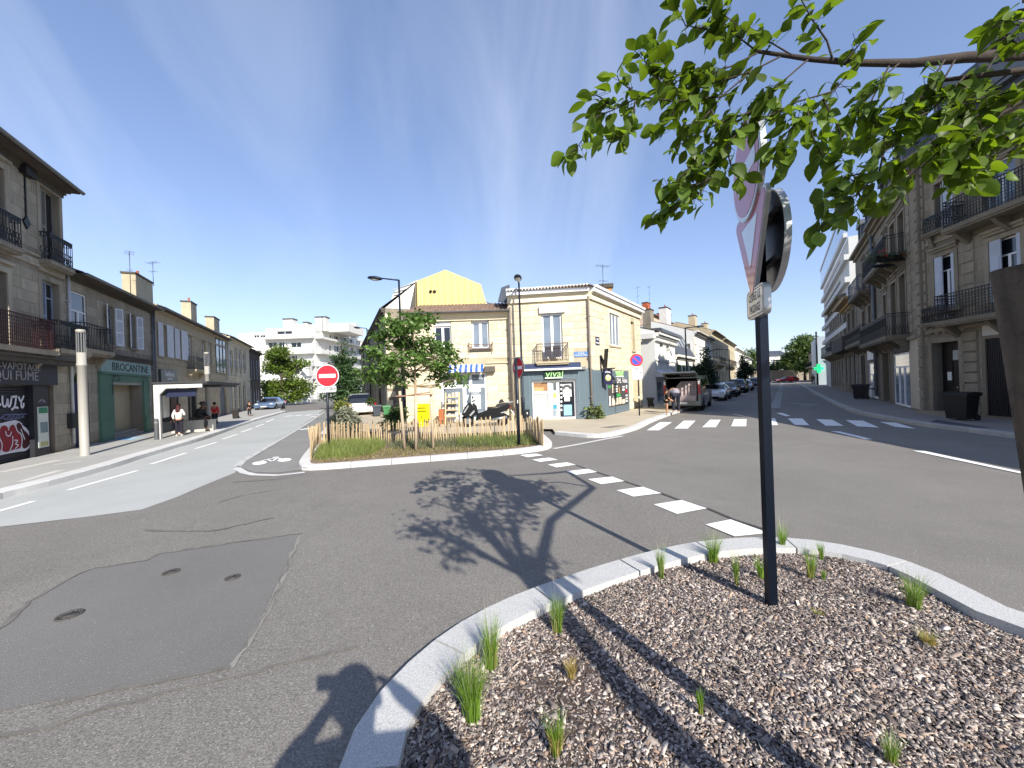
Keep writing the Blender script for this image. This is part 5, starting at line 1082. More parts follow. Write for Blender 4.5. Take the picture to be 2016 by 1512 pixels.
m = MB(); m.add([(0, -.1, H), (r2.L, -.1, H), (r2.L, 1.2, H+2.6), (0, 1.2, H+2.6), (r2.L, 9, H+3), (0, 9, H+3)], [(0, 1, 2, 3), (3, 2, 4, 5), (0, 3, 5), (1, 4, 2)]); r2.part('mansard_roof', m, SLATE); dormer(r2, r2.L*.3, H, False); dormer(r2, r2.L*.7, H, False)
r2.pipe(.08, .3, H-.4, M('grey pipe dark', '#6d6f74', .5), r=.09, y=-.14)
# third: blue balcony and shop window
a, b = span(1690, 1728); r3 = Bld('stone_house', 'carved stone house with blue balcony and white shop window', a, b, 10, D=10, z0=RZ); r3.wmat = STONE_RW; r3.H = r3.at(1708, 468)[1]; H = r3.H
BLB = M('blue grey iron', '#2a3450', .5, .1)
q = r3.r(1712, 1727, 714, 764); r3.win((q[0], q[1], q[2], q[3]), leaves=2, transom=.8, depth=.05, glass=GLASSL, fw=.08); qq = r3.r(1711, 1727.4, 684, 708); MB().box(qq[0], qq[1], -.1, 0, qq[2], qq[3]).build('shop_sign', WPAINT, r3.root); MB().box(qq[0], qq[1], -.05, 0, .1, q[2]-.1).build('stall_riser', WPAINT, r3.root)
q = r3.r(1696, 1704, 700, 775); r3.win((q[0], q[1], .2, q[3]), leaves=1, frame=WOODG, depth=.2, sill=False, name='door')
z1 = r3.at(1706, 675)[1]; r3.balcony(r3.at(1690, 660)[0], r3.L-.1, z1, 1.0, .8, style='ornate', st=.2); z2 = r3.at(1711, 578)[1]; r3.balcony(r3.at(1698, 570)[0], r3.L-.1, z2, 1.0, .8, mat=BLB, style='grid', st=.2, step=.2)
for (x0, x1) in ((1699, 1704), (1711, 1716), (1720, 1725)):
    for (yt, zl) in ((612-(x0-1699)*.9, z1), (515-(x0-1699)*1.1, z2)): q = r3.r(x0, x1, yt, yt+60); r3.win((q[0], q[1], zl+.05, q[3]), leaves=1, depth=.25, frame=WOODG, sill=False); surround(r3, (q[0], q[1], zl, q[3]), .12)
r3.cornice(H-.4, [(.2, .15), (.2, .4)], STONE_R); r3.wall(rv=.3); r3.stones(STONE_R, 0, r3.L, .2, H-.42, ch=.5, bl=.9, limit=120)
m = MB(); m.add([(0, -.1, H), (r3.L, -.1, H), (r3.L, 1.0, H+2.4), (0, 1.0, H+2.4), (r3.L, 9, H+2.8), (0, 9, H+2.8)], [(0, 1, 2, 3), (3, 2, 4, 5), (0, 3, 5), (1, 4, 2)]); r3.part('mansard_roof', m, SLATE); dormer(r3, r3.L*.3, H, False); dormer(r3, r3.L*.7, H, False)
# fourth, fifth
a, b = span(1662, 1690); r4 = Bld('stone_house', 'lower stone house with golden cornice and heavy stone balcony', a, b, 9, D=10, z0=RZ); r4.wmat = STONE_RW; r4.H = r4.at(1677, 590)[1]; H = r4.H
z1 = r4.at(1672, 688)[1]
for k in range(3):
    x0 = r4.L*(.1+.3*k); r4.win((x0, x0+r4.L*.14, z1+.1, H-.9), leaves=2, frame=WPAINT if k == 0 else WOODG, sill=False); surround(r4, (x0, x0+r4.L*.14, z1, H-.9)); r4.win((x0, x0+r4.L*.14, .9 if k != 1 else .1, 3.4), leaves=2, frame=WPAINT, sill=False)
MB().box(-.1, r4.L*.9, -.9, 0, z1-.2, z1).box(-.1, r4.L*.9, -.9, -.75, z1, z1+.95).box(-.1, .1, -.75, 0, z1, z1+.95).box(r4.L*.9-.2, r4.L*.9, -.75, 0, z1, z1+.95).build('stone_balcony', SOOT, r4.root)
r4.cornice(H-.6, [(.2, .1), (.2, .3), (.2, .8)], M('golden stone', '#b09466', .9, .15, 1)); r4.wall(); r4.roof(1.5, .5, SLATE)
rustic(r4, r4.L-.5, r4.L, .2, H-.6)
a, b = span(1634, 1661.5); r5 = Bld('stone_house', 'distant stone house with long iron balcony below the white modern block', a, b, 9, D=10, z0=RZ); r5.wmat = STONE_GW; r5.H = r5.at(1652, 588)[1]; H = r5.H
z1 = r5.at(1645, 697)[1]
for k in range(6):
    x0 = r5.L*(.04+.16*k); w = r5.L*.08; r5.win((x0, x0+w, z1+.1, z1+(H-z1)*.45), leaves=2, sill=False); r5.win((x0, x0+w, z1+(H-z1)*.55, H-1), leaves=2); r5.win((x0, x0+w, .3, z1-.9), leaves=1, sill=False)
r5.balcony(.3, r5.L-.3, z1, 1.0, .9, style='bars', st=.25, step=.3); r5.cornice(H-.5, [(.25, .15), (.25, .5)], STONE_R); r5.wall(); r5.roof(1.5, .4, SLATE)
# white modern block rising behind and beyond
QM = linept(QR, 35.2, 1634, 740); QMo = QM+Vector((math.cos(rad(35.2)), -math.sin(rad(35.2)), 0))*.3
ma_ = linept(QMo, 35.2, 1625.5, 700); mb2 = linept(QMo, 35.2, 1676, 640)
rm = Bld('modern_block', 'white modern block with glazed parapet and cantilevered balconies above the stone row', ma_, mb2, 17, D=10, z0=RZ); rm.wmat = WHITE_R; rm.H = rm.at(1668, 470)[1]
H = rm.H
for k in range(5):
    z = 4+k*(H-4)/5; rm.panel('balcony_slab', (0, rm.L, z, z+.5), -.35, 0, WHITE_R); rm.ops.append((1, rm.L*.75, z+.9, z+(H-4)/5-.6)); MB().box(1, rm.L*.75, .2, .25, z+.9, z+(H-4)/5-.6).build('window_band', GLASSL, rm.root)
rm.panel('parapet', (0, rm.L, H, H+.4), -.35, -.05, WHITE_R); MB().box(.2, rm.L, -.3, -.25, H+.4, H+2.6).build('glass_screen', M('sky glass', '#a9bdd0', .1, .05, spec=.7), rm.root)
MB().box(0, rm.L, -.35, -.05, H+2.6, H+2.9).build('parapet_rail', WHITE_R, rm.root)
rm.wall()
# pharmacy with pale side wall and green cross
pa = P(1609, 745, QM.y*1.08); 
a = G(1632, 757, RZ); b_ = Vector((a.x, a.y, 0)); n_ = Vector((-math.cos(rad(35)), math.sin(rad(35)), 0)); rr_ = ray(1609.5, 720); 
tt = (b_.x*math.cos(rad(-55))-0) if False else None
def onray(px, py, Q, az): return linept(Q, az, px, py)
fa = onray(1609.5, 720, b_, -55); fb = onray(1634, 720, b_, -55)
ph = Bld('pharmacy', 'pharmacy with blank pale blue end wall and dark awning at far right', fa, fb, 7, D=14, z0=RZ); ph.wmat = M('pale blue render', '#b4c0c8', .8, .04, 1); ph.H = ph.at(1620, 662)[1]; ph.wall()
m = MB()
for k in range(4): m.prism([(ph.L*.45+k*.9, -.05, ph.H*.50-k*.25), (ph.L*.45+k*.9+.35, -.05, ph.H*.5-k*.25), (ph.L*.45+k*.9+1.3, -.05, ph.H*.5-k*.25-1.2), (ph.L*.45+k*.9+.95, -.05, ph.H*.5-k*.25-1.2)], (0, .06, 0))
m.build('painted_stripes', M('slate stripe', '#39424c', .7), ph.root)
CRG = M('green neon', (.02, .75, .22), .4, .02, emit=.9)
pc = P(1612, 725.5, fa.y-1.0); t = thing('pharmacy_cross', 'lit green pharmacy cross on a dark post at far right', 'sign', (pc.x, pc.y, RZ), 0)
m = MB(); s_ = .72; zz = pc.z-RZ
for (x0, x1, z0, z1) in ((-s_*.33, s_*.33, -s_, s_), (-s_, -s_*.34, -s_*.33, s_*.33), (s_*.34, s_, -s_*.33, s_*.33)): m.box(x0, x1, -.12, .12, zz+z0, zz+z1)
m.build('cross', CRG, t); MB().box(-.9, .05, .13, .2, zz-.1, zz+.1).build('bracket', IRON, t)
MB().tube([(.0, .3, 0), (.0, .3, zz+6)], .12, 8).build('post', IRON, t)
# ---------------------------------------------------------------- left side of the right-hand street (in sun)
BRQ = vc+dirv*0
def brs(x0, x1, y=720): return linept(BRQ, 35, x0, y), linept(BRQ, 35, x1, y)
def gridwin(b, nb, rows, w=.1, **kw):
    for k in range(nb):
        c = b.L*(k+.5)/nb
        for (z0, z1) in rows: b.win((c-b.L*w/2, c+b.L*w/2, z0, z1), **kw)
a, b = brs(1290.5, 1330); c1 = Bld('town_house', 'white rendered two-storey house with dentil cornice and lilac shop sign', a, b, 7, D=8, z0=VZ); c1.wmat = WHITE_R; c1.H = c1.at(1312, 659)[1]; H = c1.H
for (x0, x1, yt, yb) in ((1299, 1306.5, 675, 712), (1312, 1318, 679, 713)): q = c1.r(x0, x1, yt, yb); c1.win(q, frame=WHITE_R, leaves=1, glass=WHITE_R, depth=.25, lab='blind window')
q = c1.r(1294, 1322, 751, 796); c1.win((q[0], q[1], .1, q[3]), frame=M('grey shopfront', '#a9adb2', .5), leaves=3, depth=.1, sill=False, glass=GLASSL)
q = c1.r(1289, 1322, 728, 742); m = MB(); m.prism([(q[0], 0, q[3]), (q[0], -.9, q[2]), (q[0], 0, q[2])], (q[1]-q[0], 0, 0)); m.build('shop_sign', M('grey white sign', '#c4c5c8', .5, .04), c1.root)
tt_ = text("L'Atelier", c1.root, ((q[0]+q[1])/2, -.52, (q[2]+q[3])/2+.02), .62, M('lilac letter', '#6c6aa8', .5), name='sign_lettering'); tt_.rotation_euler = (rad(45), 0, 0)
c1.cornice(H-.6, [(.15, .1), (.12, .3), (.2, .45)], WHITE_R); m = MB()
for k in range(24): x = c1.L*(k+.5)/24; m.box(x-.09, x+.09, -.25, 0, H-.78, H-.6)
m.build('dentils', WHITE_R, c1.root); c1.band(3.3, 3.45, .08, name='string_course'); c1.wall(); c1.roof(1.2, .4, TILE_D)
m = MB(); 
for k in range(7):
    m.box(-.27, -.02, .9+k*.3, 1.1+k*.3, H-.78, H-.6)
m.build('dentils', WHITE_R, c1.root); m = MB().box(-.3, 0, 0, 8, H-.6, H-.2); m.build('cornice', WHITE_R, c1.root)
m = MB()
for k in range(4): m.box(-.04, 0, 2.0+k*.42, 2.28+k*.42, 3.6, 4.9)
for k in range(5): m.ball((-.0, 1.95+k*.42, 5.15), (.08, .24, .28), 8, 5)
for k in range(3):
    for s_ in (1.6, 3.4): m.box(-.05, 0, s_, s_+.45, 2.2+k*.45, 2.45+k*.45)
m.build('stone_inset', STONE_R, c1.root)
a, b = brs(1330.5, 1367); c2 = Bld('town_house', 'low house with slate mansard and vine covered green front', a, b, 5, D=8, z0=VZ); c2.wmat = PLASTER; c2.H = c2.at(1350, 702)[1]; H = c2.H
VG = M('vine wall green', '#3f5a2c', .8, .3, 4)
for k in range(5): x0 = c2.L*(.04+.19*k); c2.panel('green_panel', (x0, x0+c2.L*.15, .2, H-.9), -.12, 0, VG)
for k in range(4): x0 = c2.L*(.195+.19*k); c2.panel('white_post', (x0, x0+c2.L*.03, .1, H-.8), -.16, 0, WPAINT)
m = MB(); m.add([(0, -.2, H), (c2.L, -.2, H), (c2.L, 1.2, H+2.6), (0, 1.2, H+2.6), (c2.L, 8, H+2.8), (0, 8, H+2.8)], [(0, 1, 2, 3), (3, 2, 4, 5), (0, 3, 5), (1, 4, 2)]); ro = c2.part('mansard_roof', m, SLATE)
for k in range(4): x = c2.L*(.15+.2*k); MB().prism([(x, .2, H+.5), (x+1.0, .2, H+.5), (x+1.0, .9, H+2.0), (x, .9, H+2.0)], (0, -.08, .03)).build('skylight', GLASSL, ro)
c2.cornice(H-.4, [(.2, .1), (.2, .35)], PLASTER); c2.wall()
specs = [(1367.5, 1402, 1385, 661, 3, 'white gabled house with three square notches in its side wall', WHITE_R, TILE), (1402.5, 1424, 1412, 657, 3, 'cream stone house with dark iron balcony on the sunny side of the street', STONE_CW, TILE), (1424.5, 1447, 1435, 673, 3, 'cream terrace house with second dark balcony further up the street', STONE_CW, TILE), (1447.5, 1465, 1456, 690, 3, 'distant pale terrace house with chimney stacks', PLASTER, TILE), (1465.5, 1480, 1472, 704, 3, 'furthest pink-white terrace house before the signpost', WHITE_R, TILE)]
BR = []
for (x0, x1, xm, ye, nb, lab, wm, rm_) in specs:
    a, b = brs(x0, x1); c = Bld('town_house', lab, a, b, 8, D=9, z0=VZ); c.wmat = wm; c.H = c.at(xm, ye)[1]; H = c.H; BR.append(c)
    n = max(3, int(c.L/2.6)); f1 = H*.42
    for k in range(n):
        x = c.L*(k+.5)/n; c.win((x-.5, x+.5, f1+.5, H*.8), leaves=2, glass=GLASSL); c.win((x-.5, x+.5, .4, f1-.8), leaves=2, sill=False)
    c.cornice(H-.5, [(.2, .1), (.15, .3), (.15, .5)], wm); c.band(f1, f1+.2, .08, name='string_course'); c.wall(); c.roof(1.6, .45, rm_)
    c.stones(STONE_C, 0, .45, .2, H-.5, ch=.6, bl=1, limit=20, proud=.03)
    if wm is STONE_CW: c.balcony(c.L*.15, c.L*.75, f1+.25, 1.0, .7, style='bars', st=.2, step=.25)
c3 = BR[0]; H = c3.H
m = MB()
for k in range(3): m.box(-.06, 0, .25, .8, H-2.2-k*1.6, H-1.2-k*1.6); m.box(-.065, -.06, .38, .8, H-2.0-k*1.6, H-1.4-k*1.6, 1)
m.build('corner_blocks', [WHITE_R, SOOT], c3.root)
c3.chimney(c3.L*.35, 4, H+1.0, 2.2, .9, 2.6, M('grey white render', '#cfccc6', .9), 1); c3.chimney(c3.L*.05, 5, H+1.2, 1.4, .9, 1.8, STONE_GW, 1)
BR[1].chimney(BR[1].L*.8, 4, BR[1].H+1, 2.0, 1.0, 2.6, STONE_CW, 1); BR[2].chimney(BR[2].L*.5, 4, BR[2].H+1, 2, 1, 2.8, STONE_CW, 1); BR[3].chimney(BR[3].L*.5, 4, BR[3].H+1.2, 2.2, 1, 2.6, STONE_CW, 2)
# pink gable of a house set back behind the white one, with brick chimneys
Qb = BRQ-Vector((math.cos(rad(35)), -math.sin(rad(35)), 0))*7
ga, gb = linept(Qb, 35, 1283, 640), linept(Qb, 35, 1352, 640)
c9 = Bld('rear_house', 'pinkish rear house with brick chimneys above the white house roof', ga, gb, 10, D=9, z0=VZ); c9.wmat = M('pinkish render', '#c9b49f', .9, .08, 1); c9.H = c9.at(1330, 640)[1]; c9.wall(); c9.roof(1.4, .3, TILE)
BRK = M('red brick', '#a5573f', .9, .2, 4, .3, 30)
c9.chimney(c9.L*.12, 1.5, c9.H+.5, 1.6, .8, 1.6, BRK, 0); c9.chimney(c9.L*.45, 1.5, c9.H+.3, 1.4, .8, 1.3, BRK, 0); c9.chimney(c9.L*.75, 2, c9.H+.6, 1.6, .8, 1.9, STONE_GW, 1); c9.antenna(c9.L*.15, 1.2, c9.H+1.8, 3.0, rz=.6); c9.antenna(c9.L*.05, 2.2, c9.H+1, 3.4, rz=1.2)
# end of the street: long wall, pale building behind
ea = G(1484, 748.5, 0); ea = Vector((P(1484, 740, 118).x, 118, 0)); eb = Vector((P(1600, 740, 118).x, 118, 0)); ew = Bld('boundary_wall', 'long low stone wall closing the end of the right-hand street', ea, eb, 3.4, D=.5, z0=0, cat='wall'); ew.wmat = STONE_GW; ew.wall()
fa_ = P(1488, 720, 190); fb_ = P(1552, 720, 190); fe = Bld('far_building', 'far cream building with grey roof glimpsed over the hedge', (fa_.x, fa_.y), (fb_.x, fb_.y), 14, D=10, z0=0); fe.wmat = PLASTER; fe.H = fe.at(1520, 700)[1]
for k in range(7): x = fe.L*(k+.3)/7; fe.win((x, x+1.6, fe.H-6.5, fe.H-2.0), leaves=2, glass=GLASSL)
fe.wall(); fe.roof(2.5, .5, SLATE, pitch=1.0)
fh = P(1597, 745, 100); pp_ = linept(Vector((fh.x, fh.y, 0)), 35, 1592, 720); pq_ = linept(Vector((fh.x, fh.y, 0)), 35, 1609, 720)
r6 = Bld('stone_house', 'dark far stone house left of the pharmacy cross', pp_, pq_, 8, D=8, z0=RZ); r6.wmat = STONE_GW; r6.H = r6.at(1603, 688)[1]
for k in range(4): x = r6.L*(k+.3)/4; r6.win((x, x+1.2, .4, 3), sill=False); r6.win((x, x+1.2, r6.H*.5, r6.H*.85))
r6.balcony(1, r6.L-1, r6.H*.48, 1, .8, st=.2, step=.3); r6.wall(); r6.roof(1.5, .4, SLATE)
# ---------------------------------------------------------------- white apartment block at the end of the left street
AW = M('white apartment render', '#c9c8c3', .85, .05, 1)
Yb = 92.0; apA = P(524, 700, Yb); apB = P(621, 700, Yb); rr_ = ray(716, 690); apC = Vector((rr_.x*119, 119, 0))
ap = Bld('apartment_block', 'white stepped apartment block with balconies at the end of the left street', (apA.x, apA.y), (apB.x, apB.y), 15, D=22, z0=0); ap.wmat = AW; ap.H = ap.at(590, 645)[1]
ap2 = Sub(ap.root, (apB.x, apB.y), (apC.x, apC.y), ap.H, 0); ap2.wmat = AW
def apt(b, rows, wins, bands):
    for (yt, yb, xs) in rows:
        for (x0, x1, dy) in xs: q = b.r(x0, x1, yt+dy, yb+dy); b.win(q, leaves=2, depth=.3, frame=WPAINT, glass=GLASSM, sill=False)
apt(ap, [(674, 684, [(573, 593, 0), (528, 545, 0), (549, 560, 0)]), (652, 658, [(545, 575, 0)]), (700, 712, [(575, 585, 0), (535, 560, 0)]), (726, 738, [(540, 590, 0)]), (750, 762, [(560, 610, 0)])], 0, 0)
apt(ap2, [(653, 662, [(623, 631, 0), (636, 644, 4), (649, 653, 7), (658, 666, 9), (674, 682, 12), (688, 694, 15), (702, 711, 18)]), (677, 689, [(623, 631, 0), (637, 644, 2), (648, 652, 3), (658, 668, 4), (690, 696, 8), (702, 711, 9)]), (702, 712, [(625, 645, 0), (655, 668, 2), (692, 698, 5), (703, 712, 6)]), (727, 737, [(628, 650, 0), (690, 712, 3)]), (748, 758, [(630, 660, 0), (690, 710, 2)])], 0, 0)
for (y0, y1) in ((664, 668), (690, 698), (715, 723), (740, 748)):
    q = ap.r(524, 621, y0, y1); m = MB().box(0, ap.L, -1.6, .0, q[2], q[3]); m.build('balcony_parapet', AW, ap.root); m = MB().box(-.0, ap2.L, -1.6, .0, q[2], q[3]); m.build('balcony_parapet', AW, ap2.root)
ap2.wall(cap=False, back=False); ap2.merge(); ap.wall()
for (x, y, w, h) in ((553, 630, 2.4, 2), (588, 636, 1.0, 1), (616, 629, 1.8, 2.2), (626, 629, .9, 2.2)): 
    q = ap.at(x, 645)[0]; m = MB().box(q-w/2, q+w/2, 3, 5, ap.H-.5, ap.H+h+.6); o = m.build('roof_vent', AW, ap.root); MB().box(q-w/2-.1, q+w/2+.1, 2.9, 5.1, ap.H+h+.6, ap.H+h+.9).build('vent_cap', SOOT, o)
MB().box(4, ap.L+6, 5, 15, ap.H-.5, ap.H+1.6).build('penthouse', AW, ap.root); MB().box(ap.L+2, ap.L+3.5, 16, 18, ap.H-.5, ap.H+3.4).build('roof_vent', AW, ap.root)
# sloping stair-like balcony fins
m = MB(); 
for k in range(3):
    z = ap.at(600, 720+k*26)[1]; m.prism([(ap.L-2.5, -1.62, z), (ap.L+.0, -1.62, z), (ap.L-.0, -1.62, z-2.6), (ap.L-.3, -1.62, z-2.6)], (0, -1.8, 0))
m.build('balcony_fin', AW, ap.root)
lA = P(470, 700, 96); lB = P(523.5, 700, 96); al = Bld('apartment_wing', 'lower white wing left of the apartment block', (lA.x, lA.y), (lB.x, lB.y), 13, D=14, z0=0); al.wmat = AW; al.H = al.at(505, 655)[1]
q = al.r(512, 522, 660, 665); al.win(q, sill=False); q = al.r(500, 510, 660, 665); al.win(q, sill=False); q = al.r(505, 522, 690, 700); al.win(q, sill=False); al.wall()
lw = Bld('garden_wall', 'low white wall below the big tree on the left street', (P(530, 780, 60).x, 60), (P(612, 780, 66).x, 66), 1.4, D=.3, z0=0, cat='wall'); lw.wmat = WHITE_R; lw.wall()
# ---------------------------------------------------------------- trees
def leaf_mesh(name, pts, size, mat, up=.3, rs=rng, asp=.5):
    n = len(pts); pts = np.asarray(pts, dtype=float); size = np.asarray(size).reshape(-1, 1)*np.ones((n, 1))
    d = rs.normal(size=(n, 3)); d[:, 2] = d[:, 2]*.6-.25; d /= np.linalg.norm(d, axis=1, keepdims=True)
    nn = rs.normal(size=(n, 3)); nn[:, 2] += up*3; nn -= d*np.sum(nn*d, 1, keepdims=True); nn /= np.linalg.norm(nn, axis=1, keepdims=True)
    s = np.cross(d, nn); w = size*asp*.5
    v = np.empty((n, 4, 3)); v[:, 0] = pts; v[:, 1] = pts+d*size*.5+s*w+nn*size*.08; v[:, 2] = pts+d*size; v[:, 3] = pts+d*size*.5-s*w+nn*size*.08
    me = bpy.data.meshes.new(name); me.vertices.add(4*n); me.vertices.foreach_set('co', v.ravel())
    f = (np.arange(n)[:, None]*4+np.array([0, 1, 2, 0, 2, 3])).ravel()
    me.loops.add(6*n); me.loops.foreach_set('vertex_index', f); me.polygons.add(2*n); me.polygons.foreach_set('loop_start', np.arange(2*n)*3); me.polygons.foreach_set('loop_total', np.full(2*n, 3)); me.update(); me.validate(); me.materials.append(mat)
    return me
def crown_pts(blobs, n, clump=.22, per=14, shell=.5):
    tot = sum(b[1][0]*b[1][1]*b[1][2] for b in blobs); out = []
    for (c, r) in blobs:
        k = max(per, int(n*r[0]*r[1]*r[2]/tot)); kc = max(3, k//per)
        d = rng.normal(size=(kc, 3)); d /= np.linalg.norm(d, axis=1, keepdims=True); rad_ = shell+(1-shell)*rng.random((kc, 1))**.6
        cc = np.array(c)+d*rad_*np.array(r)
        p = np.repeat(cc, per, 0)+rng.normal(size=(kc*per, 3))*clump*np.array([1, 1, .6]); out.append(p)
    return np.concatenate(out)
BARK = M('bark', '#6e6253', .9, .25, 6, .5, 40); BARKD = M('dark bark', '#4a4038', .9, .25, 6, .5, 40); BARKY = M('young bark', '#a58f74', .85, .15, 8, .3, 40)
L_PLANE = leafmat('plane leaf', (.10, .15, .022), .35, .5); L_YOUNG = leafmat('young tree leaf', (.085, .15, .034), .38, .55); L_DARK = leafmat('dark leaf', (.030, .05, .026), .2, .5); L_MID = leafmat('mid leaf', (.055, .09, .025), .3, .5); L_FAR = leafmat('far leaf', (.075, .12, .03), .3, .5)
def tree(label, base, trunk, r0, blobs, n, size, lm, bark=BARK, group=None, cat='tree', clump=.25, per=14, name='tree', shell=.45):
    t = thing(name, label, cat, base, 0, group); m = MB(); top = Vector(trunk[-1])
    m.tube(trunk, [r0*(1-.65*i/(len(trunk)-1)) for i in range(len(trunk))], 8)
    for (c, r) in blobs:
        c = Vector(c); k = max(range(len(trunk)), key=lambda i: -(Vector(trunk[i])-c).length if Vector(trunk[i]).z < c.z+.01 else -99-i); s = Vector(trunk[k])
        m.tube([s, s.lerp(c, .5)+Vector((0, 0, -.08*(c-s).length)), c], [r0*.4, r0*.25, r0*.08], 6)
        for _ in range(3):
            e = c+Vector((random.uniform(-1, 1)*r[0], random.uniform(-1, 1)*r[1], random.uniform(-.3, 1)*r[2]))*.8; m.tube([s.lerp(c, .55), e], [r0*.18, r0*.04], 5, cap=False)
    m.build('trunk', bark, t)
    p = crown_pts(blobs, n, clump, per, shell); link('crown', leaf_mesh('crown', p, size*rng.uniform(.7, 1.3, len(p)), lm), t); return t
def rb(n, c, r, s):
    return [((c[0]+random.uniform(-1, 1)*r[0], c[1]+random.uniform(-1, 1)*r[1], c[2]+random.uniform(-1, 1)*r[2]), (s*random.uniform(.7, 1.2), s*random.uniform(.7, 1.2), s*random.uniform(.5, .9))) for _ in range(n)]
# plane tree with two storeys of foliage, left street
Yt = 57.; b0 = P(556, 792, Yt); sc = Yt/757.
def px2(x, y): p = P(x, y, Yt); return (p.x-b0.x, 0, p.z)
bl = []
for (x, y, r) in ((540, 700, 17), (560, 694, 15), (530, 722, 16), (556, 720, 18), (583, 715, 9), (598, 715, 9), (572, 740, 10), (540, 762, 17), (565, 758, 15), (590, 756, 14), (525, 775, 13), (548, 782, 14), (580, 778, 14), (603, 764, 9), (520, 760, 10), (596, 770, 10)):
    c = px2(x, y); bl.append(((c[0], random.uniform(-1.2, 1.2), c[2]), (r*sc*1.05, r*sc, r*sc*.72)))
tree('broad plane tree with two tiers of pale green foliage before the white apartments', (b0.x, b0.y, 0), [(0, 0, 0), (.1, 0, 2.0), (0, 0, 4.2), (.2, 0, 6.2)], .32, bl, 9000, .42, L_PLANE, BARKD, clump=.42)
# conical young tree
Yt = 40.; b0 = P(676, 800, Yt); sc = Yt/757.; bl = []
for (x, y, r) in ((675, 672, 5), (676, 684, 7), (674, 694, 10), (670, 706, 12), (682, 712, 12), (662, 716, 10), (676, 726, 16), (690, 735, 14), (664, 742, 14), (678, 750, 18), (695, 755, 14), (658, 765, 13), (682, 772, 18), (700, 770, 10), (668, 782, 14), (640, 780, 9), (690, 785, 12)):
    c = px2(x, y); bl.append(((c[0], random.uniform(-.6, .6), c[2]), (r*sc, r*sc, r*sc*.6)))
tree('dark green pointed young tree behind the round no entry sign', (b0.x, b0.y, 0), [(0, 0, 0), (0, 0, 2.5), (0, 0, 5), (0, 0, 7.2)], .1, bl, 6000, .3, leafmat('pointed tree leaf', (.05, .095, .035), .3, .5), BARKD, clump=.28)
# dark conical trees along the right street
for (xb, yb, Yt, ytop, hw, lab) in ((1389, 790, 34., 686, 24, 'dark conical street tree just behind the grey van'), (1463, 772, 52., 698, 17, 'second dark conical street tree, further up among the parked cars')):
    b0 = P(xb, yb, Yt); sc = Yt/757.; bl = []; zb = max(.1, b0.z)
    for k in range(15):
        f_ = k/14; y = ytop+4+(yb-ytop-30)*f_; w = hw*(.12+.88*min(1, f_*1.35))*(1 if f_ < .85 else .8)
        for q in range(2 if k > 3 else 1):
            c = P(xb+random.uniform(-.6, .6)*w, y, Yt); bl.append(((c.x-b0.x, random.uniform(-.5, .5)*w*sc, c.z), (w*sc*.62, w*sc*.62, .16)))
    tree(lab, (b0.x, b0.y, .1), [(0, 0, 0), (0, 0, 1.6), (0, 0, 3), (0, 0, P(xb, ytop, Yt).z-.2)], .08, bl, 4200, .24, L_DARK, BARKD, group='dark conical street trees', clump=.18)
# trees at the far end
b0 = P(1585, 745, 112.); sc = 112/757.; bl = []; Yt = 112.
for (x, y, r) in ((1575, 672, 12), (1592, 668, 12), (1560, 685, 11), (1583, 690, 16), (1600, 685, 10), (1567, 705, 14), (1590, 710, 15), (1555, 712, 10), (1600, 715, 10), (1575, 722, 14)):
    c = px2(x, y); bl.append(((c[0], random.uniform(-2, 2), c[2]), (r*sc*1.05, r*sc, r*sc*.8)))
tree('large bright green tree over the wall at the far end of the street', (b0.x, b0.y, 0), [(0, 0, 0), (0, 0, 4), (0, 0, 8)], .4, bl, 6000, .8, L_FAR, BARKD, clump=.7)
p = []
for k in range(26): c = P(1480+k*4.6, 722+random.uniform(-4, 10), 121.); p.append(((c.x, c.y, c.z), (1.6, 1.2, 1.3)))
hd = link('hedge', leaf_mesh('hedge', crown_pts(p, 5000, .5), .7, L_MID)); tag(hd, 'dark hedge running along the top of the wall at the end of the street', 'hedge')
b0 = P(1483, 740, 130.); Yt = 130.; tree('small round tree peeping over the roofs left of the signpost', (b0.x, b0.y, 0), [(0, 0, 0), (0, 0, 6), (0, 0, 8)], .3, [(px2(1478, 700), (3, 2.5, 2)), (px2(1484, 706), (2.5, 2, 2))], 900, .8, L_FAR, clump=.6)
# young tree on the planted island, in a frame of stakes
Yt = 12.6; b0 = G(818, 880, .12); Yt = b0.y; sc = Yt/757.; bl = []
for (x, y, r) in ((805, 622, 26), (832, 628, 24), (765, 632, 18), (790, 650, 26), (822, 652, 22), (760, 668, 26), (798, 682, 30), (838, 672, 20), (745, 695, 22), (780, 712, 28), (824, 706, 26), (858, 690, 22), (884, 694, 22), (735, 733, 22), (765, 744, 26), (802, 736, 18), (846, 716, 24), (880, 716, 22), (903, 714, 12), (862, 738, 22), (890, 742, 18), (912, 748, 12), (876, 758, 14), (742, 745, 14), (790, 757, 14)):
    c = px2(x, y); bl.append(((c[0], random.uniform(-.55, .55), c[2]-.12), (r*sc*.86, r*sc*.9, r*sc*.62)))
pt = lambda x, y: (px2(x, y)[0], 0, px2(x, y)[2]-.12)
tree('young leafy tree held by a three-stake frame on the planted island', b0, [(0, 0, 0), pt(818, 760), pt(817, 730), pt(815, 690), pt(810, 640)], .042, bl, 4600, .16, L_YOUNG, BARKY, clump=.11, per=13, shell=.3)
STK = M('stake wood', '#b8a58e', .85, .2, 5, .3, 40, streak=.6, rnd=.1)
st = thing('stake_frame', 'wooden three-stake frame around the young tree', 'tree support', b0)
tops = []
for (xb, yb, xt, yt) in ((797, 884, 787, 770), (819, 886, 819, 778), (853, 882, 848, 764)):
    a = G(xb, yb, .1)-b0; tp = P(xt, yt, b0.y+a.y)-b0; tops.append(tp); MB().tube([a, tp], [.045, .045], 9).build('stake', STK, st)
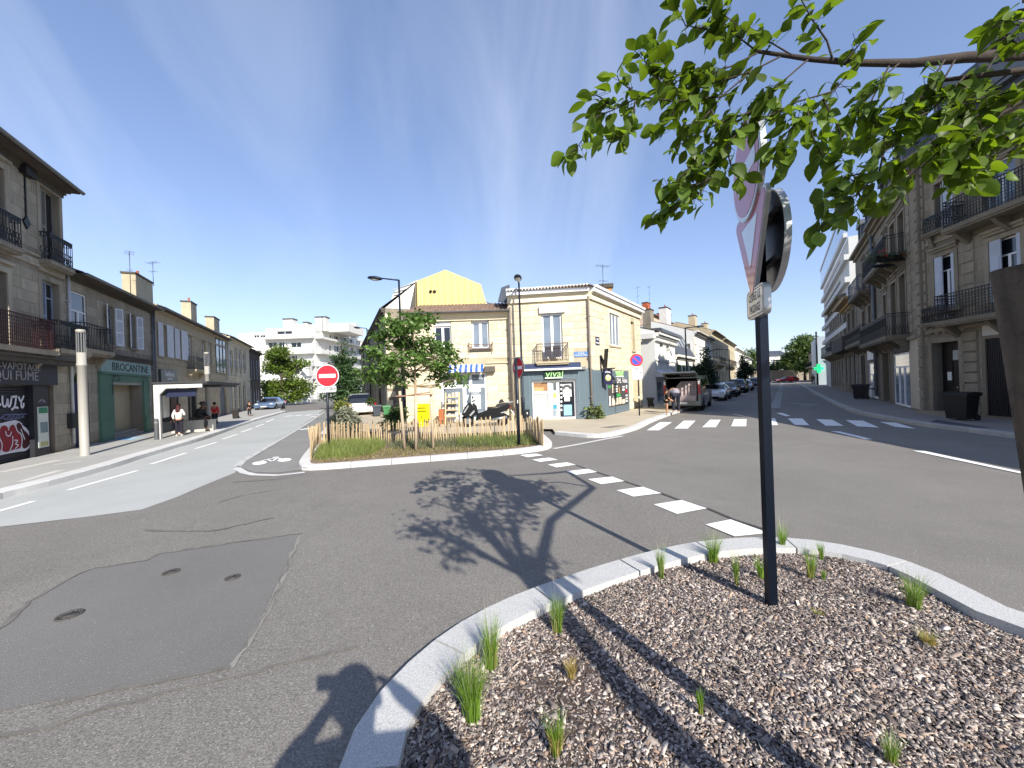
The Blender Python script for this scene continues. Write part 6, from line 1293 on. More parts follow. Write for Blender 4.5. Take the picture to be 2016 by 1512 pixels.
m = MB(); m.bar(tops[0]+Vector((-.1, -.06, -.15)), tops[2]+Vector((.05, -.06, -.2)), .035, .1); m.build('crossbar', M('crossbar wood', '#8d6f5c', .85, .2, 5, streak=.5), st); MB().bar(tops[1]+Vector((-.45, .08, -.02)), tops[2]+Vector((.05, .02, -.12)), .035, .09).build('crossbar', M('crossbar wood', '#8d6f5c'), st)
# ---------------------------------------------------------------- people
def skin(name, V, E, mat, parent, sub=1, root=0):
    keys = list(V); me = bpy.data.meshes.new(name); me.from_pydata([V[k][0] for k in keys], [(keys.index(a), keys.index(b)) for a, b in E], []); o = bpy.data.objects.new('t', me); C.objects.link(o)
    md = o.modifiers.new('s', 'SKIN'); md.use_smooth_shade = True
    for k, sv in zip(keys, me.skin_vertices[0].data): r = V[k][1]; sv.radius = r if isinstance(r, tuple) else (r, r)
    me.skin_vertices[0].data[root].use_root = True
    o.modifiers.new('u', 'SUBSURF').levels = sub
    m2 = bpy.data.meshes.new_from_object(o.evaluated_get(bpy.context.evaluated_depsgraph_get())); bpy.data.objects.remove(o); m2.materials.clear(); m2.materials.append(mat); m2.name = name
    return link(name, m2, parent)
SKINM = M('skin', '#b98a6d', .6, .06, 4); SKIND = M('skin dark', '#6b4a39', .6, .06, 4)
def person(label, base, rz, h, J, top, legs, hair, shoes, skinm=None, sleeve=True, shorts=False, extra=None, long_hair=False, hat=None):
    """J overrides joints (metres, for a 1.75 m person facing -y, +x on the left hand of the viewer's right)"""
    t = thing('person', label, 'person', base, rz); t.scale = (h/1.75,)*3; skinm = skinm or SKINM
    j = dict(pel=(0, 0, .96), wai=(0, 0, 1.12), che=(0, 0, 1.32), nec=(0, 0, 1.49), hb=(0, -.015, 1.56), hd=(0, -.025, 1.66), ht=(0, -.01, 1.71))
    for s, n in ((-1, 'R'), (1, 'L')):
        j.update({'sh'+n: (.17*s, 0, 1.43), 'el'+n: (.23*s, .03, 1.15), 'wr'+n: (.23*s, -.06, .92), 'ha'+n: (.225*s, -.08, .84), 'hi'+n: (.1*s, 0, .9), 'kn'+n: (.11*s, -.02, .5), 'an'+n: (.11*s, .03, .1), 'to'+n: (.12*s, -.13, .04)})
    j.update(J); R = dict(pel=(.15, .11), wai=(.13, .1), che=(.16, .11), nec=.055, hb=.075, hd=.105, ht=.085); E = [('pel', 'wai'), ('wai', 'che'), ('che', 'nec'), ('nec', 'hb'), ('hb', 'hd'), ('hd', 'ht')]
    for n in 'RL':
        R.update({'sh'+n: .065, 'el'+n: .045, 'wr'+n: .033, 'ha'+n: (.04, .022), 'hi'+n: .088, 'kn'+n: .06, 'an'+n: .042, 'to'+n: .04}); E += [('che', 'sh'+n), ('sh'+n, 'el'+n), ('el'+n, 'wr'+n), ('wr'+n, 'ha'+n), ('pel', 'hi'+n), ('hi'+n, 'kn'+n), ('kn'+n, 'an'+n), ('an'+n, 'to'+n)]
    V = {k: (j[k], R[k]) for k in R}
    for n, s in (('R', -1), ('L', 1)):       # five fingers continue from each palm
        hv = Vector(j['ha'+n]); dv = (hv-Vector(j['wr'+n])).normalized(); sd = dv.cross(Vector((s, 0, 0))).normalized() if abs(dv.x) < .8 else Vector((0, 1, 0))
        for k, (off, ln) in enumerate(((-.028, .07), (-.01, .08), (.01, .075), (.028, .06))):
            V[f'f{n}{k}'] = (tuple(hv+sd*off+dv*ln), .0095); V[f'g{n}{k}'] = (tuple(hv+sd*off*1.1+dv*(ln+.03)+Vector((-s*.012, 0, 0))), .008); E += [('ha'+n, f'f{n}{k}'), (f'f{n}{k}', f'g{n}{k}')]
        V[f't{n}'] = (tuple(hv-sd*.05-dv*.0), .011); E.append(('ha'+n, f't{n}'))
    body = skin('body', V, E, skinm, t)
    g = .02; up = dict(wai=(j['wai'], (.15, .12)), che=(j['che'], (.18, .13)), pel=(j['pel'], (.165, .125)), nec=(tuple(Vector(j['nec'])-(Vector(j['nec'])-Vector(j['che']))*.25), .075)); ue = [('pel', 'wai'), ('wai', 'che'), ('che', 'nec')]
    for n in 'RL':
        up['sh'+n] = (j['sh'+n], .085); up['el'+n] = (j['el'+n], .066); ue += [('che', 'sh'+n), ('sh'+n, 'el'+n)]
        if sleeve: up['wr'+n] = (j['wr'+n], .05); ue.append(('el'+n, 'wr'+n))
    skin('top', up, ue, top, t)
    lo = dict(pel=(tuple(Vector(j['pel'])+Vector((0, 0, .04))), (.17, .128))); le = []
    for n in 'RL':
        lo['hi'+n] = (j['hi'+n], .112); le += [('pel', 'hi'+n)]
        if shorts: lo['kn'+n] = (tuple(Vector(j['hi'+n]).lerp(Vector(j['kn'+n]), .45)), .11); le.append(('hi'+n, 'kn'+n))
        else: lo['kn'+n] = (j['kn'+n], .085); lo['an'+n] = (tuple(Vector(j['an'+n])+Vector((0, 0, .02))), .075); le += [('hi'+n, 'kn'+n), ('kn'+n, 'an'+n)]
    skin('shorts' if shorts else 'trousers', lo, le, legs, t)
    for n in 'RL':
        a = Vector(j['an'+n]); b = Vector(j['to'+n]); d = (b-a); d.z = 0
        skin('shoe', dict(a=(tuple(Vector((a.x, a.y, b.z))-d*.15), .05), b=(tuple((a+b)/2*Vector((1, 1, 0)) if False else Vector(((a.x+b.x)/2, (a.y+b.y)/2, b.z))), .052), c=(tuple(b+d*.12), .042)), [('a', 'b'), ('b', 'c')], shoes, t)
    hd = Vector(j['hd']); ax = (Vector(j['ht'])-Vector(j['nec'])).normalized()
    m = MB(); m.ball((0, 0, 0), (.118, .125, .125), 12, 8); m.xf(Matrix.Translation(hd+Vector((0, .022, .035)))); m.build('hair', hair, t)
    if long_hair: skin('hair', dict(a=(tuple(hd+Vector((0, .06, .02))), .11), b=(tuple(hd+Vector((0, .1, -.16))), (.12, .07)), c=(tuple(hd+Vector((.02, .13, -.34))), (.13, .05))), [('a', 'b'), ('b', 'c')], hair, t)
    f = MB()
    for s in (-1, 1): f.ball(tuple(hd+Vector((.036*s, -.098, -.005))), .012, 6, 4)
    f.build('eyes', M('eye', '#1c1512', .3), t); MB().ball(tuple(hd+Vector((0, -.112, -.035))), (.016, .02, .025), 8, 5).build('nose', skinm, t); MB().ball(tuple(hd+Vector((0, -.1, -.075))), (.03, .012, .009), 8, 4).build('mouth', M('lip', '#8d5148', .5), t)
    for s in (-1, 1): MB().ball(tuple(hd+Vector((.1*s, .0, -.02))), (.014, .025, .035), 6, 4).build('ear', skinm, t)
    if hat: MB().lathe([(.001, .17), (.1, .17), (.13, .1), (.135, .05), (.24, .02), (.25, .03), (.14, .07)], 16, tuple(hd)).build('hat', hat, t)
    return t
CL = lambda n, h, r=.85: M('cloth '+n, h, r, .1, 12)
WHC, NAV, BLK, REDC, HAIRR, HAIRB, GRYC = CL('white', '#d9d7d3'), CL('navy', '#242634'), CL('black', '#17171a'), CL('red', '#d2323a'), M('auburn hair', '#431d22', .7, .2, 20), M('dark hair', '#1d1613', .7, .2, 20), CL('grey', '#8f8a94')
SHOW = CL('shoe white', '#d5d1c8'); SHOB = CL('shoe black', '#1a1a1a')
def hgt(px, yt, yb, z): p = G(px, yb, z); return p, P(px, yt, p.y).z-z
def face(p): return math.atan2(p.x, -p.y)
def toward(dx, dy): return math.atan2(dx, -dy)
p, h = hgt(353, 797, 858.5, .13); person('person with long auburn hair, white jacket and dark trousers standing at the bus stop', p, toward(-.35, 1), h, dict(elR=(-.26, -.05, 1.17), wrR=(-.13, -.2, 1.2), haR=(-.06, -.25, 1.22), elL=(.27, .02, 1.15)), WHC, CL('charcoal', '#221d27'), HAIRR, SHOW, long_hair=True)
p, h = hgt(345.5, 800, 856, .13); p = p+Vector((-.15, .35, 0)); person('person in navy trousers half hidden in front of the one in the white jacket', p, toward(.5, .6), h*.98, {}, CL('plum', '#4d2a33'), CL('deep blue', '#1c2038'), HAIRR, SHOW)
p = G(383, 850, .13); p = p+Vector((-.15, .2, 0)); bench = thing('bench', 'pale concrete block bench under the bus shelter', 'bench', p, rad(24))
m = MB().box(-.85, .85, -.3, .25, 0, .52); m.build('seat', M('pale concrete', '#b9b5ab', .9, .1, 2), bench); MB().box(-.9, .9, -.34, .29, .52, .58).build('seat_slab', M('pale concrete', '#b9b5ab'), bench)
sit = dict(pel=(0, 0, .60), wai=(0, -.05, .74), che=(0, -.16, .93), nec=(0, -.24, 1.07), hb=(0, -.27, 1.13), hd=(0, -.31, 1.22), ht=(0, -.31, 1.29))
for s, n in ((-1, 'R'), (1, 'L')): sit.update({'sh'+n: (.18*s, -.18, 1.0), 'el'+n: (.24*s, -.2, .76), 'wr'+n: (.12*s, -.42, .66), 'ha'+n: (.08*s, -.49, .66), 'hi'+n: (.1*s, -.02, .58), 'kn'+n: (.13*s, -.46, .56), 'an'+n: (.13*s, -.42, .12), 'to'+n: (.13*s, -.58, .04)})
person('person in dark clothes sitting hunched on the concrete bench', p+Vector((.12, .02, 0)), toward(.9, .15), 1.95, sit, CL('dark grey', '#25262a'), CL('grey brown', '#45423f'), M('grey cap', '#4d4b4d', .9), SHOB, skinm=SKIND)
p, h = hgt(400, 793, 844, .13); person('person all in black with a wide brimmed hat standing under the bus shelter', p, toward(-.9, -.1), h, {}, BLK, BLK, HAIRB, SHOB, skinm=SKIND, hat=CL('hat', '#15151a'))
p, h = hgt(423.5, 793, 838, .13); person('person in red jacket standing behind the second pale column', p, toward(.4, -.9), h, {}, REDC, CL('dark', '#23252c'), HAIRB, SHOB)
p, h = hgt(491, 790, 819, .13); person('person in black leaning by the wall far along the left pavement', p, toward(.8, -.4), h, dict(anL=(.11, -.1, .1), toL=(.12, -.26, .04), elL=(.25, -.1, 1.2), wrL=(.1, -.22, 1.3), haL=(.06, -.26, 1.36)), BLK, BLK, HAIRB, SHOB)
p, h = hgt(1313, 766, 816, .12); person('person with black top and shorts and bare legs standing behind the open van', p, toward(.75, -.2), h, dict(elR=(-.22, -.1, 1.16), wrR=(-.16, -.28, 1.0), haR=(-.14, -.34, .96), elL=(.22, -.1, 1.16), wrL=(.16, -.3, 1.02), haL=(.14, -.36, .98)), CL('black top', '#1b1718'), CL('black shorts', '#181818'), HAIRB, SHOW, shorts=True, sleeve=False)
p, h = hgt(1331, 772, 813.5, .12); bend = dict(pel=(0, .12, .92), wai=(0, .0, 1.03), che=(0, -.22, 1.12), nec=(0, -.4, 1.13), hb=(0, -.47, 1.12), hd=(0, -.55, 1.08), ht=(0, -.6, 1.04))
for s, n in ((-1, 'R'), (1, 'L')): bend.update({'sh'+n: (.18*s, -.33, 1.1), 'el'+n: (.22*s, -.4, .84), 'wr'+n: (.16*s, -.52, .64), 'ha'+n: (.14*s, -.55, .57), 'hi'+n: (.1*s, .1, .87), 'kn'+n: (.11*s, .0, .48), 'an'+n: (.11*s, .06, .1), 'to'+n: (.12*s, -.1, .04)})
person('person in grey shirt and navy trousers bending down behind the van', p, toward(.2, .9), 1.98, bend, GRYC, NAV, HAIRB, SHOW, sleeve=False)
p, h = hgt(1601, 737, 757, .13); person('small dark figure walking on the right pavement near the pharmacy', p, toward(-.4, -.9), h, dict(anL=(.11, -.2, .1), toL=(.12, -.36, .06), knL=(.11, -.16, .52), anR=(-.11, .2, .12), toR=(-.12, .06, .04)), BLK, BLK, HAIRB, SHOB)
# the photographer stands behind the camera with both arms raised: only the shadow is seen
RAI = {}
for s, n in ((-1, 'R'), (1, 'L')): RAI.update({'sh'+n: (.18*s, -.02, 1.46), 'el'+n: (.37*s, -.08, 1.3), 'wr'+n: (.23*s, -.17, 1.45), 'ha'+n: (.15*s, -.2, 1.53)})
person('person holding up a phone to take the picture, standing on the island', (.37, -.52, .02), toward(-.2, 1), 2.28, RAI, CL('photographer top', '#3a3d45'), NAV, HAIRB, SHOB)
ph_ = thing('phone', 'dark phone held up in both hands', 'phone', (0.02, -.08, 1.98), 0); MB().box(-.1, .1, -.012, 0, -.05, .05).build('phone_case', BLK, ph_)
# ---------------------------------------------------------------- vehicles
TYRE = M('tyre', '#1a1a1b', .85, .1, 10); RIM = M('rim', '#9a9da1', .35, .1, 6, metal=.7); CGL = M('car glass', '#12161b', .05, .1, 1, spec=.8)
REDL = M('tail lamp', '#a3141c', .2, .1, 6, coat=.5); HEADL = M('head lamp', '#c9ced4', .1, .1, 6, spec=.8); PLATE = M('number plate', '#dcdcd8', .5)
def car(label, cx, cy, rz, col, L=4.7, W=1.98, Hs=1.0, kind='hatch', z=0, group=None, metal=.3):
    t = thing('parked_car', label, 'car', (cx, cy, z), rz, group); paint = M('car paint '+col, col, .25, .03, 1, metal=metal, coat=.8) ; k = L/4.2; w = W/2
    if kind == 'suv': st = [(0, .42, .95, 1.0, .80), (.06, .34, 1.0, 1.35, .74), (.3, .3, 1.02, 1.62, .66), (1.2, .3, 1.02, 1.68, .68), (2.2, .3, 1.02, 1.66, .68), (2.6, .3, 1.02, 1.55, .66), (3.1, .3, 1.02, 1.10, .78), (3.85, .3, .95, 1.0, .76), (4.12, .33, .82, .85, .72), (4.2, .42, .65, .68, .68)]
    else: st = [(0, .42, .82, .86, .78), (.06, .32, .92, 1.05, .74), (.45, .26, .93, 1.40, .62), (1.2, .26, .92, 1.47, .64), (2.1, .26, .92, 1.45, .64), (2.5, .26, .92, 1.33, .63), (3.15, .26, .92, .96, .76), (3.85, .26, .82, .86, .74), (4.12, .3, .7, .73, .70), (4.2, .4, .55, .58, .66)]
    def ring(s): x, zb, zl, zt, wt = s; x = (x-2.1)*k; q = [(w*.9, zb), (w, zb+.22), (w*1.0, (zb+zl)/2+.05), (w*.97, zl), (wt*w+.02, zt-.06 if zt-zl > .12 else zt-.01), (wt*w*.86, zt)]; return [(a, x, b*Hs) for a, b in q]+[(-a, x, b*Hs) for a, b in reversed(q)]
    rings = [ring(s) for s in st]; n = 12; B = MB(); GS = [MB() for _ in range(4)]
    for i in range(len(st)-1):
        cab = min(st[i][3]-st[i][2], st[i+1][3]-st[i+1][2]); cabm = max(st[i][3]-st[i][2], st[i+1][3]-st[i+1][2])
        for q in range(n):
            q2 = (q+1) % n; f = [rings[i][q], rings[i][q2], rings[i+1][q2], rings[i+1][q]]
            side = q in (3, 7); topf = q in (4, 5, 6)
            isg = (side and cabm > .2 and i not in (3,) or (topf and abs(st[i][3]-st[i+1][3]) > .2))
            (GS[0 if q == 3 else 1 if q == 7 else 2 if i < 3 else 3] if isg else B).add(f, [(0, 1, 2, 3)], 0, not isg)
    B.add(rings[0], [tuple(range(n))]); B.add(rings[-1], [tuple(range(n))[::-1]])
    B.build('body', paint, t); [g_.build('window_glass', CGL, t) for g_ in GS if g_.v]
    R_ = .34*Hs*1.02
    for x in (.78, 3.36):
        for s in (-1, 1):
            m = MB(); m.lathe([(R_*.6, -.1), (R_*.97, -.1), (R_, -.05), (R_, .05), (R_*.97, .1), (R_*.6, .1)], 18); mt = Matrix.Translation((s*(w-.07), (x-2.1)*k, R_)) @ Matrix.Rotation(rad(90), 4, 'Y'); m.xf(mt); wo = m.build('wheel', TYRE, t)
            m = MB(); m.lathe([(.001, .08), (R_*.2, .085), (R_*.62, .06)], 14) if s > 0 else m.lathe([(R_*.62, -.06), (R_*.2, -.085), (.001, -.08)], 14); m.xf(mt); m.build('rim', RIM, wo)
            m = MB(); m.lathe([(R_*1.02, 0), (R_*1.22, 0)], 18); m.xf(Matrix.Translation((s*(w+.006), (x-2.1)*k, R_)) @ Matrix.Rotation(rad(90), 4, 'Y')); m.build('wheel_arch', TYRE, t)
    for s in (-1, 1):
        MB().ball((s*w*.72, 1.98*k, .74*Hs), (.2, .13, .09), 10, 6).build('headlight', HEADL, t); MB().box(s*w*.92-.1, s*w*.92+.1, -2.12*k, -2.02*k, .72*Hs, .98*Hs).build('tail_light', REDL, t); MB().ball((s*(w+.1), .55*k, 1.0*Hs), (.12, .08, .08), 8, 5).build('mirror', paint, t)
    MB().box(-.28, .28, 2.08*k, 2.12*k, .42*Hs, .54*Hs).build('number_plate', PLATE, t); MB().box(-.26, .26, -2.13*k, -2.1*k, .62*Hs, .74*Hs).build('number_plate', PLATE, t); MB().box(-.55, .55, 2.03*k, 2.1*k, .3*Hs, .4*Hs).build('grille', TYRE, t)
    return t
def along(px, py): return G(px, py, 0)
HD = rad(-35.2)     # street heading
pk = 'cars parked along the sunny side of the right-hand street'
cars = [((1409, 787), 'white hatchback parked nose towards the camera, first behind the van', '#d6d8da', 'hatch', 0), ((1432, 780), 'black hatchback second in the row of parked cars', '#111317', 'hatch', .4), ((1452, 773), 'black tall car in the middle of the parked row', '#17191d', 'suv', .4), ((1466, 768.5), 'silver car parked between two black ones', '#a4a8ad', 'hatch', .5), ((1482, 764), 'dark grey car near the end of the parked row', '#24272c', 'suv', .4), ((1493, 760.5), 'black car furthest along the parked row', '#0e0f12', 'suv', .3)]
for (pp_, lab, col, kd, mt) in cars: q = along(*pp_); car(lab, q.x, q.y, HD+math.pi, col, kind=kd, group=pk, metal=mt)
q = G(1558, 752, 0); car('red car crossing at the far end of the right-hand street', P(1549, 745, 100).x, 100, rad(88), '#c03040', kind='hatch', L=5, metal=.1)
q = P(1509, 745, 104); car('dark car half hidden behind the signpost at the far end', q.x, 104, HD, '#2b3138', kind='suv')
q = G(525, 808, 0); car('pale blue car parked below the big plane tree on the left', q.x-.3, q.y+1.2, rad(196), '#6f86a8', kind='hatch', metal=.4)
q = G(683, 822, 0); car('white pickup parked beside the bushes on the left street', q.x, q.y+2.2, rad(26), '#e4e4e2', kind='suv', L=5, metal=0)
q = G(708, 797, 0); car('small dark car far along the left street pavement', P(707.5, 786, 62).x, 62, rad(24), '#2c3034', kind='suv')
# van with its tailgate up
vq = G(1341, 812, 0); V_ = thing('van', 'silver grey van with raised tailgate and draped cloth inside, parked half on the pavement', 'van', (vq.x+.32, vq.y+.55, 0), rad(-33)); VP = M('van paint', '#6d706a', .3, .03, 1, metal=.5, coat=.6); L, w, Hh = 5.4, 1.02, 2.12
side = [(0, .42), (0, 1.15), (.1, 2.0), (.22, Hh), (4.0, Hh), (4.55, 1.95), (5.3, 1.25), (5.9, 1.08), (6.0, .75), (6.0, .42)]
m = MB()
for s in (-1, 1):
    tw = lambda z: s*(w-(max(0, z-1.15)*.13)); pts = [(tw(z), y, z) for y, z in side]; m.add(pts, [tuple(range(len(pts)))[::s]])
for (i, j_) in [(3, 4), (4, 5), (6, 7), (7, 8), (8, 9)]: y0, z0 = side[i]; y1, z1 = side[j_]; t0 = w-max(0, z0-1.15)*.13; t1 = w-max(0, z1-1.15)*.13; m.add([(-t0, y0, z0), (t0, y0, z0), (t1, y1, z1), (-t1, y1, z1)], [(0, 1, 2, 3)])
m.box(-w+.02, w-.02, .02, 6, .35, .45); m.box(-w, w, -.12, .06, .38, .62)
# rear frame: two pillars and a header round the open load space
m.box(-w+.0, -w+.14, -.02, .1, .62, 1.9); m.box(w-.14, w, -.02, .1, .62, 1.9); m.box(-.9, .9, .08, .3, 1.98, 2.1); bo = m.build('body', VP, V_)
MB().box(-.95, .95, 3.4, 3.45, .5, 2.05).box(-.97, -.93, .12, 3.4, .5, 2.0).box(.84, .88, .12, 3.4, 1.2, 2.0).box(-.9, .9, .12, 3.4, 2.05, 2.08).build('load_space', M('van interior', '#1c1d20', .8), V_)
for s in (-1, 1):
    MB().box(s*(w-.07)-.06, s*(w-.07)+.06, -.05, -.02, 1.05, 1.6).build('tail_light', REDL, V_); MB().box(s*(w-.075)-.05, s*(w-.075)+.05, -.045, -.02, 1.6, 1.8).build('tail_light', M('tail lamp pale', '#d9c7c4', .2), V_)
m = MB(); xw = lambda z: w-(z-1.15)*.13+.004
for (y0, y1) in ((.5, 1.9), (2.05, 3.3), (3.5, 4.7)): z0, z1 = 1.3, 1.9; m.add([(xw(z0), y0, z0), (xw(z0), y1, z0), (xw(z1), min(y1, 4.5) if y1 < 4 else 4.15, z1), (xw(z1), y0+.08, z1)], [(0, 1, 2, 3)]); m.add([(-xw(z0), y0, z0), (-xw(z1), y0+.08, z1), (-xw(z1), min(y1, 4.5) if y1 < 4 else 4.15, z1), (-xw(z0), y1, z0)], [(0, 1, 2, 3)])
m.add([(-.9, 4.6, 1.93), (.9, 4.6, 1.93), (1.0, 5.3, 1.28), (-1.0, 5.3, 1.28)], [(0, 1, 2, 3)]); m.build('window_glass', CGL, V_)
m = MB(); m.xbox(Matrix.Translation((0, -.5, 2.2)) @ Matrix.Rotation(rad(-12), 4, 'X'), 1.8, 1.25, .07); tg = m.build('tailgate', VP, V_); MB().xbox(Matrix.Translation((0, -.42, 2.135)) @ Matrix.Rotation(rad(-12), 4, 'X'), 1.5, .8, .03).build('rear_window', CGL, tg)
for s in (-1, 1): MB().bar((s*.85, .1, 1.8), (s*.85, -.7, 2.02), .025).build('gas_strut', IRON, tg)
m = MB(); n = 40
for k in range(n):
    x0, x1 = -.55+1.35*k/n, -.55+1.35*(k+1)/n; f_ = lambda x: .25+.05*math.sin(x*31)+.03*math.sin(x*17); tp = lambda x: 1.8-max(0, (-.1-x))*1.2
    m.add([(x0, f_(x0)-.1, .62), (x1, f_(x1)-.1, .62), (x1, f_(x1)+.1, tp(x1)), (x0, f_(x0)+.1, tp(x0))], [(0, 1, 2, 3)], 0, True)
m.build('draped_cloth', M('mauve cloth', '#9c8f8d', .9, .12, 3), V_); MB().box(-.6, .75, .0, .3, .62, .95).build('folded_cloth', M('mauve cloth', '#9c8f8d'), V_)
R_ = .36
for y in (1.2, 4.9):
    for s in (-1, 1):
        m = MB(); m.lathe([(R_*.6, -.11), (R_, -.08), (R_, .08), (R_*.6, .11)], 18); mt = Matrix.Translation((s*(w-.08), y, R_)) @ Matrix.Rotation(rad(90), 4, 'Y'); m.xf(mt); wo = m.build('wheel', TYRE, V_); m = MB(); m.lathe([(R_*.62, .07), (.001, .1)] if s > 0 else [(R_*.62, -.07), (.001, -.1)], 14); m.xf(mt); m.build('rim', RIM, wo)
        m = MB(); m.lathe([(R_*1.02, 0), (R_*1.25, 0)], 18); m.xf(Matrix.Translation((s*(w+.006), y, R_)) @ Matrix.Rotation(rad(90), 4, 'Y')); m.build('wheel_arch', TYRE, V_)
MB().box(w-.02, w+.2, 4.5, 4.62, 1.2, 1.5).build('mirror', BLK, V_); MB().box(-.3, .3, -.14, -.12, .45, .57).build('number_plate', PLATE, V_)
# scooter behind the fence
sq_ = P(955, 800, 17.6); SC = thing('scooter', 'black maxi scooter parked behind the picket fence', 'scooter', (sq_.x, sq_.y, .11), rad(4)); SB_ = M('scooter black', '#16171a', .3, .1, 3, coat=.5); k = 1.1
def sp(pts, w, name, mat, y=0): m = MB(); m.prism([(x*k, y-w/2, z*k) for x, z in pts], (0, w, 0)); return m.build(name, mat, SC)
WST = M('scooter silver', '#b9bcc0', .3, .05, 3, metal=.5)
sp([(-.98, .52), (-.86, .80), (-.70, 1.0), (-.60, 1.04), (-.50, .86), (-.40, .62), (-.30, .50), (-.62, .40), (-.86, .46)], .36, 'front_fairing', SB_); sp([(-.52, .95), (-.40, .62), (-.28, .52), (-.34, .86), (-.46, 1.0)], .5, 'leg_shield', SB_); sp([(-.76, 1.0), (-.60, 1.44), (-.55, 1.43), (-.58, 1.0)], .34, 'windscreen', M('smoked screen', '#59626b', .1, .1))
sp([(-.42, .26), (.95, .26), (1.0, .40), (.55, .58), (.05, .66), (-.34, .56)], .40, 'floor_body', SB_); sp([(.0, .60), (.10, .74), (.5, .76), (1.0, .90), (1.06, .82), (.86, .56), (.4, .44)], .36, 'side_panel', SB_)
sp([(.04, .74), (.12, .80), (.42, .80), (.50, .90), (.92, .96), (1.02, .93), (.96, .88), (.5, .78)], .33, 'seat', M('seat vinyl', '#2b2c2f', .6, .1, 8)); sp([(.56, .93), (.62, 1.08), (.74, 1.1), (.80, .97)], .26, 'backrest', M('seat vinyl', '#2b2c2f'))
sp([(.92, .76), (1.05, .86), (1.07, .78), (.98, .68)], .28, 'tail_light', REDL); sp([(.86, .96), (1.16, 1.0), (1.16, .97), (.88, .92)], .22, 'grab_rail', WST); sp([(.42, .50), (.86, .62), (.88, .58), (.44, .45)], .375, 'side_stripe', WST); sp([(-.90, .62), (-.70, .90), (-.66, .88), (-.84, .60)], .375, 'fairing_stripe', WST); sp([(-.66, .50), (-.42, .74), (-.38, .68), (-.60, .46)], .375, 'fairing_stripe', WST)
sp([(1.06, .62), (1.2, .42), (1.22, .44), (1.08, .66)], .2, 'number_plate', PLATE); sp([(-1.0, .40), (-.72, .60), (-.46, .42), (-.50, .40), (-.72, .55), (-.96, .38)], .16, 'front_mudguard', SB_)
for s in (-1, 1): MB().ball((-.84*k, .1*s, .84*k), (.06, .07, .05), 8, 5).build('headlight', HEADL, SC)
m = MB(); m.tube([(-.42*k, -.40, 1.08*k), (-.52*k, -.2, 1.06*k), (-.54*k, 0, 1.03*k), (-.52*k, .2, 1.06*k), (-.42*k, .40, 1.08*k)], .022, 6); m.build('handlebar', IRON, SC)
for s in (-1, 1): MB().ball((-.5*k, .36*s, 1.22*k), (.03, .08, .06), 8, 5).build('mirror', SB_, SC)
for x in (-.72, .72): m = MB(); m.lathe([(.16, -.06), (.27, -.06), (.29, 0), (.27, .06), (.16, .06)], 18); mt = Matrix.Translation((x*k, 0, .29)) @ Matrix.Rotation(rad(90), 4, 'X'); m.xf(mt); wo = m.build('wheel', TYRE, SC); m = MB(); m.lathe([(.001, .05), (.17, .03)], 12); m.lathe([(.17, -.03), (.001, -.05)], 12); m.xf(mt); m.build('rim', RIM, wo)
MB().tube([(.2*k, -.2, .28*k), (.9*k, -.22, .36*k)], [.05, .07], 8).build('exhaust', RIM, SC)
# ---------------------------------------------------------------- street furniture
DKP = M('dark navy pole', '#1d2430', .45, .08, 3, metal=.2)
def lamp(label, base, h, arm, headlen, rz, tilt=.12, r=.07, group='street lamps with flat heads'):
    t = thing('street_lamp', label, 'street lamp', base, rz, group); MB().tube([(0, 0, 0), (0, 0, 1.2), (0, 0, 1.25), (0, 0, h)], [r*1.5, r*1.5, r, r*.75], 10).build('pole', DKP, t); MB().tube([(0, 0, h-.02), (-arm, 0, h+arm*tilt)], [.045, .035], 8).build('arm', DKP, t)
    m = MB(); m.ball((0, 0, 0), (headlen/2, headlen*.24, headlen*.13), 12, 8); m.xf(Matrix.Translation((-arm-headlen*.4, 0, h+arm*tilt+.02)) @ Matrix.Rotation(tilt, 4, 'Y')); ho = m.build('lamp_head', DKP, t); m = MB(); m.ball((0, 0, 0), (headlen*.32, headlen*.17, headlen*.08), 12, 6); m.xf(Matrix.Translation((-arm-headlen*.42, 0, h+arm*tilt-.05)) @ Matrix.Rotation(tilt, 4, 'Y')); m.build('lamp_glass', GLASSW, ho)
    return t
p = G(795, 832, .11); hh_ = P(783, 551, p.y).z-.11; lamp('tall street lamp with arm to the left above the young tree', p, hh_, .95, .85, 0)
p = P(727, 786, 47.); lamp('smaller distant street lamp along the left terrace', (p.x, p.y, .11), P(722, 648, 47).z, .8, .9, 0)
p = G(1031, 830, .11); lamp('slim street lamp in front of the corner shop, head towards the camera', p, P(1019, 557, p.y).z-.11, .35, .8, rad(85), r=.06)
p = G(1355, 795, .12); p = P(1354, 790, 31.); lamp('street lamp with long arm in front of the slate mansard house', (p.x, p.y, .12), P(1353, 648, 31).z, .9, .7, rad(180), tilt=.05, r=.07)
p = P(1438, 770, 50.); lamp('distant street lamp above the parked cars', (p.x, p.y, .12), P(1437, 690, 50).z, 1.2, .8, rad(-5), tilt=.05)
p = P(1642, 745, 70.); lamp('far street lamp arching over the right pavement', (p.x+1.5, p.y, .12), P(1640, 660, 70).z, 1.6, .9, rad(20), tilt=.02)
